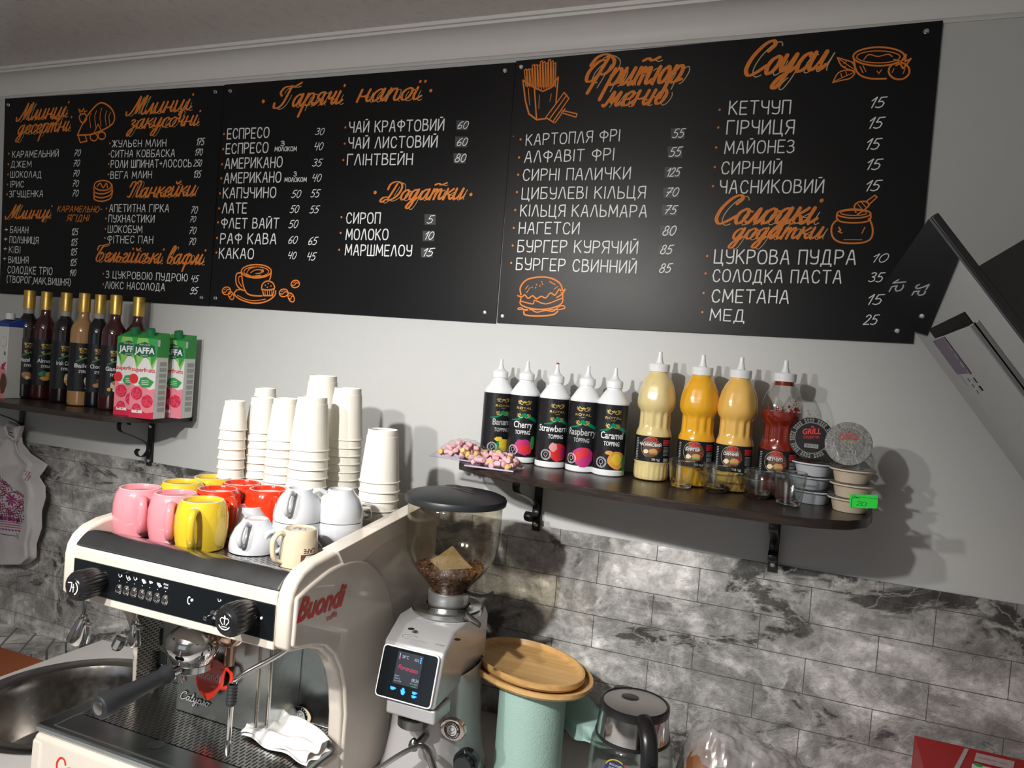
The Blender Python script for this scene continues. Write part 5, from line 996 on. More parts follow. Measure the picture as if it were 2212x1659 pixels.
mb = MB(); mb.tube([atY(x, y, -.05-.02*math.sin(k)) for k, (x, y) in enumerate([(30, 950), (16, 940), (13, 925), (22, 919), (34, 923), (38, 940), (34, 952)])], .007, 10, flat=2.2); mb.tube([atY(x, y, -.045) for x, y in [(36, 952), (42, 935), (47, 920), (40, 922), (37, 940)]], .006, 8, flat=1.8); mb.build('knot_loop', cloth_w, cl)
def inv_uv(px, py):
    # photo position on the cloth -> surface parameters
    for i in range(len(crow)-1):
        if crow[i][0] <= py <= crow[i+1][0]:
            t = (py-crow[i][0])/(crow[i+1][0]-crow[i][0]); a = [crow[i][j]*(1-t)+crow[i+1][j]*t for j in range(3)]
            return (px-a[1])/(a[2]-a[1]), (i+t)/(len(crow)-1)
    return 0, 0
def cmap(x, y, l):
    u, v = inv_uv(x, y); p = csf(max(0, min(1, u)), v); return (p.x, p.y-.0016-l, p.z)
mg_ = flat('magenta_thread', (.35, .03, .20)); pu_ = flat('dark_thread', (.10, .02, .10)); rd_ = flat('crimson_thread', (.38, .02, .06))
cv_ = Canvas(cmap, 3)
A_ = Vector((1, .72)).normalized(); B_ = Vector((-.55, 1)).normalized()
def rot(cx, cy, pts, k): return [(cx+(A_.x*a+B_.x*b)*k, cy+(A_.y*a+B_.y*b)*k) for a, b in pts]
for cx, cy in ((25, 1080), (-12, 1052), (-30, 1110)):
    for j in range(8):
        a = j*PI/4; cv_.poly(rot(cx, cy, [(0, 0), (math.cos(a-.3)*.6, math.sin(a-.3)*.6), (math.cos(a), math.sin(a)), (math.cos(a+.3)*.6, math.sin(a+.3)*.6)], 15), mg_, 1)
for o in (-1, 1):
    for w_, m_, q in ((2.4, rd_, 21), (1.2, pu_, 24)):
        for t0 in (-38, 0): cv_.stroke([(25+A_.x*t0+B_.x*q*o, 1080+A_.y*t0+B_.y*q*o), (25+A_.x*(t0+22)+B_.x*q*o, 1080+A_.y*(t0+22)+B_.y*q*o)], w_, m_, 1, caps=False)
cv_.stroke([(-20, 1040), (48, 1090)], 2.2, rd_, 1, caps=False); cv_.stroke([(20, 1112), (52, 1086)], 1.6, pu_, 1, caps=False); cv_.stroke([(16, 1108), (47, 1082)], 1.2, rd_, 1, caps=False)
for k in range(6): cv_.poly(rot(-5+k*9, 1116+k*1.6, [(-.5, 0), (0, -.5), (.5, 0), (0, .5)], 11), (mg_, pu_)[k % 2], 1); 
for k in range(3): cv_.stroke([(-40, 1121+k*5), (47, 1131+k*5)], 1.5, (mg_, rd_, mg_)[k], 1, caps=False)
for k in range(12): cv_.poly([(-38+k*7, 1136+k*.8), (-34.5+k*7, 1141+k*.8), (-31+k*7, 1137+k*.8)], mg_, 1)
cv_.stroke([(-30, 1148), (36, 1158)], 1.4, pu_, 1, caps=False); cv_.rect(36, 1152, 41, 1163, jf_s, 1)
def inreg(x, y): return y > 1026+x*1.05 and y < 1122+x*.15 and -60 < x < 52 and y < 1150-(x > 47)*20
for i_ in range(-24, 30):
    for j_ in range(-24, 24):
        x_ = 25+(A_.x*i_+B_.x*j_)*3.1; y_ = 1080+(A_.y*i_+B_.y*j_)*3.1
        if not inreg(x_, y_) or math.hypot(x_-25, y_-1080) < 16: continue
        a_, b_ = i_ % 9, j_ % 9; d_ = abs(a_-4)+abs(b_-4)
        c_ = mg_ if d_ in (0, 3) else (pu_ if d_ == 5 else (rd_ if d_ == 7 else None))
        if c_: cv_.poly(rot(x_, y_, [(-.46, -.46), (.46, -.46), (.46, .46), (-.46, .46)], 3.1), c_, 1.2)
cv_.build('embroidery', cl); cv_ = Canvas(cmap, 3)
for k in range(14): cv_.rect(54+(k*5) % 12, 1016+k*1.6, 56.5+(k*5) % 12, 1018.4+k*1.6, mg_, 1)
cv_.build('embroidery', cl)

# ------------------------------------------------------------------ counter, sink, brown towel
CZ = .87
ctr = empty('counter', (-.5, -.6, 0), 'white counter top under the coffee machine and grinder', 'counter')
white_lam = mat('white_laminate', (.56, .54, .53), .38, var=.02)
SCX, SCY, SRX, SRY = -1.46, -.60, .315, .315
sk = [atZ(245, 1425, CZ), atZ(0, 1472, CZ), atZ(85, 1632, CZ)]
def circ3(a, b, c):
    d = 2*(a.x*(b.y-c.y)+b.x*(c.y-a.y)+c.x*(a.y-b.y)); A, B, C_ = a.x**2+a.y**2, b.x**2+b.y**2, c.x**2+c.y**2
    x = (A*(b.y-c.y)+B*(c.y-a.y)+C_*(a.y-b.y))/d; y = (A*(c.x-b.x)+B*(a.x-c.x)+C_*(b.x-a.x))/d; return x, y, math.hypot(a.x-x, a.y-y)
scx, scy, sr = circ3(*sk)
n = 64; outer = [(-1.806, -1.12), (XR_-.005, -1.12), (XR_-.005, -.012), (-1.55, -.012), (-1.55, -.185), (-1.806, -.185)]
# top sheet with a round cut-out, made of fan strips between the hole and the outline
def edge_hit(a):
    dx, dy = math.cos(a), math.sin(a); best = 9
    for i in range(len(outer)):
        x0, y0 = outer[i]; x1, y1 = outer[(i+1) % len(outer)]; ex, ey = x1-x0, y1-y0; den = dx*ey-dy*ex
        if abs(den) < 1e-9: continue
        t = ((x0-scx)*ey-(y0-scy)*ex)/den; s = ((x0-scx)*dy-(y0-scy)*dx)/den
        if t > 0 and -1e-6 <= s <= 1+1e-6: best = min(best, t)
    return best
angs = sorted([2*PI*i/n for i in range(n)]+[math.atan2(y-scy, x-scx) % (2*PI) for x, y in outer])
mb = MB(); vs = []; fs = []
for a in angs: vs += [(scx+(sr-.006)*math.cos(a), scy+(sr-.006)*math.sin(a), CZ), (scx+edge_hit(a)*math.cos(a), scy+edge_hit(a)*math.sin(a), CZ)]
vs += [(x, y, CZ-.03) for x, y, z in vs]; k = len(angs)
for i in range(k):
    j = (i+1) % k; fs += [(2*i, 2*i+1, 2*j+1, 2*j), (2*k+2*j, 2*k+2*j+1, 2*k+2*i+1, 2*k+2*i), (2*i+1, 2*k+2*i+1, 2*k+2*j+1, 2*j+1), (2*i, 2*j, 2*k+2*j, 2*k+2*i)]
mb.add(vs, fs); mb.build('worktop', white_lam, ctr, fix=False)
mb = MB(); mb.box(-1.80, -1.782, -1.10, -.19, 0, CZ-.0305); mb.box(.60, .618, -1.10, -.02, 0, CZ-.0305); mb.box(-1.54, .60, -.03, -.012, 0, CZ-.0305); mb.build('side_panel', white_lam, ctr, fix=False)
sink = empty('steel_sink', (scx, scy, CZ-.15), 'round steel sink bowl set in the counter left of the machine', 'sink')
mb = MB(); mb.lathe([(sr, CZ+.0005), (sr+.002, CZ+.003), (sr-.004, CZ+.005), (sr-.030, CZ+.004), (sr-.042, CZ+.001), (sr-.046, CZ-.008), (sr-.050, CZ-.03), (sr-.058, CZ-.09), (sr-.075, CZ-.125), (sr-.11, CZ-.143), (.03, CZ-.15), (.02, CZ-.155), (0, CZ-.155)], 80, (scx, scy, 0)); mb.build('bowl', mat('sink_steel', (.34, .32, .30), .24, 1.0, var=.15, vs_=60, rvar=.10), sink, fix=False)
mb = MB(); mb.lathe([(0, CZ-.1545), (.026, CZ-.1545), (.03, CZ-.149), (.034, CZ-.148)], 30, (scx, scy, 0)); mb.build('drain', steel_b, sink)
# brown towel on the ledge
bt = mat('rust_towel', (.30, .085, .025), .95, bump=.8, bs=500, var=.25, vs_=120)
tl = empty('rust_towel', (-2.45, -.2, .73), 'folded rust brown towel lying on the low ledge at the left', 'towel')
for k_, (h0, h1, ins) in enumerate(((.7312, .752, 0), (.7525, .774, .012))):
    x1 = atY(112, 1400, -.20).x-ins; mb = MB()
    mb.box(x1-.42, x1, -.40, -.19-ins, h0, h1); o = mb.build('folded_layer', bt, tl, bevel=.015, seg=4)
    o.modifiers.new('s', 'SUBSURF').levels = 0
    o.modifiers['s'].subdivision_type = 'SIMPLE'; o.modifiers['s'].render_levels = 3

# ------------------------------------------------------------------ coffee machine
TZ, TRZ = 1.345, 1.0          # cup tray height, drip tray height
MXL, MXR, MYF, MYB = -1.303, -.772, -.722, -.20
cm = empty('coffee_machine', (-1.04, -.47, CZ), 'cream one group espresso machine loaded with cups on the counter', 'coffee machine')
def zr(y): return 1.372+(y+.69)/(.39)*.043     # side rail rises towards the wall
side = [(MYB, .885), (MYB, zr(MYB)), (-.45, zr(-.45)), (-.660, zr(-.66)), (-.690, 1.366), (-.708, 1.352), (-.718, 1.335), (MYF, 1.315), (MYF, 1.245), (-.716, 1.236), (-.700, 1.232), (-.660, 1.224), (-.625, 1.210), (-.595, 1.185), (-.572, 1.150), (-.556, 1.110), (-.547, 1.060), (-.545, 1.004), (-.545, .985), (-.752, .985), (-.765, .97), (-.768, .885)]
for xa, xb in ((MXR-.030, MXR), (MXL, MXL+.029)):
    mb = MB(); mb.prism(side, 'x', xa, xb); mb.build('side_panel', cream, cm, bevel=.007, seg=4)
# moulded raised shell on the right side
sh = crv([(-.712, 1.328), (-.66, 1.345), (-.60, 1.357), (-.52, 1.350), (-.45, 1.310), (-.40, 1.245), (-.375, 1.17), (-.365, 1.05), (-.37, .90)], 5)
poly = [(y, z) for y, z in sh]+[(-.538, .90), (-.538, 1.06), (-.548, 1.112), (-.563, 1.153), (-.588, 1.190), (-.62, 1.217), (-.66, 1.231), (-.70, 1.239), (-.714, 1.245)]
mb = MB(); mb.prism(poly, 'x', MXR-.004, MXR+.0055); mb.build('side_relief', cream, cm, bevel=.005, seg=4)
rl = crv([(-.20, 1.36), (-.32, 1.375), (-.43, 1.368), (-.50, 1.350), (-.545, 1.340), (-.575, 1.352), (-.592, 1.372), (-.60, 1.383)], 5)
mb = MB(); mb.prism([(y, z) for y, z in rl]+[(-.45, zr(-.45)+.002), (-.20, zr(-.20)+.002)], 'x', MXR-.032, MXR+.004); mb.build('rear_rail', cream, cm, bevel=.005, seg=4)
# logo on the right side
LX = MXR+.0062; la = atX(640, 1345, LX); lb = atX(745, 1305, LX); lt = atX(662, 1299, LX)
red_logo = mat('red_logo', (.60, .02, .01), .3)
ang = math.atan2(lb.z-la.z, lb.y-la.y); Lw = math.hypot(lb.y-la.y, lb.z-la.z)
cv_ = Canvas(lambda x, y, l: (LX+l, la.y+x, la.z+y)); cv_.text('Buondi', 0, 0, .040, red_logo, 1, w=Lw, shear=.35, bold=.03, rot=ang); c_ = atX(705, 1342, LX)
cv_.text('caffè', c_.y-la.y, c_.z-la.z, .011, red_logo, 1, w=.032, rot=ang+.05, bold=.01); cv_.build('red_lettering', cm)
# head: cream front frame, black control panel
x0, x1 = MXL+.029, MXR-.030
hd = [(MYF+.002, 1.234), (MYF+.002, 1.329), (MYF+.006, 1.334), (-.66, 1.336), (-.30, 1.336), (-.30, 1.238), (-.66, 1.228)]
mb = MB(); mb.prism(hd, 'x', x0, x1); mb.build('head_front', cream, cm, bevel=.003)
pz0, pz1 = 1.250, 1.3115; PY = MYF-.0005
mb = MB(); mb.box(x0+.001, x1-.001, PY, MYF+.006, pz0, pz1); mb.build('control_panel', black_gloss, cm, bevel=.0015)
c3 = lambda x, y: (100+x/3.687, 1080+y/3.687)
cv_ = Canvas(lambda x, z, l: (x, PY-.0002-l, z))
def pp_(x, y): p = atY(*c3(x, y), PY); return p.x, p.z
def cupicon(x, z, s, n_=1, fill=False):
    for k in range(n_):
        xx, zz = x+k*s*.5, z-k*s*.5
        pts = [(xx-s*.6, zz+s*.4), (xx-s*.5, zz-.1*s), (xx-.2*s, zz-s*.5), (xx+s*.2, zz-s*.5), (xx+s*.5, zz-.1*s), (xx+s*.6, zz+s*.4)]
        if fill: cv_.poly(pts, white_pr, 1)
        else: cv_.stroke(pts, s*.22, white_pr, 1)
        cv_.stroke([(xx+s*.6, zz+s*.2), (xx+s*.95, zz+s*.2), (xx+s*.8, zz-s*.2), (xx+s*.5, zz-s*.2)], s*.16, white_pr, 1)
bs_ = [(580, 710), (640, 722), (700, 735), (762, 750), (822, 765), (884, 780), (948, 797)]
for k, (bx, by) in enumerate(bs_):
    x, z = pp_(bx, by); b = MB(); T = Matrix.Translation((x, PY, z)) @ Matrix.Rotation(PI/2, 4, 'X') @ Matrix.Diagonal((.9, 1.15, 1, 1))
    b.lathe([(.0086, 0), (.0086, .0012), (.0074, .0028), (.0058, .0022), (.0046, .0034), (0, .0040)], 26, T=T); b.build('push_button', chrome, cm)
    cv_.disc(x, z+.0155, .0009, white_pr, 1)
    if k < 6: cupicon(x+.001, z+.0255, .0056, 1+k % 2, k > 2)
    else: cv_.text('PROG.', x, z+.0265, .0034, white_pr, 1, w=.0115, align='c', bold=.02, shear=.2); cv_.text('STOP', x, z+.0205, .0034, white_pr, 1, w=.010, align='c', bold=.02, shear=.2)
x, z = pp_(1140, 800); cv_.stroke(ell(x, z, .0032, .0062, 60, 300, 14), .0022, white_pr, 1)
x, z = pp_(1380, 797); cupicon(x, z, .0048)
cv_.build('printed_symbols', cm)
for (bx, by, r_) in ((1162, 798, .0028), (1715, 940, .0026)):
    x, z = pp_(bx, by); b = MB(); b.lathe([(r_, 0), (r_*.9, .0015), (0, .0025)], 16, T=Matrix.Translation((x, PY, z)) @ Matrix.Rotation(PI/2, 4, 'X')); b.build('indicator_light', white_plastic, cm)
x, z = pp_(1345, 910); b = MB(); b.lathe([(.008, 0), (.008, .004), (.0035, .006), (.0030, .020), (.004, .024), (0, .026)], 24, T=Matrix.Translation((x, PY, z)) @ Matrix.Rotation(PI/2, 4, 'X')); b.build('lever_stud', chrome, cm)
def knob(px, py, L, R, icon):
    p = atY(px, py, PY); T = Matrix.Translation((p.x, PY, p.z)) @ Matrix.Rotation(PI/2, 4, 'X')
    fl = lambda a, z: 1+(.045*abs(math.cos(a*11)) if .004 < z < L-.008 else .02)
    pr = [(R*.80, 0), (R*.82, .004), (R*.84, .005), (R*.93, L*.3), (R*.97, L*.6), (R*.96, L*.82), (R*.84, L*.93), (R*.62, L*.965)]
    b = MB(); b.lathe(pr, 132, T=T, flute=fl); b.lathe([(R*.64, L*.960), (R*.60, L*.985), (R*.56, L), (0, L)], 36, T=T); k = b.build('steam_knob', black_plastic, cm, ang=30)
    fy = PY-L-.0003; cv = Canvas(lambda x, z, l: (p.x+x, fy-l, p.z+z)); s = R*.55
    if icon == 0:
        cv.stroke([(-s*.7, s*.5), (-s*.1, s*.6), (-s*.2, -s*.1), (-s*.35, -s*.5)], s*.14, white_pr, 1); cv.stroke([(s*.15, s*.4), (s*.15, -s*.5)], s*.14, white_pr, 1); cv.stroke([(-s*.1, s*.05), (s*.3, s*.05)], s*.12, white_pr, 1); cv.stroke(ell(0, 0, s*.85, s*.85, -60, 50, 12), s*.16, white_pr, 1)
    else:
        cv.stroke(crv([(-s*.25, -s*.25), (-s*.6, s*.2), (-s*.35, s*.5), (-s*.1, s*.45), (0, s*.75), (s*.15, s*.45), (s*.4, s*.5), (s*.6, s*.2), (s*.25, -s*.25)], 3), s*.10, white_pr, 1); cv.stroke([(0, s*.5), (0, -s*.2)], s*.12, white_pr, 1)
        cv.stroke(ell(0, s*.1, s*.85, s*.85, 215, 325, 12), s*.14, white_pr, 1); cv.stroke([(-s*.3, -s*.45), (s*.3, -s*.45)], s*.1, white_pr, 1)
    cv.build('knob_symbol', k)
knob(216, 1253, .056, .0275, 0); knob(537, 1324, .056, .0275, 1)
# rolled steel edge and cup tray
st = [(-.722+.003, 1.336), (-.722+.004, 1.339)]+[(-.719+.040*t/8, 1.339+.022*math.sin(t/8*PI*.55)) for t in range(9)]+[(-.676, 1.345), (-.674, TZ-.002)]
mb = MB(); mb.prism([(y, z) for y, z in st]+[(-.30, TZ-.002), (-.30, 1.337), (-.66, 1.3365)], 'x', x0+.0005, x1-.0005); mb.build('rolled_steel_edge', mat('dark_polished_steel', (.46, .49, .52), .22, 1.0, var=.15, vs_=25), cm)
mb = MB(); mb.box(x0+.001, x1-.001, -.672, MYB-.004, TZ-.0018, TZ); mb.build('cup_tray', slots, cm)
mb = MB(); mb.box(x0, x1, MYB-.004, MYB, 1.24, 1.42); mb.box(x0, x1, MYB-.006, MYB-.004, .90, 1.36); mb.build('back_panel', steel_b, cm, fix=False)
# upper body, steel backsplash
BYP = -.50
mb = MB(); mb.box(x0, x1, BYP, MYB-.01, 1.003, 1.236); mb.box(x0, x1, -.66, BYP, 1.222, 1.234); mb.build('steel_backsplash', mat('backsplash_steel', (.55, .60, .60), .26, 1.0, var=.08, vs_=6), cm, fix=False)
mb = MB(); mb.box(x0+.0005, x0+.003, -.56, BYP, 1.004, 1.22); mb.build('perforated_lining', slot_mat('perforated_steel', (.42, .36, .31), .006, .012, ax=(1, 2)), cm)
p = atY(341, 1374, BYP); mb = MB(); mb.box(p.x-.012, p.x+.012, BYP-.005, BYP, p.z-.020, p.z+.020); mb.box(p.x-.008, p.x+.008, BYP-.008, BYP-.005, p.z-.014, p.z+.014); mb.build('rocker_switch', black_gloss, cm, bevel=.0015, fix=False)
p = atY(337, 1437, BYP); ds = MB(); ds.box(p.x-.029, p.x+.029, BYP-.003, BYP, p.z-.031, p.z+.031); dl = ds.build('dial_plate', black_matt, cm, bevel=.003)
mb = MB(); mb.lathe([(.015, 0), (.015, .008), (.012, .012), (0, .012)], 28, T=Matrix.Translation((p.x, BYP-.003, p.z-.004)) @ Matrix.Rotation(PI/2, 4, 'X')); T2 = Matrix.Translation((p.x-.012, BYP-.018, p.z-.016)) @ Matrix.Rotation(-.35, 4, 'Y')
mb.lathe([(0, -.006), (.006, -.004), (.006, .004), (0, .006)], 12, T=T2 @ Matrix.Diagonal((5, 1.2, 1, 1))); mb.build('selector_dial', black_plastic, dl)
cv_ = Canvas(lambda x, z, l: (p.x+x, BYP-.0032-l, p.z+z)); cv_.text('1', -.018, .008, .008, white_pr, 1); cv_.text('0', .0, .020, .008, white_pr, 1, align='c'); cv_.text('2', .018, .000, .008, white_pr, 1); cv_.stroke([(-.002, .010), (.006, .004)], .0012, white_pr, 1); cv_.build('dial_numbers', dl)
b = MB(); q = atY(318, 1393, BYP); b.lathe([(.006, 0), (.006, .004), (.004, .007), (0, .008)], 18, T=Matrix.Translation((q.x, BYP, q.z)) @ Matrix.Rotation(PI/2, 4, 'X')); b.build('dome_screw', chrome, cm)
# centre column carrying the group
CYF = -.590; ca = atZ(385, 1530, TRZ).x; cb_ = atZ(560, 1608, TRZ).x
mb = MB(); mb.box(ca, cb_, CYF, BYP-.0005, TRZ+.001, 1.221); mb.build('group_column', mat('column_steel', (.62, .65, .65), .28, 1.0, var=.06), cm, bevel=.002)
mb = MB()
for xx in (cb_-.004, cb_-.030): mb.tube([(xx, CYF-.002, TRZ+.004), (xx, CYF-.002, 1.22)], .0022, 10)
mb.build('column_edge_rod', mat('warm_chrome', (.60, .52, .44), .1, 1.0), cm)
q = atY(605, 1430, BYP); xs_ = (q.x-.012, q.x+.012); pts = [(xs_[0], BYP-.002, 1.20), (xs_[0], BYP-.002, 1.085)]+[(q.x-.012*math.cos(t*PI/8), BYP-.002, 1.085-.012*math.sin(t*PI/8)) for t in range(1, 8)]+[(xs_[1], BYP-.002, 1.085), (xs_[1], BYP-.002, 1.20)]
mb = MB(); mb.tube(pts, .0028, 10); mb.build('slot_outline', steel, cm)  # rounded slot outline in steel on the backsplash
# script badge
cv_ = Canvas(lambda x, z, l: (x, CYF-.0012-l, z)); p0 = atY(391, 1507, CYF); p1 = atY(452, 1536, CYF)
out, adv = lay_text(LOW, 'Саlурsо', .02)
k = (p1.x-p0.x)/adv
for layer, wd, m_ in ((1, .0038, black_matt), (3, .0017, mat('bright_badge_metal', (.75, .75, .74), .25, .5))):
    xx = p0.x
    for a, stl in out:
        for pts in stl:
            cv_.stroke([(p0.x+(a+px)*k+py*.0025, p0.z+py*.0085) for px, py in crv(pts, 3)], wd, m_, layer)
cv_.build('script_badge', cm)
# group head
gx, gy = atY(418, 1400, -.650).x, -.650
def gz(pr, k=.84): return [(r*.80, 1.234-(1.234-z)*k) for r, z in pr]
mb = MB(); mb.lathe(gz([(0, 1.113), (.030, 1.113), (.040, 1.118), (.046, 1.126), (.050, 1.134), (.057, 1.142), (.0605, 1.156), (.0600, 1.172), (.054, 1.186), (.040, 1.197), (.028, 1.204), (.025, 1.215), (.026, 1.234)]), 56, (gx, gy, 0)); g = mb.build('group_head', chrome, cm)
mb = MB(); mb.box(gx-.02, gx+.040, gy, CYF, 1.165, 1.215); mb.build('group_neck', chrome, g, bevel=.012)
mb = MB(); mb.lathe(gz([(.040, 1.106), (.0445, 1.108), (.0445, 1.122), (.038, 1.124)]), 48, (gx, gy, 0)); mb.lathe(gz([(0, 1.099), (.026, 1.100), (.034, 1.103), (.036, 1.108), (0, 1.109)]), 40, (gx, gy, 0)); pf = mb.build('portafilter', steel, cm, fix=False)
he = atY(212, 1530, -.845); hs = atY(368, 1453, -.705)
ax = (he-hs).normalized()
mb = MB(); mb.tube([Vector((gx, gy, 1.136)).lerp(hs, .42), hs], [.009, .007], 16); mb.build('handle_neck', chrome, pf)
L = (he-hs).length; pr = [(0, .0115), (.004, .0170), (.012, .0175), (.018, .0145), (.03, .0140), (.06, .0148), (.10, .0172), (L-.02, .0205), (L-.008, .0210), (L-.002, .0200), (L, .0175)]
mb = MB(); mb.tube([hs+ax*a for a, r in pr], [r for a, r in pr], 28); mb.build('handle', black_matt, pf)
mb = MB(); T = Matrix.Translation(he+ax*.0002) @ ax.to_track_quat('Z', 'Y').to_matrix().to_4x4(); mb.lathe([(.0115, 0), (.0115, .0008), (.010, .0014), (0, .0016)], 24, T=T); mb.build('handle_end_disc', steel_b, pf)
mb = MB()
for sg in (-1, 1): mb.tube(crv([(gx-.015, gy-.005, 1.130), (gx-.02, gy-.008, 1.118), (gx-.022+sg*.010, gy-.010, 1.112), (gx-.022+sg*.015, gy-.010, 1.102)], 4), [.006]*12+[.0055], 12)
mb.build('twin_spout', chrome, pf)
# second boss behind right of the group
mb = MB(); q = atY(515, 1408, -.57); mb.lathe([(.0, 1.135), (.010, 1.135), (.0105, 1.172), (.022, 1.177), (.030, 1.190), (.031, 1.205), (.026, 1.222), (0, 1.2225)], 36, (atY(512, 1390, -.60).x, -.618, 0)); mb.build('brass_outlet', mat('tarnished_chrome', (.42, .27, .20), .14, 1.0), cm)
# steam wand on the right
w0 = atY(606, 1412, -.64); w1 = atY(512, 1463, -.68)
wt = (w1.x-.006, -.685, TRZ+.012)
mb = MB(); mb.tube(crv([(w0.x+.03, -.62, w0.z+.03), w0, w1+Vector((.01, 0, .006)), w1+Vector((-.004, -.002, -.012)), (w1.x-.005, -.684, w1.z-.04), wt], 5), .0048, 14); sw = mb.build('steam_wand', chrome, cm)
gz0, gz1 = atY(492, 1522, -.684).z, atY(502, 1478, -.684).z
mb = MB(); mb.lathe([(.0065, gz0), (.0085, gz0+.002)]+[(.0085+.0010*(i % 2), gz0+.004+(gz1-gz0-.006)*i/11) for i in range(12)]+[(.0060, gz1)], 24, (w1.x-.0055, -.684, 0)); mb.build('rubber_grip', black_matt, sw)
mb = MB(); mb.lathe([(0, TRZ+.010), (.004, TRZ+.010), (.0062, TRZ+.018), (.0062, TRZ+.032), (.0045, TRZ+.040), (0, TRZ+.041)], 20, (wt[0], wt[1], 0)); mb.build('steam_nozzle', steel, sw)
# hot water taps on the left
def tap(px, py, py2, Y, r, nm):
    a = atY(px, py, Y); b = atY(px-(py2-py)*.20, py2, Y); h = a.z-b.z
    mb = MB(); ztop = 1.236
    mb.tube([(a.x+.004, Y, ztop), (a.x+.004, Y, a.z)], .0042, 12); mb.lathe([(.0045, a.z+.010), (.007, a.z+.008), (.007, a.z+.002), (.010, a.z), (.011, a.z-.003)], 24, (a.x+.004, Y, 0)); t = mb.build(nm, chrome, cm)
    mb = MB(); mb.lathe([(.006, .004), (r*.50, .001), (r*.62, -.006), (r*.86, -h*.6), (r, -h*.95), (r*.96, -h), (r*.80, -h+.001), (r*.7, -h*.8), (0, -h*.7)], 30, T=Matrix.Translation((a.x+.004, Y, a.z)) @ Matrix.Rotation(.28*(r > .018), 4, 'Y')); mb.tube([(a.x+.004, Y, a.z-.007), (a.x+.004+r+.004, Y, a.z-.007)], .0045, 12); mb.build('tap_nozzle', chrome, t)
tap(178, 1337, 1386, -.700, .0205, 'hot_water_tap'); tap(289, 1346, 1391, -.610, .0135, 'steam_tap')
q = atY(250, 1408, -.60); mb = MB(); mb.lathe([(0, 0), (.010, 0), (.012, .004), (.012, .028), (0, .032)], 8, T=Matrix.Translation((MXL-.014, -.575, 1.08)) @ Matrix.Rotation(.5, 4, 'Y')); mb.build('side_clip', steel, cm)
# base with drip tray
mb = MB(); mb.box(MXL+.001, MXR-.001, -.763, BYP+.0, CZ+.014, TRZ-.016); mb.build('base_front', cream, cm, bevel=.010, seg=4)
mb = MB(); mb.box(MXL-.001, MXR-.010, -.758, BYP, TRZ-.0155, TRZ-.001); mb.build('drip_tray_rim', mat('tray_rim_steel', (.50, .55, .56), .24, 1.0, var=.1), cm, bevel=.004)
mb = MB(); ty0, ty1, tx0, tx1 = -.690, BYP-.002, x0+.010, x1-.004
mb.grid(lambda u, v: (tx0+(tx1-tx0)*u, ty0+(ty1-ty0)*v, TRZ+.0002), 2, 2); mb.build('slotted_grate', slots, cm, fix=False)
mb = MB(); mb.tube([(tx0-.006, -.745, TRZ-.0005), (tx1, -.745, TRZ-.0005)], .0012, 8); mb.tube([(tx0-.006, -.745, TRZ-.0005), (tx0-.006, BYP-.01, TRZ-.0005)], .0012, 8); mb.build('tray_bead', steel, cm)
mb = MB(); q = atZ(338, 1598+10, TRZ); mb.lathe([(0, 0), (.013, 0), (.015, .0008), (0, .0009)], 26, T=Matrix.Translation((q.x, q.y, TRZ-.0009))); mb.build('tray_dimple', steel_b, cm)
for xx in (MXL+.05, MXR-.05):
    for yy in (-.72, -.25): mb = MB(); mb.lathe([(0, 0), (.018, 0), (.016, .016), (0, .016)], 20, (xx, yy, CZ)); mb.build('foot', black_plastic, cm)
mb = MB(); mb.box(MXL+.002, MXR-.002, BYP, MYB-.001, CZ+.014, 1.002); mb.build('base_rear', steel_b, cm, bevel=.002)
# red script on the base front
f0 = atY(122, 1662, -.764); cv_ = Canvas(lambda x, z, l: (f0.x+x, -.7635-l, f0.z+z)); sc_ = .024
for pts in ([(.9, .6), (.75, .95), (.35, 1.0), (.0, .55), (.05, .05), (.45, -.25), (.85, .0)], [(1.0, .15), (1.2, .38), (1.45, .42), (1.35, .0), (1.15, -.1), (1.05, .15)], [(1.5, .45), (1.5, -.05), (1.7, .35), (1.9, .42), (1.88, -.05)], [(2.15, .45), (2.15, -.05), (2.4, .35), (2.6, .38)]):
    cv_.stroke([(a*sc_, b*sc_-a*.0) for a, b in crv(pts, 5)], .0035, red_logo, 1)
cv_.build('base_lettering', cm)
# emblem on the backsplash, lower right
def emblem(cv, s, txt='ESPRESSO', txt2='ITALIANO'):
    cv.disc(0, 0, 1.45*s, crm_p, 1, ry=1.05*s); cv.stroke(ell(0, 0, 1.45*s, 1.05*s, n=30), .05*s, brn_p, 1.5, caps=False); cv.disc(0, 0, .98*s, blk_pr, 2); cv.disc(0, 0, .62*s, C('emblem_grey', (.55, .54, .52)), 3)
    for t, a0, sg in ((txt, 155, -1), (txt2, 215, 1)):
        for i, ch in enumerate(t):
            a = math.radians(a0+sg*i*(130/(len(t)-1))); r_ = .80*s-.1*s
            cv.text(ch, (.80*s-.09*s*sg*-1*-1)*math.cos(a), (.80*s-.09*s)*math.sin(a), .2*s, white_pr, 3, align='c', rot=a-PI/2 if sg < 0 else a+PI/2, bold=.02)
    cv.stroke(crv([(-.2*s, .05*s), (-.15*s, .35*s), (.1*s, .4*s), (.3*s, .3*s), (.28*s, .1*s), (.1*s, 0), (.05*s, -.15*s), (-.12*s, -.12*s), (-.2*s, .05*s)], 3), .05*s, blk_pr, 4); cv.stroke(ell(0, 0, .42*s, .40*s, 210, 330, 12), .06*s, blk_pr, 4)
q = atY(651, 1544, BYP); cv_ = Canvas(lambda x, z, l: (q.x+x, BYP-.003-l, q.z+z)); emblem(cv_, .018); cv_.build('round_emblem', cm)

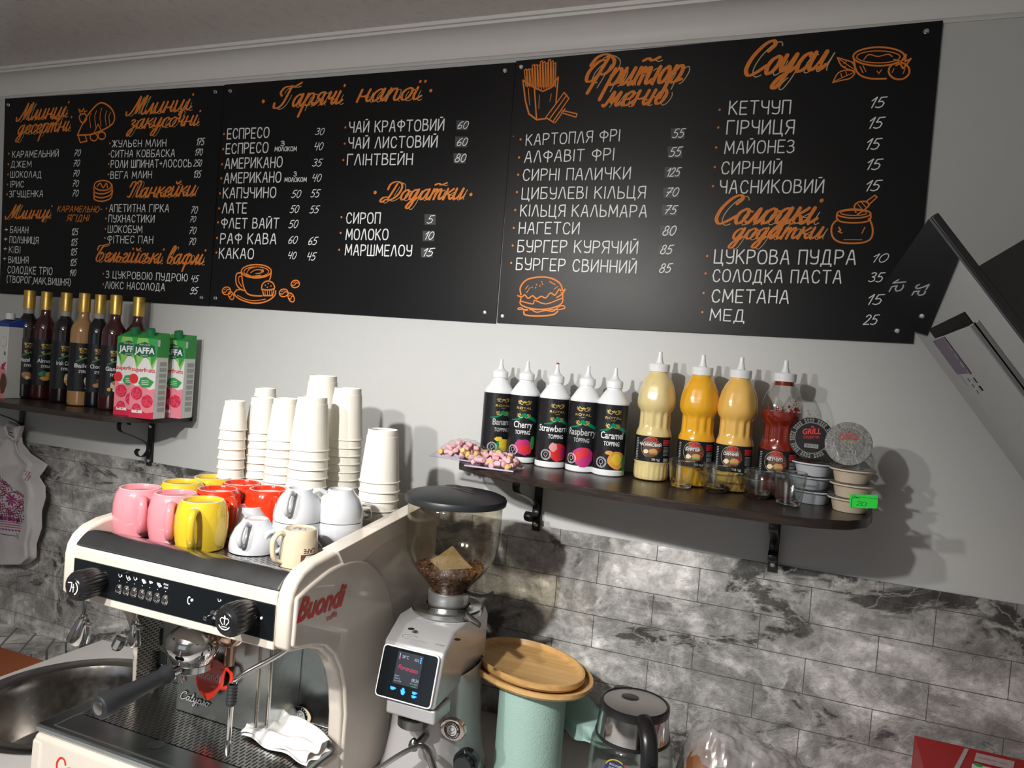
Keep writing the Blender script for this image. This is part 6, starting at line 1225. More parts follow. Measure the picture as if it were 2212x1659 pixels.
# red cup-shaped sign hanging at the column
sg_ = empty('cup_shaped_sign', atY(455, 1470, CYF-.02), 'red cup shaped sign hanging from the machine column under the group', 'sign')
sp_ = [(449, 1421), (468, 1424), (482, 1434), (487, 1446), (484, 1462), (481, 1478), (474, 1490), (468, 1496), (460, 1508), (452, 1513), (440, 1508), (431, 1496), (424, 1478), (421, 1466), (430, 1448), (434, 1432)]
Ys = CYF-.016; mb = MB(); mb.prism([(atY(a, b, Ys).x, atY(a, b, Ys).z) for a, b in sp_], 'y', Ys, Ys+.004); red_ac = mat('red_acrylic', (.66, .035, .015), .2, coat=.5); mb.build('cup_body', red_ac, sg_, bevel=.001, seg=2)
mb = MB(); mb.tube([atY(a, b, Ys+.002) for a, b in crv([(478, 1448), (490, 1446), (499, 1454), (500, 1470), (494, 1484), (478, 1487)], 4)], .0042, 10, flat=.6); mb.build('cup_handle', red_ac, sg_)
mb = MB(); q = atY(455, 1440, Ys); mb.box(q.x-.012, q.x-.002, Ys+.004, CYF-.0005, q.z-.012, q.z-.004); mb.build('hanger', red_ac, sg_)
q = atY(429, 1458, Ys); q2 = atY(476, 1473, Ys); cv_ = Canvas(lambda x, z, l: (q.x+x, Ys-.0003-l, q.z+z)); cv_.text('Buondi', .0, -.002, .017, C('logo_pink', (.62, .40, .42)), 1, w=q2.x-q.x, rot=-.02, bold=.04); cv_.text('caffè', .030, -.016, .005, C('logo_pink', (.62, .40, .42)), 1, w=.014); cv_.build('lettering', sg_)

# crumpled napkin on the grate
nap = mat('white_napkin', (.74, .71, .69), .9, sub=.1, bump=.15, bs=150)
nq = [atZ(520, 1578, TRZ+.012), atZ(572, 1512, TRZ+.030), atZ(716, 1598, TRZ+.03), atZ(662, 1652, TRZ+.004)]
def nsurf(u, v):
    a = nq[0].lerp(nq[3], u); b = nq[1].lerp(nq[2], u); p = a.lerp(b, v)
    z = TRZ+.004+.012*math.sin(PI*v)**.5+.010*math.sin(u*3.4+v*2.1)**2*v+.007*math.sin(u*5-v*7+1)**2+.0022*math.sin(u*13+v*9)+.034*(1-.6*u)*math.exp(-((v-.90-.04*math.sin(u*7))/.16)**2)
    e = .0025*math.sin(v*11+u*3); return (p.x+e, min(p.y+.003*math.sin(u*12), BYP-.015), z)
np_ = empty('paper_napkin', (nq[0]+nq[2])/2, 'crumpled white paper napkin lying on the drip tray at the right', 'napkin')
np_.location.z = TRZ
mb = MB(); mb.grid(nsurf, 44, 30); mb.build('upper_ply', nap, np_, solid=.0006, fix=False, ang=180)
mb = MB(); mb.grid(lambda u, v: (lambda p: (p[0]+.003, p[1]-.002, TRZ+.002+(p[2]-TRZ)*.35))(nsurf(u, v)), 30, 20); mb.build('lower_ply', nap, np_, solid=.0006, fix=False, ang=180)
# ------------------------------------------------------------------ mugs and cups on the machine
def handle(mb, pts, r, fl=.65): mb.tube(crv(pts, 5), r, 12, flat=fl); return mb
def ceramic(n, c): return mat(n, c, .10, coat=.8, var=.015, rvar=.02)
def mug_proto(m, cn, h=.092, s=1.0):
    root = empty('barrel_mug', (0, 0, 0), 'x', 'mug', cn+' barrel mugs upside down')
    b = MB(); b.lathe([(.041, .0), (.0435, .0015), (.0470, .020), (.0490, .042), (.0482, .062), (.0445, .082), (.0405, h-.003), (.0385, h), (.0350, h), (.0340, h-.002), (.0335, h-.0045), (0, h-.0045)], 56); b.lathe([(.041, 0), (.039, .001), (.044, .03), (.044, .06), (.036, .08), (0, .082)], 56); b.build('mug_body', m, root, fix=False)
    g = MB(); k_ = MB(); k_.lathe([(.0352, h+.0002), (.0362, h+.0008), (.0376, h+.0008), (.0386, h)], 48); k_.build('foot_ring', mat('pale_'+cn, tuple(.5*c+.36 for c in m.node_tree.nodes['Vector Math'].inputs[0].default_value), .4), root); handle(g, [(.041, 0, .076), (.056, 0, .080), (.068, 0, .070), (.070, 0, .050), (.066, 0, .030), (.056, 0, .016), (.045, 0, .014)], .0062, 1.25); g.build('handle', m, root); return root
pink = ceramic('pink_glaze', (.72, .25, .29)); yellow = ceramic('yellow_glaze', (.66, .455, .025)); redg = ceramic('red_glaze', (.62, .035, .008)); whiteg = ceramic('white_glaze', (.58, .60, .64)); creamg = ceramic('cream_glaze', (.66, .56, .40))
h = .092
mugs = {'p': mug_proto(pink, 'pink'), 'y': mug_proto(yellow, 'yellow'), 'r': mug_proto(redg, 'red')}; used = {}
ml = [('p', 304, 1053, -38, 'pink barrel mug upside down at the left front corner of the cup tray'), ('p', 380, 1065, -52, 'pink barrel mug upside down next to the front yellow mug'), ('y', 439, 1080, -62, 'yellow barrel mug upside down at the front edge of the cup tray'),
      ('y', 394, 1041, 60, 'yellow barrel mug upside down behind the two pink mugs'), ('y', 460, 1031, 100, 'yellow barrel mug upside down in the rear row beside the paper cups'), ('r', 471, 1056, -20, 'red barrel mug upside down directly behind the front yellow mug'), ('r', 523, 1043, -35, 'red barrel mug upside down rearmost of the three red ones'), ('r', 580, 1056, -35, 'red barrel mug upside down next to the stacked white cups')]
for k, px, py, a, lb in ml:
    p = atZ(px, py, TZ+h); o = place(mugs[k], used.get(k), (p.x, p.y, TZ+.0005), math.radians(a), lb); used[k] = 1
def cup_proto(nm, grp, r=.0465, h=.062):
    root = empty(nm, (0, 0, 0), 'x', 'cup', grp)
    # z = 0 at the rim, opening downwards
    b = MB(); b.lathe([(r-.0015, 0), (r, .001), (r*1.02, .010), (r*.97, .026), (r*.80, .044), (r*.58, .056), (r*.54, h-.002), (r*.51, h), (r*.45, h), (r*.43, h-.003), (0, h-.004)], 52); b.lathe([(r-.0015, 0), (r-.003, .002), (r*.97-.003, .02), (r*.76, .043), (r*.4, .053), (0, .054)], 52); b.build('cup_body', whiteg, root, fix=False)
    g = MB(); handle(g, [(r*.62, 0, .054), (r*.95, 0, .060), (r*1.28, 0, .050), (r*1.36, 0, .034), (r*1.22, 0, .022), (r*1.0, 0, .019)], .0048, 1.1); g.build('handle', whiteg, root); return root
cp = cup_proto('cappuccino_cup', 'white cappuccino cups'); ch_ = .062
def tz(px, py, z): p = atZ(px, py, z); return p
a_ = tz(553, 1120, TZ+ch_); place(cp, 0, (a_.x, a_.y, TZ+.0005), math.radians(-75), 'white cappuccino cup upside down at the front, between yellow and cream mugs')
b_ = tz(532, 1095, TZ+ch_); place(cp, 1, (b_.x-.002, b_.y+.012, TZ+.0005), math.radians(215), 'white cappuccino cup upside down behind the front white cup')
for (px, py, nm, yaw1, yaw2, dx) in ((652, 1055, 'left', -75, -120, -.004), (737, 1056, 'right', -130, -120, .0)):
    t_ = tz(px, py, TZ+.001+2*ch_); o = place(cp, 1, (t_.x+dx, t_.y, TZ+.0012+ch_), math.radians(yaw1), 'white cappuccino cup upside down on top of the %s cup pair' % nm)
    o2 = copy_tree(cp); o2.rotation_euler = (PI, 0, math.radians(yaw2)); o2.location = (t_.x+dx, t_.y, TZ+ch_+.0005); o2['label'] = 'white cappuccino cup standing upright under the %s cup pair' % nm
t_ = tz(653, 1142, TZ+.067); cx, cy = t_.x-.004, t_.y
root = empty('cream_mug', (cx, cy, TZ+.0005), 'small cream mug upside down with dark lettering near the right rail', 'mug')
b = MB(); b.lathe([(.0345, 0), (.0355, .001), (.0350, .02), (.0325, .05), (.0310, .064), (.0290, .067), (.0265, .067), (.0255, .065), (0, .0648)], 48, (cx, cy, TZ+.0005)); b.lathe([(.0345, 0), (.033, .001), (.030, .05), (0, .056)], 48, (cx, cy, TZ+.0005)); b.build('mug_body', creamg, root, fix=False)
ha = face_dir(cx, cy)-1.05; hx, hy = math.sin(ha), -math.cos(ha)
g = MB(); handle(g, [(cx+hx*r_, cy+hy*r_, TZ+z_) for r_, z_ in ((.031, .060), (.042, .062), (.052, .052), (.053, .034), (.048, .016), (.034, .008))], .0045, 1.3); g.build('handle', creamg, root)
cv_ = Canvas(cyl(cx, cy, TZ+.0005, lambda y: .0356-.06*y+.0002, face_dir(cx, cy)+.62), .004); vs0, fs0 = glyphs('CAFE', 0, .02)
xm = max(v[0] for v in vs0); cv_.mb.use(brn_p); cv_.mb.add([cv_.fn(-(a-xm/2)*.0115, .036-b*.0115, .0003) for a, b in vs0], fs0)
cv_.rect(-.018, .006, .018, .026, brn_p, 1); cv_.poly([(-.012, .018), (.012, .018), (.008, .024), (-.008, .024)], white_pr, 2); cv_.stroke(crv([(-.004, .008), (.004, .011), (-.002, .014), (.003, .017)], 3), .0015, white_pr, 2); cv_.build('printed_picture', root)
cv_ = Canvas(lambda x, y, l: (cx+x, cy+y, TZ+.0656+l)); 
for dx_, dy_ in ((-.006, 0), (.003, .002)): cv_.stroke(ell(dx_, dy_, .006, .006, n=16), .0009, brn_p, 1)
cv_.stroke([(-.014, -.006), (-.004, .008), (-.012, .008), (-.014, -.006)], .0009, brn_p, 1); cv_.disc(.014, -.004, .0008, brn_p, 1); cv_.build('base_stamp', root)
t_ = tz(790, 1097, TZ+.078); fx = lambda a, z: 1+.03*math.cos(a*10)
b = MB(); px_, py_ = t_.x-.016, t_.y+.0
b.lathe([(.034, 0), (.035, .001), (.033, .020), (.030, .045), (.027, .068), (.024, .076), (.019, .078), (0, .076)], 60, (px_, py_, TZ+.0005), flute=lambda a, z: 1+(.035*abs(math.cos(a*5)) if z < .066 else 0)); b.lathe([(.034, 0), (.0325, .001), (.0305, .02), (.0275, .045), (.023, .062), (0, .064)], 60, (px_, py_, TZ+.0005)); o = b.build('faceted_glass', thin_glass('faceted_clear_glass', (.90, .92, .91), .04, 1.9, .16), None, origin=(px_, py_, TZ+.0005), fix=False); tag(o, 'clear faceted glass upside down behind the right rail of the cup tray', 'glass')

# ------------------------------------------------------------------ paper cup stacks
def pc_mesh(r, h, nm):
    b = MB(); k = .74; rt = r*k
    b.lathe([(rt*.94, h-.0035), (rt*.96, h-.001), (rt*.985, h), (rt*1.0, h-.001), (rt*1.015, h-.006), (rt*1.03, h-.0135), (rt*1.065, h-.014), (r*.985, .006), (r*.99, .0035), (r*1.035, .0030), (r*1.045, .0012), (r*1.02, 0), (r*.98, .0006), (r*.965, .004), (rt*.97, h-.012), (0, h-.0125)], 44)
    b.add([(r*.985*math.cos(-1.2)+.0, r*.985*math.sin(-1.2), .007), (r*.985*math.cos(-1.185), r*.985*math.sin(-1.185), .007), (rt*1.08*math.cos(-1.185), rt*1.08*math.sin(-1.185), h-.015), (rt*1.08*math.cos(-1.2), rt*1.08*math.sin(-1.2), h-.015)], [(0, 1, 2, 3)])
    return b.build(nm, paper_w, None, origin=(0, 0, 0), fix=False)
ordn = ['top', 'second from top', 'third from top', 'fourth from top', 'fifth from top', 'sixth from top', 'seventh from top', 'eighth from top', 'ninth from top', 'tenth from top', 'eleventh from top', 'twelfth from top', 'thirteenth from top']
stacks = [(508, 865, -.385, .0295, .066, .0215, 'leftmost stack'), (574, 838, -.245, .033, .080, .0185, 'half hidden rear left stack'), (569, 858, -.325, .036, .082, .0180, 'second front stack'),
          (618, 860, -.365, .036, .094, .0185, 'third front stack'), (676, 857, -.405, .0415, .113, .0195, 'broad front middle stack'), (698, 811, -.285, .0415, .118, .0195, 'tallest rear stack'),
          (752, 838, -.305, .0400, .115, .0185, 'stack behind the right cup pair'), (828, 927, -.330, .0430, .113, .0190, 'rightmost lowest stack')]
for px, py, Y, r, h, pitch, nm in stacks:
    t = atY(px, py, Y); src = pc_mesh(r, h, 'paper_cup'); first = True; z = t.z-h; k = 0; rr = random.Random(px)
    nmax = max(1, int(round((z-TZ)/pitch))); pitch = (z-TZ-.001)/nmax
    for k in range(nmax+1):
        o = src if k == 0 else src.copy()
        if k: COL.objects.link(o)
        o.location = (t.x+rr.uniform(-.0008, .0008), Y+rr.uniform(-.0008, .0008), TZ+.0008+pitch*(nmax-k)); o.rotation_euler.z = rr.uniform(-.5, .5)
        tag(o, 'white paper cup, %s in the %s' % (ordn[min(k, 12)], nm), 'paper cup', 'paper cups stacked upside down on the machine')

# ------------------------------------------------------------------ coffee grinder
GX, GY = -.668, -.335
gsil = mat('silver_paint', (.44, .44, .45), .34, .35, coat=.4, var=.02); gwhite = mat('pearl_white_paint', (.46, .45, .46), .25, .2, coat=.6, var=.02)
gr = empty('coffee_grinder', (GX, GY, CZ), 'silver coffee grinder with clear bean hopper and lit touch screen', 'coffee grinder')
FY = -.490; A = atY(838, 1392, FY); B = atY(953, 1418, FY); Cc = atY(928, 1532, FY-.026); Dd = atY(808, 1499, FY-.026)
gx0, gx1 = A.x-.006, B.x+.004+.03
top_z = atZ(960, 1350, 1.24).z; top_z = (A.z+B.z)/2+.030
def hpoly(y0, y1): return None
mb = MB()
# head block: slanted front, flat top
fx0, fx1 = min(A.x, Dd.x)-.002, max(B.x, Cc.x)+.006; bx0, bx1 = GX-.078, GX+.052
zt1 = (A.z+B.z)/2+.004; zb1 = (Cc.z+Dd.z)/2-.004
vs = [(fx0, FY-.0235, zb1), (fx1, FY-.0235, zb1), (fx1, FY+.0025, zt1), (fx0, FY+.0025, zt1), (fx0+.012, FY+.045, top_z), (fx1-.004, FY+.045, top_z),
      (bx0, -.255, top_z), (bx1, -.255, top_z), (bx1+.004, -.245, top_z-.02), (bx0-.004, -.245, top_z-.02), (bx0-.004, -.245, zb1+.008), (bx1+.004, -.245, zb1+.008), (bx0, GY-.06, top_z-.004), (bx1+.002, GY-.06, top_z-.004), (bx1+.004, GY-.07, top_z-.02), (bx1+.004, GY-.07, zb1+.004), (bx0-.004, GY-.07, zb1+.004)]
import bmesh
bmh = bmesh.new()
for q in vs: bmh.verts.new(q)
bmesh.ops.convex_hull(bmh, input=bmh.verts[:]); bmesh.ops.delete(bmh, geom=[v for v in bmh.verts if not v.link_faces], context='VERTS')
bmesh.ops.dissolve_limit(bmh, angle_limit=.06, verts=bmh.verts[:], edges=bmh.edges[:]); bmh.verts.index_update()
mb.add([v.co.copy() for v in bmh.verts], [[v.index for v in f.verts] for f in bmh.faces]); bmh.free()
mb.build('head_housing', gsil, gr, bevel=.007, seg=4)
# screen in the plane of the slanted front
sc0 = Vector((Dd.x, FY, Dd.z)); su = Vector((Cc.x-Dd.x, 0, Cc.z-Dd.z)); wv_ = (B.x-A.x); 
c00 = Vector(((A.x+B.x+Cc.x+Dd.x)/4, FY-.0115, (A.z+B.z+Cc.z+Dd.z)/4)); upv = Vector((0, .026, zt1-zb1)).normalized(); rtv = Vector((1, 0, 0)); nrm = rtv.cross(upv); SW, SH = (B.x-A.x)/2+.001, (A.z-Dd.z)/2*1.04
nrm = nrm if nrm.y < 0 else -nrm
c00 = c00+nrm*.002
def rr_poly(w_, h_, r_):
    out = []
    for cx_, cy_, a0 in ((w_-r_, h_-r_, 0), (-w_+r_, h_-r_, 90), (-w_+r_, -h_+r_, 180), (w_-r_, -h_+r_, 270)): out += [(cx_+r_*math.cos(math.radians(a0+t*15)), cy_+r_*math.sin(math.radians(a0+t*15))) for t in range(7)]
    return out
def slab(w_, h_, r_, o0, o1):
    P2 = rr_poly(w_, h_, r_); mb = MB(); n_ = len(P2); v = [c00+rtv*a+upv*b+nrm*o0 for a, b in P2]+[c00+rtv*a+upv*b+nrm*o1 for a, b in P2]
    return mb.add(v, [tuple(range(n_)), tuple(range(2*n_-1, n_-1, -1))]+[(i, (i+1) % n_, n_+(i+1) % n_, n_+i) for i in range(n_)])
slab(SW+.0015, SH+.0015, .008, -.006, .0035).build('screen_bezel', mat('white_bezel', (.75, .76, .78), .3), gr)
scr = slab(SW-.001, SH-.001, .0065, .0035, .0042).build('touch_screen', black_gloss, gr)
cv_ = Canvas(lambda x, y, l: c00+rtv*x+upv*y+nrm*(.0043+l))
def emi(n, c, s): return mat(n, (0, 0, 0), .4, emit=c, es=s, var=0)
eb = emi('display_glow', (.035, .04, .055), 1.0); ew = emi('display_white', (.55, .65, .8), 1.0); er = emi('display_red', (.75, .05, .16), 1.0); ebl = emi('display_blue', (.02, .18, 1.0), 5.0); eg = emi('display_green', (.05, .5, .08), 1.0)
cv_.rect(-.026, -.018, .028, .040, eb, 1)
cv_.rect(-.0215, .028, -.020, .037, ew, 2); cv_.rect(-.0225, .026, -.019, .030, er, 2); cv_.text('28°C', -.016, .029, .0055, ew, 2, w=.014); cv_.text('43%', .010, .028, .0055, ew, 2, w=.010)
for k in range(3): cv_.rect(.0225, .0265+k*.004, .0250, .0290+k*.004, ebl, 2)
cv_.text('Fiorenzato', -.021, .009, .0085, er, 2, w=.043, shear=.3, bold=.01, rot=-.03)
for k, t_ in enumerate(('Dose 9', 'Macine 12', 'Store 42734')): cv_.text(t_, -.024, -.005-k*.0045, .0030, ew, 2, w=.009+.003*k)
cv_.text('08:24', .012, -.008, .0062, ew, 2, w=.0145); cv_.text('03/11/2022', .010, -.0125, .0022, ew, 2, w=.016); cv_.rect(.013, -.0165, .025, -.0155, eg, 2)
def bcup(x, y, s): cv_.poly([(x-s, y+s*.5), (x-s*.8, y-s*.4), (x-s*.4, y-s*.6), (x+s*.4, y-s*.6), (x+s*.8, y-s*.4), (x+s, y+s*.5)], ebl, 2); cv_.stroke([(x+s, y+s*.3), (x+s*1.5, y+s*.2), (x+s, y-s*.2)], s*.25, ebl, 2)
bcup(-.024, -.027, .0048); bcup(.022, -.026, .0042); bcup(.022, -.0325, .0042)
cv_.poly([(-.004, -.033), (-.0055, -.029), (-.0065, -.026), (-.005, -.026), (-.004, -.028), (-.004, -.0225), (-.0025, -.0225), (-.0015, -.0215), (0, -.0225), (.0015, -.024), (.002, -.028), (.004, -.027), (.003, -.031), (.001, -.034), (-.002, -.0345)], ebl, 2)
cv_.build('screen_graphics', scr)
# lower column: tapered oval body
def oval(z, rx, ry, n_=48, p_=2.6):
    return [(GX-.004+rx*(abs(math.cos(t))**(2/p_))*(1 if math.cos(t) >= 0 else -1), GY-.002+ry*(abs(math.sin(t))**(2/p_))*(1 if math.sin(t) >= 0 else -1), z) for t in [2*PI*i/n_ for i in range(n_)]]
lv = [(CZ+.012, .092, .13), (CZ+.02, .096, .134), (CZ+.04, .094, .132), (CZ+.07, .086, .122), (CZ+.12, .080, .112), (CZ+.18, .077, .105), (zb1+.02, .075, .102)]
mb = MB(); n_ = 48; v = []; 
for z_, rx, ry in lv: v += oval(z_, rx, ry)
mb.add(v, [(i*n_+k, i*n_+(k+1) % n_, (i+1)*n_+(k+1) % n_, (i+1)*n_+k) for i in range(len(lv)-1) for k in range(n_)]+[tuple(range(n_))[::-1]]); mb.build('lower_body', gwhite, gr)
mb = MB(); mb.prism([(p_[0], p_[1]) for p_ in oval(0, .094, .132)], 'z', CZ+.0005, CZ+.0125); mb.build('base_plate', black_plastic, gr)
mb = MB(); mb.box(Dd.x+.022, Cc.x+.008, FY-.018, FY+.05, zb1-.030, zb1-.002); mb.build('chute_cover', gsil, gr, bevel=.005)
mb = MB(); q = atY(885, 1560, FY-.005); mb.lathe([(.028, 0), (.030, .002), (.030, .016), (.026, .018), (0, .018)], 36, (q.x, FY+.010, zb1-.052)); mb.lathe([(0, 0), (.027, .0)], 36, (q.x, FY+.010, zb1-.051)); mb.build('dosing_ring', mat('dark_steel_ring', (.20, .20, .19), .3, 1.0), gr, fix=False)
q2_ = atY(896, 1608, FY+.01); mb = MB(); mb.lathe([(0, -.012), (.008, -.008), (.010, 0), (.008, .008), (.004, .013), (0, .014)], 24, (q2_.x, FY+.005, q2_.z)); mb.tube([(q2_.x, FY+.005, q2_.z), (q2_.x, FY+.06, q2_.z+.004)], .004, 10); mb.build('switch_lever', mat('dark_steel_ring', (.2, .2, .19)), gr)
f0_ = atY(822, 1659, FY-.04); f1_ = atY(868, 1628, FY-.03); f2_ = atY(925, 1628, FY-.02); f3_ = atY(945, 1660, FY-.04)
mb = MB(); mb.tube(crv([f0_+Vector((-.01, -.01, -.006)), f1_, (f1_+f2_)/2+Vector((0, .02, .006)), f2_, f3_+Vector((.004, -.01, -.01))], 5), .0042, 10, flat=1.8); mb.tube([(f1_+f2_)/2+Vector((0, .02, .006)), (q2_.x, FY+.07, f1_.z)], .005, 10); mb.build('portafilter_fork', steel_b, gr)
q = atY(1008, 1652, GY-.115); mb = MB(); T = Matrix.Translation((q.x-.006, GY-.103, q.z-.004)) @ Matrix.Rotation(PI/2, 4, 'X'); mb.lathe([(.026, -.01), (.026, .004), (.021, .006), (.020, .016), (.018, .018), (0, .018)], 40, T=T); mb.build('side_dial', black_gloss, gr)
q = atY(980, 1579, GY-.11); ey = GY-.107; cv_ = Canvas(lambda x, z, l: (q.x-.004+x, ey+abs(x)**1.8*5*(x > 0)-l-.001, q.z+z), .003); 
mb = MB(); mb.lathe([(.0, .0015), (.0185, .0012), (.0195, 0), (.0195, -.010)], 40, T=Matrix.Translation((q.x-.004, ey-.0008, q.z)) @ Matrix.Rotation(PI/2, 4, 'X') @ Matrix.Diagonal((1.35, 1.05, 1, 1))); em = mb.build('emblem_badge', mat('bronze_chrome', (.42, .36, .30), .15, 1.0), gr)
cv_ = Canvas(lambda x, z, l: (q.x-.004+x, ey-.0026-l, q.z+z)); cv_.disc(0, 0, .0168, blk_pr, 1); cv_.disc(0, 0, .0105, C('emblem_grey', (.55, .54, .52)), 2); s = .0172
for t_, a0, sg in (('ESPRESSO', 155, -1), ('ITALIANO', 215, 1)):
    for i, chh in enumerate(t_):
        a = math.radians(a0+sg*i*(130/7)); rad = .0122 if sg < 0 else .0150
        cv_.text(chh, rad*math.cos(a), rad*math.sin(a), .0030, white_pr, 3, align='c', rot=a-PI/2 if sg < 0 else a+PI/2, bold=.02)
cv_.stroke(crv([(-.004, .001), (-.003, .006), (.002, .007), (.006, .005), (.005, .001), (.001, -.001), (.001, -.003), (-.002, -.003), (-.004, .001)], 3), .0009, blk_pr, 4); cv_.stroke(ell(0, 0, .0075, .007, 210, 330, 12), .001, blk_pr, 4); cv_.build('emblem_print', em)
# top: graduated ring, collar, hopper
rc = (GX, GY)
cv_ = Canvas(lambda x, y, l: (x, y, top_z+.0008+l)); q = atZ(885, 1377, top_z); cv_.stroke(ell(q.x, q.y, .015, .010, 20, 330, 18), .0008, blk_pr, 1); cv_.stroke([(q.x-.005, q.y-.002), (q.x+.006, q.y+.003)], .0007, blk_pr, 1)
q = atZ(958, 1393, top_z); cv_.text('FINE', q.x-.012, q.y-.01, .006, blk_pr, 1, w=.018)
for (a, b) in ((888, 1360), (988, 1383)): q = atZ(a, b, top_z); cv_.disc(q.x, q.y, .0065, blk_pr, 1.5)
for k in range(26): a = math.radians(248+k*2.4); cv_.stroke([(rc[0]+.078*math.cos(a), rc[1]+.078*math.sin(a)), (rc[0]+.084*math.cos(a), rc[1]+.084*math.sin(a))], .0009, white_pr, 1, caps=False)
cv_.build('top_markings', gr)
RZ = top_z
mb = MB(); mb.lathe([(.060, RZ), (.070, RZ+.001), (.0735, RZ+.004), (.0735, RZ+.012), (.070, RZ+.015), (.048, RZ+.016), (.045, RZ+.018)], 150, (rc[0], rc[1], 0), flute=lambda a, z: 1+(.006*math.cos(a*75) if RZ+.003 < z < RZ+.013 else 0)); ring = mb.build('grind_ring', steel, gr)
q = atZ(1036, 1388, RZ+.01); mb = MB(); mb.tube([(rc[0]+.060, rc[1]-.035, RZ+.012), (rc[0]+.098, rc[1]-.055, RZ+.006)], [.008, .006], 12, flat=.6); mb.build('ring_lever', steel, ring)
cv_ = Canvas(lambda x, y, l: (x, y, RZ+.0163+l)); 
for i, chh in enumerate('12345678'): a = math.radians(200+i*24); cv_.text(chh, rc[0]+.056*math.cos(a), rc[1]+.056*math.sin(a), .006, blk_pr, 1, align='c', rot=a+PI/2)
cv_.build('ring_numbers', ring)
mb = MB(); mb.lathe([(.040, RZ+.014), (.0425, RZ+.018), (.0425, RZ+.042), (.040, RZ+.044), (.034, RZ+.044)], 56, (rc[0], rc[1], 0)); mb.build('metal_collar', mat('satin_aluminium', (.55, .55, .55), .35, .9), gr)
hz0 = RZ+.040; LZ = (atY(878, 1075, GY).z+atY(1097, 1085, GY).z)/2+.004
HP = [(.037, hz0), (.040, hz0+.010), (.050, hz0+.024), (.070, hz0+.046), (.086, hz0+.072), (.0945, hz0+.098), (.0965, hz0+.125), (.0975, LZ-.004)]
HPs = crv([(a, b, 0) for a, b in HP], 4)
hop = thin_glass('tinted_hopper', (.94, .92, .87), .05, 1.42, .04)
mb = MB(); mb.lathe([(a, b) for a, b, _ in HPs], 72, (rc[0], rc[1], 0)); mb.build('bean_hopper', hop, gr, solid=.0016)
mb = MB(); mb.lathe([(.0985, LZ-.008), (.1045, LZ-.008), (.1055, LZ+.001), (.1035, LZ+.005), (.094, LZ+.009), (.060, LZ+.016), (.030, LZ+.0185), (0, LZ+.0195)], 72, (rc[0], rc[1], 0)); lid = mb.build('hopper_lid', mat('lid_black_plastic', (.016, .019, .022), .42), gr)
for sg in (-1, 1):
    ex, ey, er, ef = (.018, .004, .036, .42) if sg > 0 else (-.026, .040, .024, .50)
    def dz(x_, y_):
        rr_ = math.hypot(x_, y_); pts_ = [(0, .0195), (.030, .0185), (.060, .016), (.094, .009), (.1035, .005)]
        for (r0_, z0_), (r1_, z1_) in zip(pts_, pts_[1:]):
            if rr_ <= r1_: return z0_+(z1_-z0_)*(rr_-r0_)/(r1_-r0_)
        return .005
    ra_ = -.35; mb = MB(); vv = []; ff = []; 
    for i_ in range(5):
        for k_ in range(28):
            t_ = 2*PI*k_/28; u_, w_ = er*i_/4*math.cos(t_), er*ef*i_/4*math.sin(t_); x_ = ex+u_*math.cos(ra_)-w_*math.sin(ra_); y_ = ey+u_*math.sin(ra_)+w_*math.cos(ra_)
            vv.append((rc[0]+x_, rc[1]+y_, LZ+dz(x_, y_)+.0005+(.0012 if i_ == 3 else 0)))
    ff = [(i_*28+k_, i_*28+(k_+1) % 28, (i_+1)*28+(k_+1) % 28, (i_+1)*28+k_) for i_ in range(4) for k_ in range(28)]
    mb.add(vv, ff); mb.build('finger_recess', mat('recess_black', (.006, .007, .008), .3), lid)
mb = MB()
cz_ = hz0+.060
for k in range(24):
    pass
mb.lathe([(0, cz_+.038), (.006, cz_+.033), (.030, cz_+.012), (.050, cz_+.0), (.052, cz_-.003), (.040, cz_-.003), (.012, cz_-.008), (.006, cz_-.02), (.006, hz0+.02)], 4, (rc[0], rc[1], 0)); mb.build('inner_cone', mat('amber_plastic', (.55, .42, .20), .15, alpha=.45, coat=.6), gr, bevel=.002)
mb = MB(); mb.tube(crv([(rc[0]+.036, rc[1], hz0+.006), (rc[0]+.062, rc[1]+.004, hz0+.003), (rc[0]+.082, rc[1]+.008, hz0+.006), (rc[0]+.094, rc[1]+.010, hz0+.013)], 4), .0035, 10, flat=2.6); mb.build('hopper_gate_tab', black_plastic, gr)
# beans: one loose mass
bm_ = MB(); rr = random.Random(11); zmax = hz0+.056
def rad_at(z):
    for (r0, z0), (r1, z1) in zip(HP, HP[1:]):
        if z0 <= z <= z1: return r0+(r1-r0)*(z-z0)/(z1-z0)
    return .036
proto = []
for i in range(5):
    for j in range(8):
        ph = PI*i/4; th = 2*PI*j/8; proto.append(Vector((.0055*math.sin(ph)*math.cos(th), .0038*math.sin(ph)*math.sin(th), .0028*math.cos(ph))))
pf_ = [(i*8+j, i*8+(j+1) % 8, (i+1)*8+(j+1) % 8, (i+1)*8+j) for i in range(4) for j in range(8)]
core = [(max(.004, rad_at(z)-.0085), z) for z in [hz0+.004+(zmax-.006-hz0-.004)*i/10 for i in range(11)]]
bean_m = mat('coffee_beans', (.085, .034, .016), .38, var=.5, vs_=120, coat=.3)
bm_.lathe([(0, core[0][1])]+core+[(0, zmax-.006)], 40, (rc[0], rc[1], 0))
from mathutils import Euler
for k in range(1500):
    if k % 2: a = rr.uniform(0, 2*PI); z_ = rr.uniform(hz0+.006, zmax-.002); R_ = rad_at(z_)-.0058
    else: a = rr.uniform(0, 2*PI); R_ = (rad_at(zmax)-.007)*math.sqrt(rr.random()); z_ = zmax-.004+rr.uniform(-.003, .004)
    E_ = Euler((rr.uniform(-1, 1)*.5+PI/2*(k % 2), rr.uniform(-.5, .5), rr.uniform(0, 6.28) if not k % 2 else a+PI/2)).to_matrix(); c_ = Vector((rc[0]+R_*math.cos(a), rc[1]+R_*math.sin(a), z_))
    bm_.add([c_+E_ @ p_ for p_ in proto], pf_)
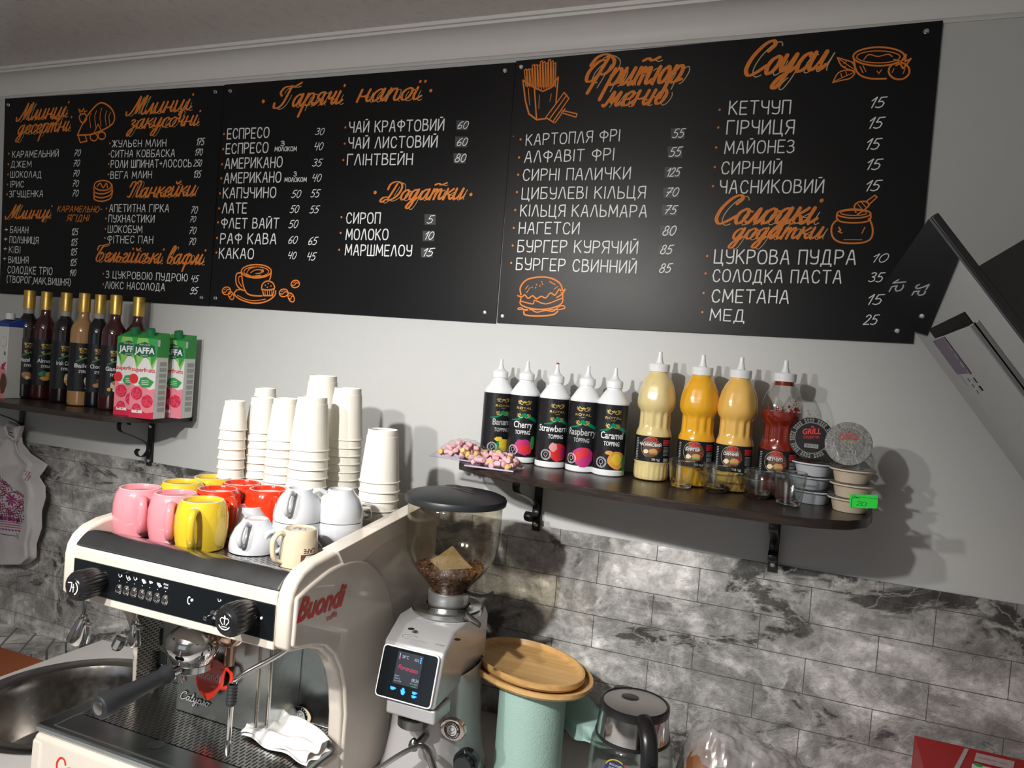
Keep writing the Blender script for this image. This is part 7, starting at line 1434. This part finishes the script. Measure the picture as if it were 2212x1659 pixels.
bo = bm_.build('coffee_beans', bean_m, None, fix=False); tag(bo, 'dark roasted coffee beans filling the clear grinder hopper', 'coffee beans', kind='stuff')

# ------------------------------------------------------------------ paper roll, trays, kettle
RX, RY_ = atY(1146, 1560, -.265).x, -.265
zr1 = atY(1150, 1440, -.33).z+.0; mint = mat('mint_tissue', (.33, .49, .445), .9, bump=.6, bs=260, var=.03)
ro = empty('paper_roll', (RX, RY_, CZ), 'mint green paper towel roll standing under the bamboo trays', 'paper roll')
PZ = 1.090
mb = MB(); mb.lathe([(.022, CZ+.0005), (.0700, CZ+.0005), (.0700, PZ-.004), (.022, PZ-.004), (.022, CZ+.0005)], 56, (RX, RY_, 0)); mb.build('roll', mint, ro)
def sheet(u, v):
    x = RX+.03+.13*u; y = RY_+.062+.016*math.sin(u*5+v*2)+.012*math.sin(v*9)*u; z = PZ-.03-.085*v-.02*u*math.sin(v*3)+.004*math.sin(u*14+v*12); return (x-.02*math.sin(v*6)*u*u, y, z-.02*u)
mb = MB(); mb.grid(sheet, 26, 18); mb.build('torn_sheet', mint, ro, solid=.0008, fix=False, ang=180)
def tray(cx, cy, z, rx, ry, rz, lbl, h=.018, tilt=0.0):
    T = Matrix.Translation((cx, cy, z)) @ Matrix.Rotation(rz, 4, 'Z') @ Matrix.Rotation(tilt, 4, 'X') @ Matrix.Diagonal((rx, ry, 1, 1))
    b = MB(); b.lathe([(0, 0), (.88, 0), (.96, .004), (1.0, .010), (1.0, h), (.965, h+.0005), (.93, .010), (.87, .0065), (0, .006)], 72, T=T); o = b.build('bamboo_tray', bamboo, None, origin=(cx, cy, z)); return tag(o, lbl, 'tray', 'oval bamboo trays')
tcx = RX-.022; tcy = RY_+.030
tray(tcx, tcy, PZ-.0035, .155, .112, -.50, 'oval bamboo tray lying directly on the mint paper roll, lower one')
tray(tcx-.004, tcy+.006, PZ-.0035+.0078, .139, .097, -.50, 'oval bamboo tray resting inside the lower tray, upper one', h=.020)
KX, KY = atY(1370, 1540, -.36).x, -.36
kt = empty('electric_kettle', (KX, KY, CZ), 'glass electric kettle with steel lid and black handle beside the paper roll', 'kettle')
KZ = 1.137
mb = MB(); mb.lathe([(.083, CZ+.03), (.0835, CZ+.05), (.080, CZ+.10), (.074, KZ-.075), (.0655, KZ-.055)], 60, (KX, KY, 0)); mb.build('glass_jug', thin_glass('kettle_glass', (.84, .87, .86), .04, 1.5, .05), kt, solid=.002)
mb = MB(); mb.lathe([(.0, CZ+.0005), (.082, CZ+.0005), (.086, CZ+.004), (.086, CZ+.028), (.083, CZ+.031), (0, CZ+.032)], 56, (KX, KY, 0)); mb.build('base', black_plastic, kt)
mb = MB(); mb.lathe([(.0672, KZ-.060), (.0676, KZ-.056), (.0630, KZ-.012), (.0625, KZ-.010)], 60, (KX, KY, 0)); mb.lathe([(.0672, KZ-.060), (.0655, KZ-.060)], 60, (KX, KY, 0)); mb.build('steel_band', mat('kettle_band_steel', (.55, .55, .55), .12, 1.0), kt, fix=False)
mb = MB(); mb.lathe([(.0635, KZ-.014), (.0645, KZ-.008), (.0635, KZ-.001), (.0600, KZ+.001), (.0575, KZ-.001), (.057, KZ-.006)], 60, (KX, KY, 0)); mb.lathe([(.0665, KZ-.064), (.0690, KZ-.062), (.0690, KZ-.057), (.067, KZ-.056)], 60, (KX, KY, 0))
mb.build('black_trim_ring', black_plastic, kt, fix=False)
mb = MB(); mb.lathe([(0, KZ+.0015), (.040, KZ+.0010), (.0575, KZ-.001), (.0577, KZ-.004), (0, KZ-.004)], 60, (KX, KY, 0)); kl = mb.build('lid', mat('brushed_lid', (.50, .47, .45), .36, .9, var=.10, vs_=18), kt)
mb = MB(); mb.lathe([(0, 0), (.014, 0), (.015, .0006), (.0135, .0010), (0, .0004)], 30, T=Matrix.Translation((KX-.012, KY+.012, KZ+.0016)) @ Matrix.Diagonal((1.1, .9, 1, 1))); mb.build('lid_button', black_plastic, kl)
fd = face_dir(KX, KY)+.30; hd_ = Vector((math.sin(fd), -math.cos(fd), 0)); K0 = Vector((KX, KY, 0))
def KH(r_, z_): return K0+hd_*r_+Vector((0, 0, z_))
mb = MB(); mb.tube(crv([KH(.058, KZ-.006), KH(.078, KZ-.010), KH(.098, KZ-.026), KH(.110, KZ-.060), KH(.114, KZ-.11), KH(.110, KZ-.17), KH(.092, KZ-.215), KH(.080, KZ-.225)], 5), .0115, 16, flat=1.35); kh = mb.build('handle', black_plastic, kt)
mb = MB(); mb.tube([KH(.1215, KZ-.056), KH(.1260, KZ-.085)], .0065, 12, flat=.8); mb.build('switch_window', black_gloss, kh)
mb = MB(); mb.lathe([(0, 0), (.012, .0), (.016, .006), (.014, .012), (0, .014)], 24, T=Matrix.Translation(K0+Vector((-.028, .052, KZ-.014))) @ Matrix.Diagonal((1.7, 1.0, 1, 1))); mb.build('spout_cap', black_plastic, kt)
sa = face_dir(KX, KY)-.33; cv_ = Canvas(cyl(KX, KY, KZ-.135, lambda y: .0788-.12*y+.0008, sa), .004)
cv_.disc(0, .032, .0245, C('sticker_navy', (.03, .03, .11)), 1); 
for a0, a1, m_ in ((60, 150, yel_p), (-40, 50, red_pr), (160, 240, C('sticker_blue', (.03, .10, .45))), (250, 310, C('sticker_green', (.03, .35, .15)))): cv_.stroke(ell(0, .032, .0238, .0238, a0, a1, 14), .0022, m_, 2)
for k, t_ in enumerate(('MULTI-COLORED', 'ILLUMINATION', 'РІЗНОКОЛЬОРОВЕ', 'ПІДСВІЧУВАННЯ')): cv_.text(t_, 0, .0445-k*.0058-(k > 1)*.001, .0036, white_pr, 2, w=(.026, .028, .034, .032)[k], align='c', bold=.02)
cv_.stroke([(-.016, .0375), (.016, .0375)], .0004, white_pr, 2); cv_.stroke([(-.006, .0185), (-.005, .014), (.005, .014), (.006, .0185)], .0006, white_pr, 2); cv_.stroke(ell(0, .0125, .009, .002, n=14), .0005, white_pr, 2); cv_.build('round_sticker', kt)

# ------------------------------------------------------------------ bread in plastic, red box
bread = mat('bread_crust', (.20, .075, .025), .55, var=.35, vs_=14, bump=.4, bs=40)
def loaf(cx, cy, rx, ry, rz_, z, lbl, a=0.0):
    T = Matrix.Translation((cx, cy, z)) @ Matrix.Rotation(a, 4, 'Z') @ Matrix.Diagonal((rx, ry, rz_, 1)); mb = MB(); 
    mb.lathe([(0, 0), (.75, 0), (.95, .12), (1.0, .35), (.93, .60), (.72, .85), (.4, .97), (0, 1.0)], 40, T=T); o = mb.build('bread_loaf', bread, None, origin=(cx, cy, z)); return tag(o, lbl, 'bread', 'loaves inside the plastic bag')
bl_ = atY(1510, 1640, -.33); br_ = atY(1700, 1640, -.30)
zt_b = atY(1560, 1562, -.33).z
loaf(bl_.x+.016, -.32, .058, .075, zt_b-CZ-.045, CZ+.003, 'golden brown loaf at the left end of the plastic bag')
loaf(br_.x+.022, -.30, .092, .080, zt_b-CZ-.085, CZ+.003, 'long brown loaf in the right half of the plastic bag')
bx0_, bx1_ = atY(1436, 1640, -.33).x+.006, atY(1870, 1655, -.30).x
bagm = thin_glass('crinkled_bag_film', (.93, .92, .92), .12, 1.6, .16)
_nt = bagm.node_tree; _df = _nt.nodes.new('ShaderNodeBsdfDiffuse'); _df.inputs[0].default_value = (.62, .60, .60, 1); _ms = _nt.nodes.new('ShaderNodeMixShader')
_nz = _nt.nodes.new('ShaderNodeTexNoise'); _nz.inputs['Scale'].default_value = 22; _nz.inputs['Detail'].default_value = 6; _mr = _nt.nodes.new('ShaderNodeMapRange'); _mr.inputs['To Min'].default_value = .02; _mr.inputs['To Max'].default_value = .62
_tc = _nt.nodes.new('ShaderNodeTexCoord'); _nt.links.new(_tc.outputs['Object'], _nz.inputs['Vector']); _nt.links.new(_nz.outputs['Fac'], _mr.inputs['Value']); _nt.links.new(_mr.outputs[0], _ms.inputs[0])
_o = _nt.nodes['Material Output']; _src = _o.inputs[0].links[0].from_socket; _nt.links.new(_src, _ms.inputs[1]); _nt.links.new(_df.outputs[0], _ms.inputs[2]); _nt.links.new(_ms.outputs[0], _o.inputs[0])
from mathutils import noise as nzz
def bagsurf(u, v):
    a = u*2-1; b = v*2-1; e = max(0, 1-abs(a)**4.0)**.5; q_ = max(0, 1-abs(b)**2.6)**.55
    hh = (zt_b-CZ+.004)*(1.04-.42*u)*e*q_
    wr = .014*nzz.noise(Vector((a*5, b*4, 1.3)))+.007*nzz.noise(Vector((a*14, b*11, 4.1)))+.004*abs(nzz.noise(Vector((a*26+b*8, b*30, 7.7))))
    return (bx0_+(bx1_-bx0_)*u, -.300+.110*b*(e*.85+.15), CZ+.002+max(0, hh+wr*min(1, hh*30)))
mb = MB(); mb.grid(bagsurf, 120, 60); bg_ = mb.build('plastic_bag', bagm, None, origin=((bx0_+bx1_)/2, -.315, CZ), fix=False, ang=180); tag(bg_, 'crinkled clear plastic bag over bread loaves beside the kettle', 'bag')
zb_ = .985; r0 = atZ(1975, 1588, zb_); ry1 = min(r0.y, -.012)
sft = -.010
zb_ = 1.06; r0 = atZ(1975, 1588, zb_)
rb = empty('red_box', (r0.x+.15, r0.y-.10, CZ), 'red box with pale stripe and printed label at the right edge of the counter', 'box')
redc = mat('red_card', (.42, .006, .008), .4, var=.03)
mb = MB(); mb.box(r0.x, r0.x+.34, r0.y-.30, r0.y, CZ+.0005, zb_); mb.build('box_body', redc, rb, bevel=.0015)
def rz2(px, py): p = atZ(px, py, zb_); return (p.x, p.y)
cv_ = Canvas(lambda x, y, l: (x, y, zb_+.0003+l)); cv_.poly([rz2(2060, 1662), rz2(2084, 1617), rz2(2093, 1619), rz2(2071, 1664)], C('stripe_pale', (.50, .42, .44)), 1)
cv_.poly([rz2(2104, 1645), rz2(2109, 1627), rz2(2192, 1646), rz2(2188, 1665)], C('stripe_pale', (.50, .42, .44)), 1); a_ = rz2(2112, 1639); b_ = rz2(2185, 1656); ang_ = math.atan2(b_[1]-a_[1], b_[0]-a_[0])
cv_.text('НОВИНА  -20%', a_[0], a_[1], .008, red_pr, 2, w=math.hypot(b_[0]-a_[0], b_[1]-a_[1])*.9, rot=ang_)
cv_.poly([rz2(2098, 1663), rz2(2100, 1650), rz2(2160, 1664), rz2(2158, 1672)], white_pr, 1); q = rz2(2113, 1654); cv_.disc(q[0], q[1], .007, C('dot_green', (.0, .45, .05)), 2); cv_.build('lid_print', rb)
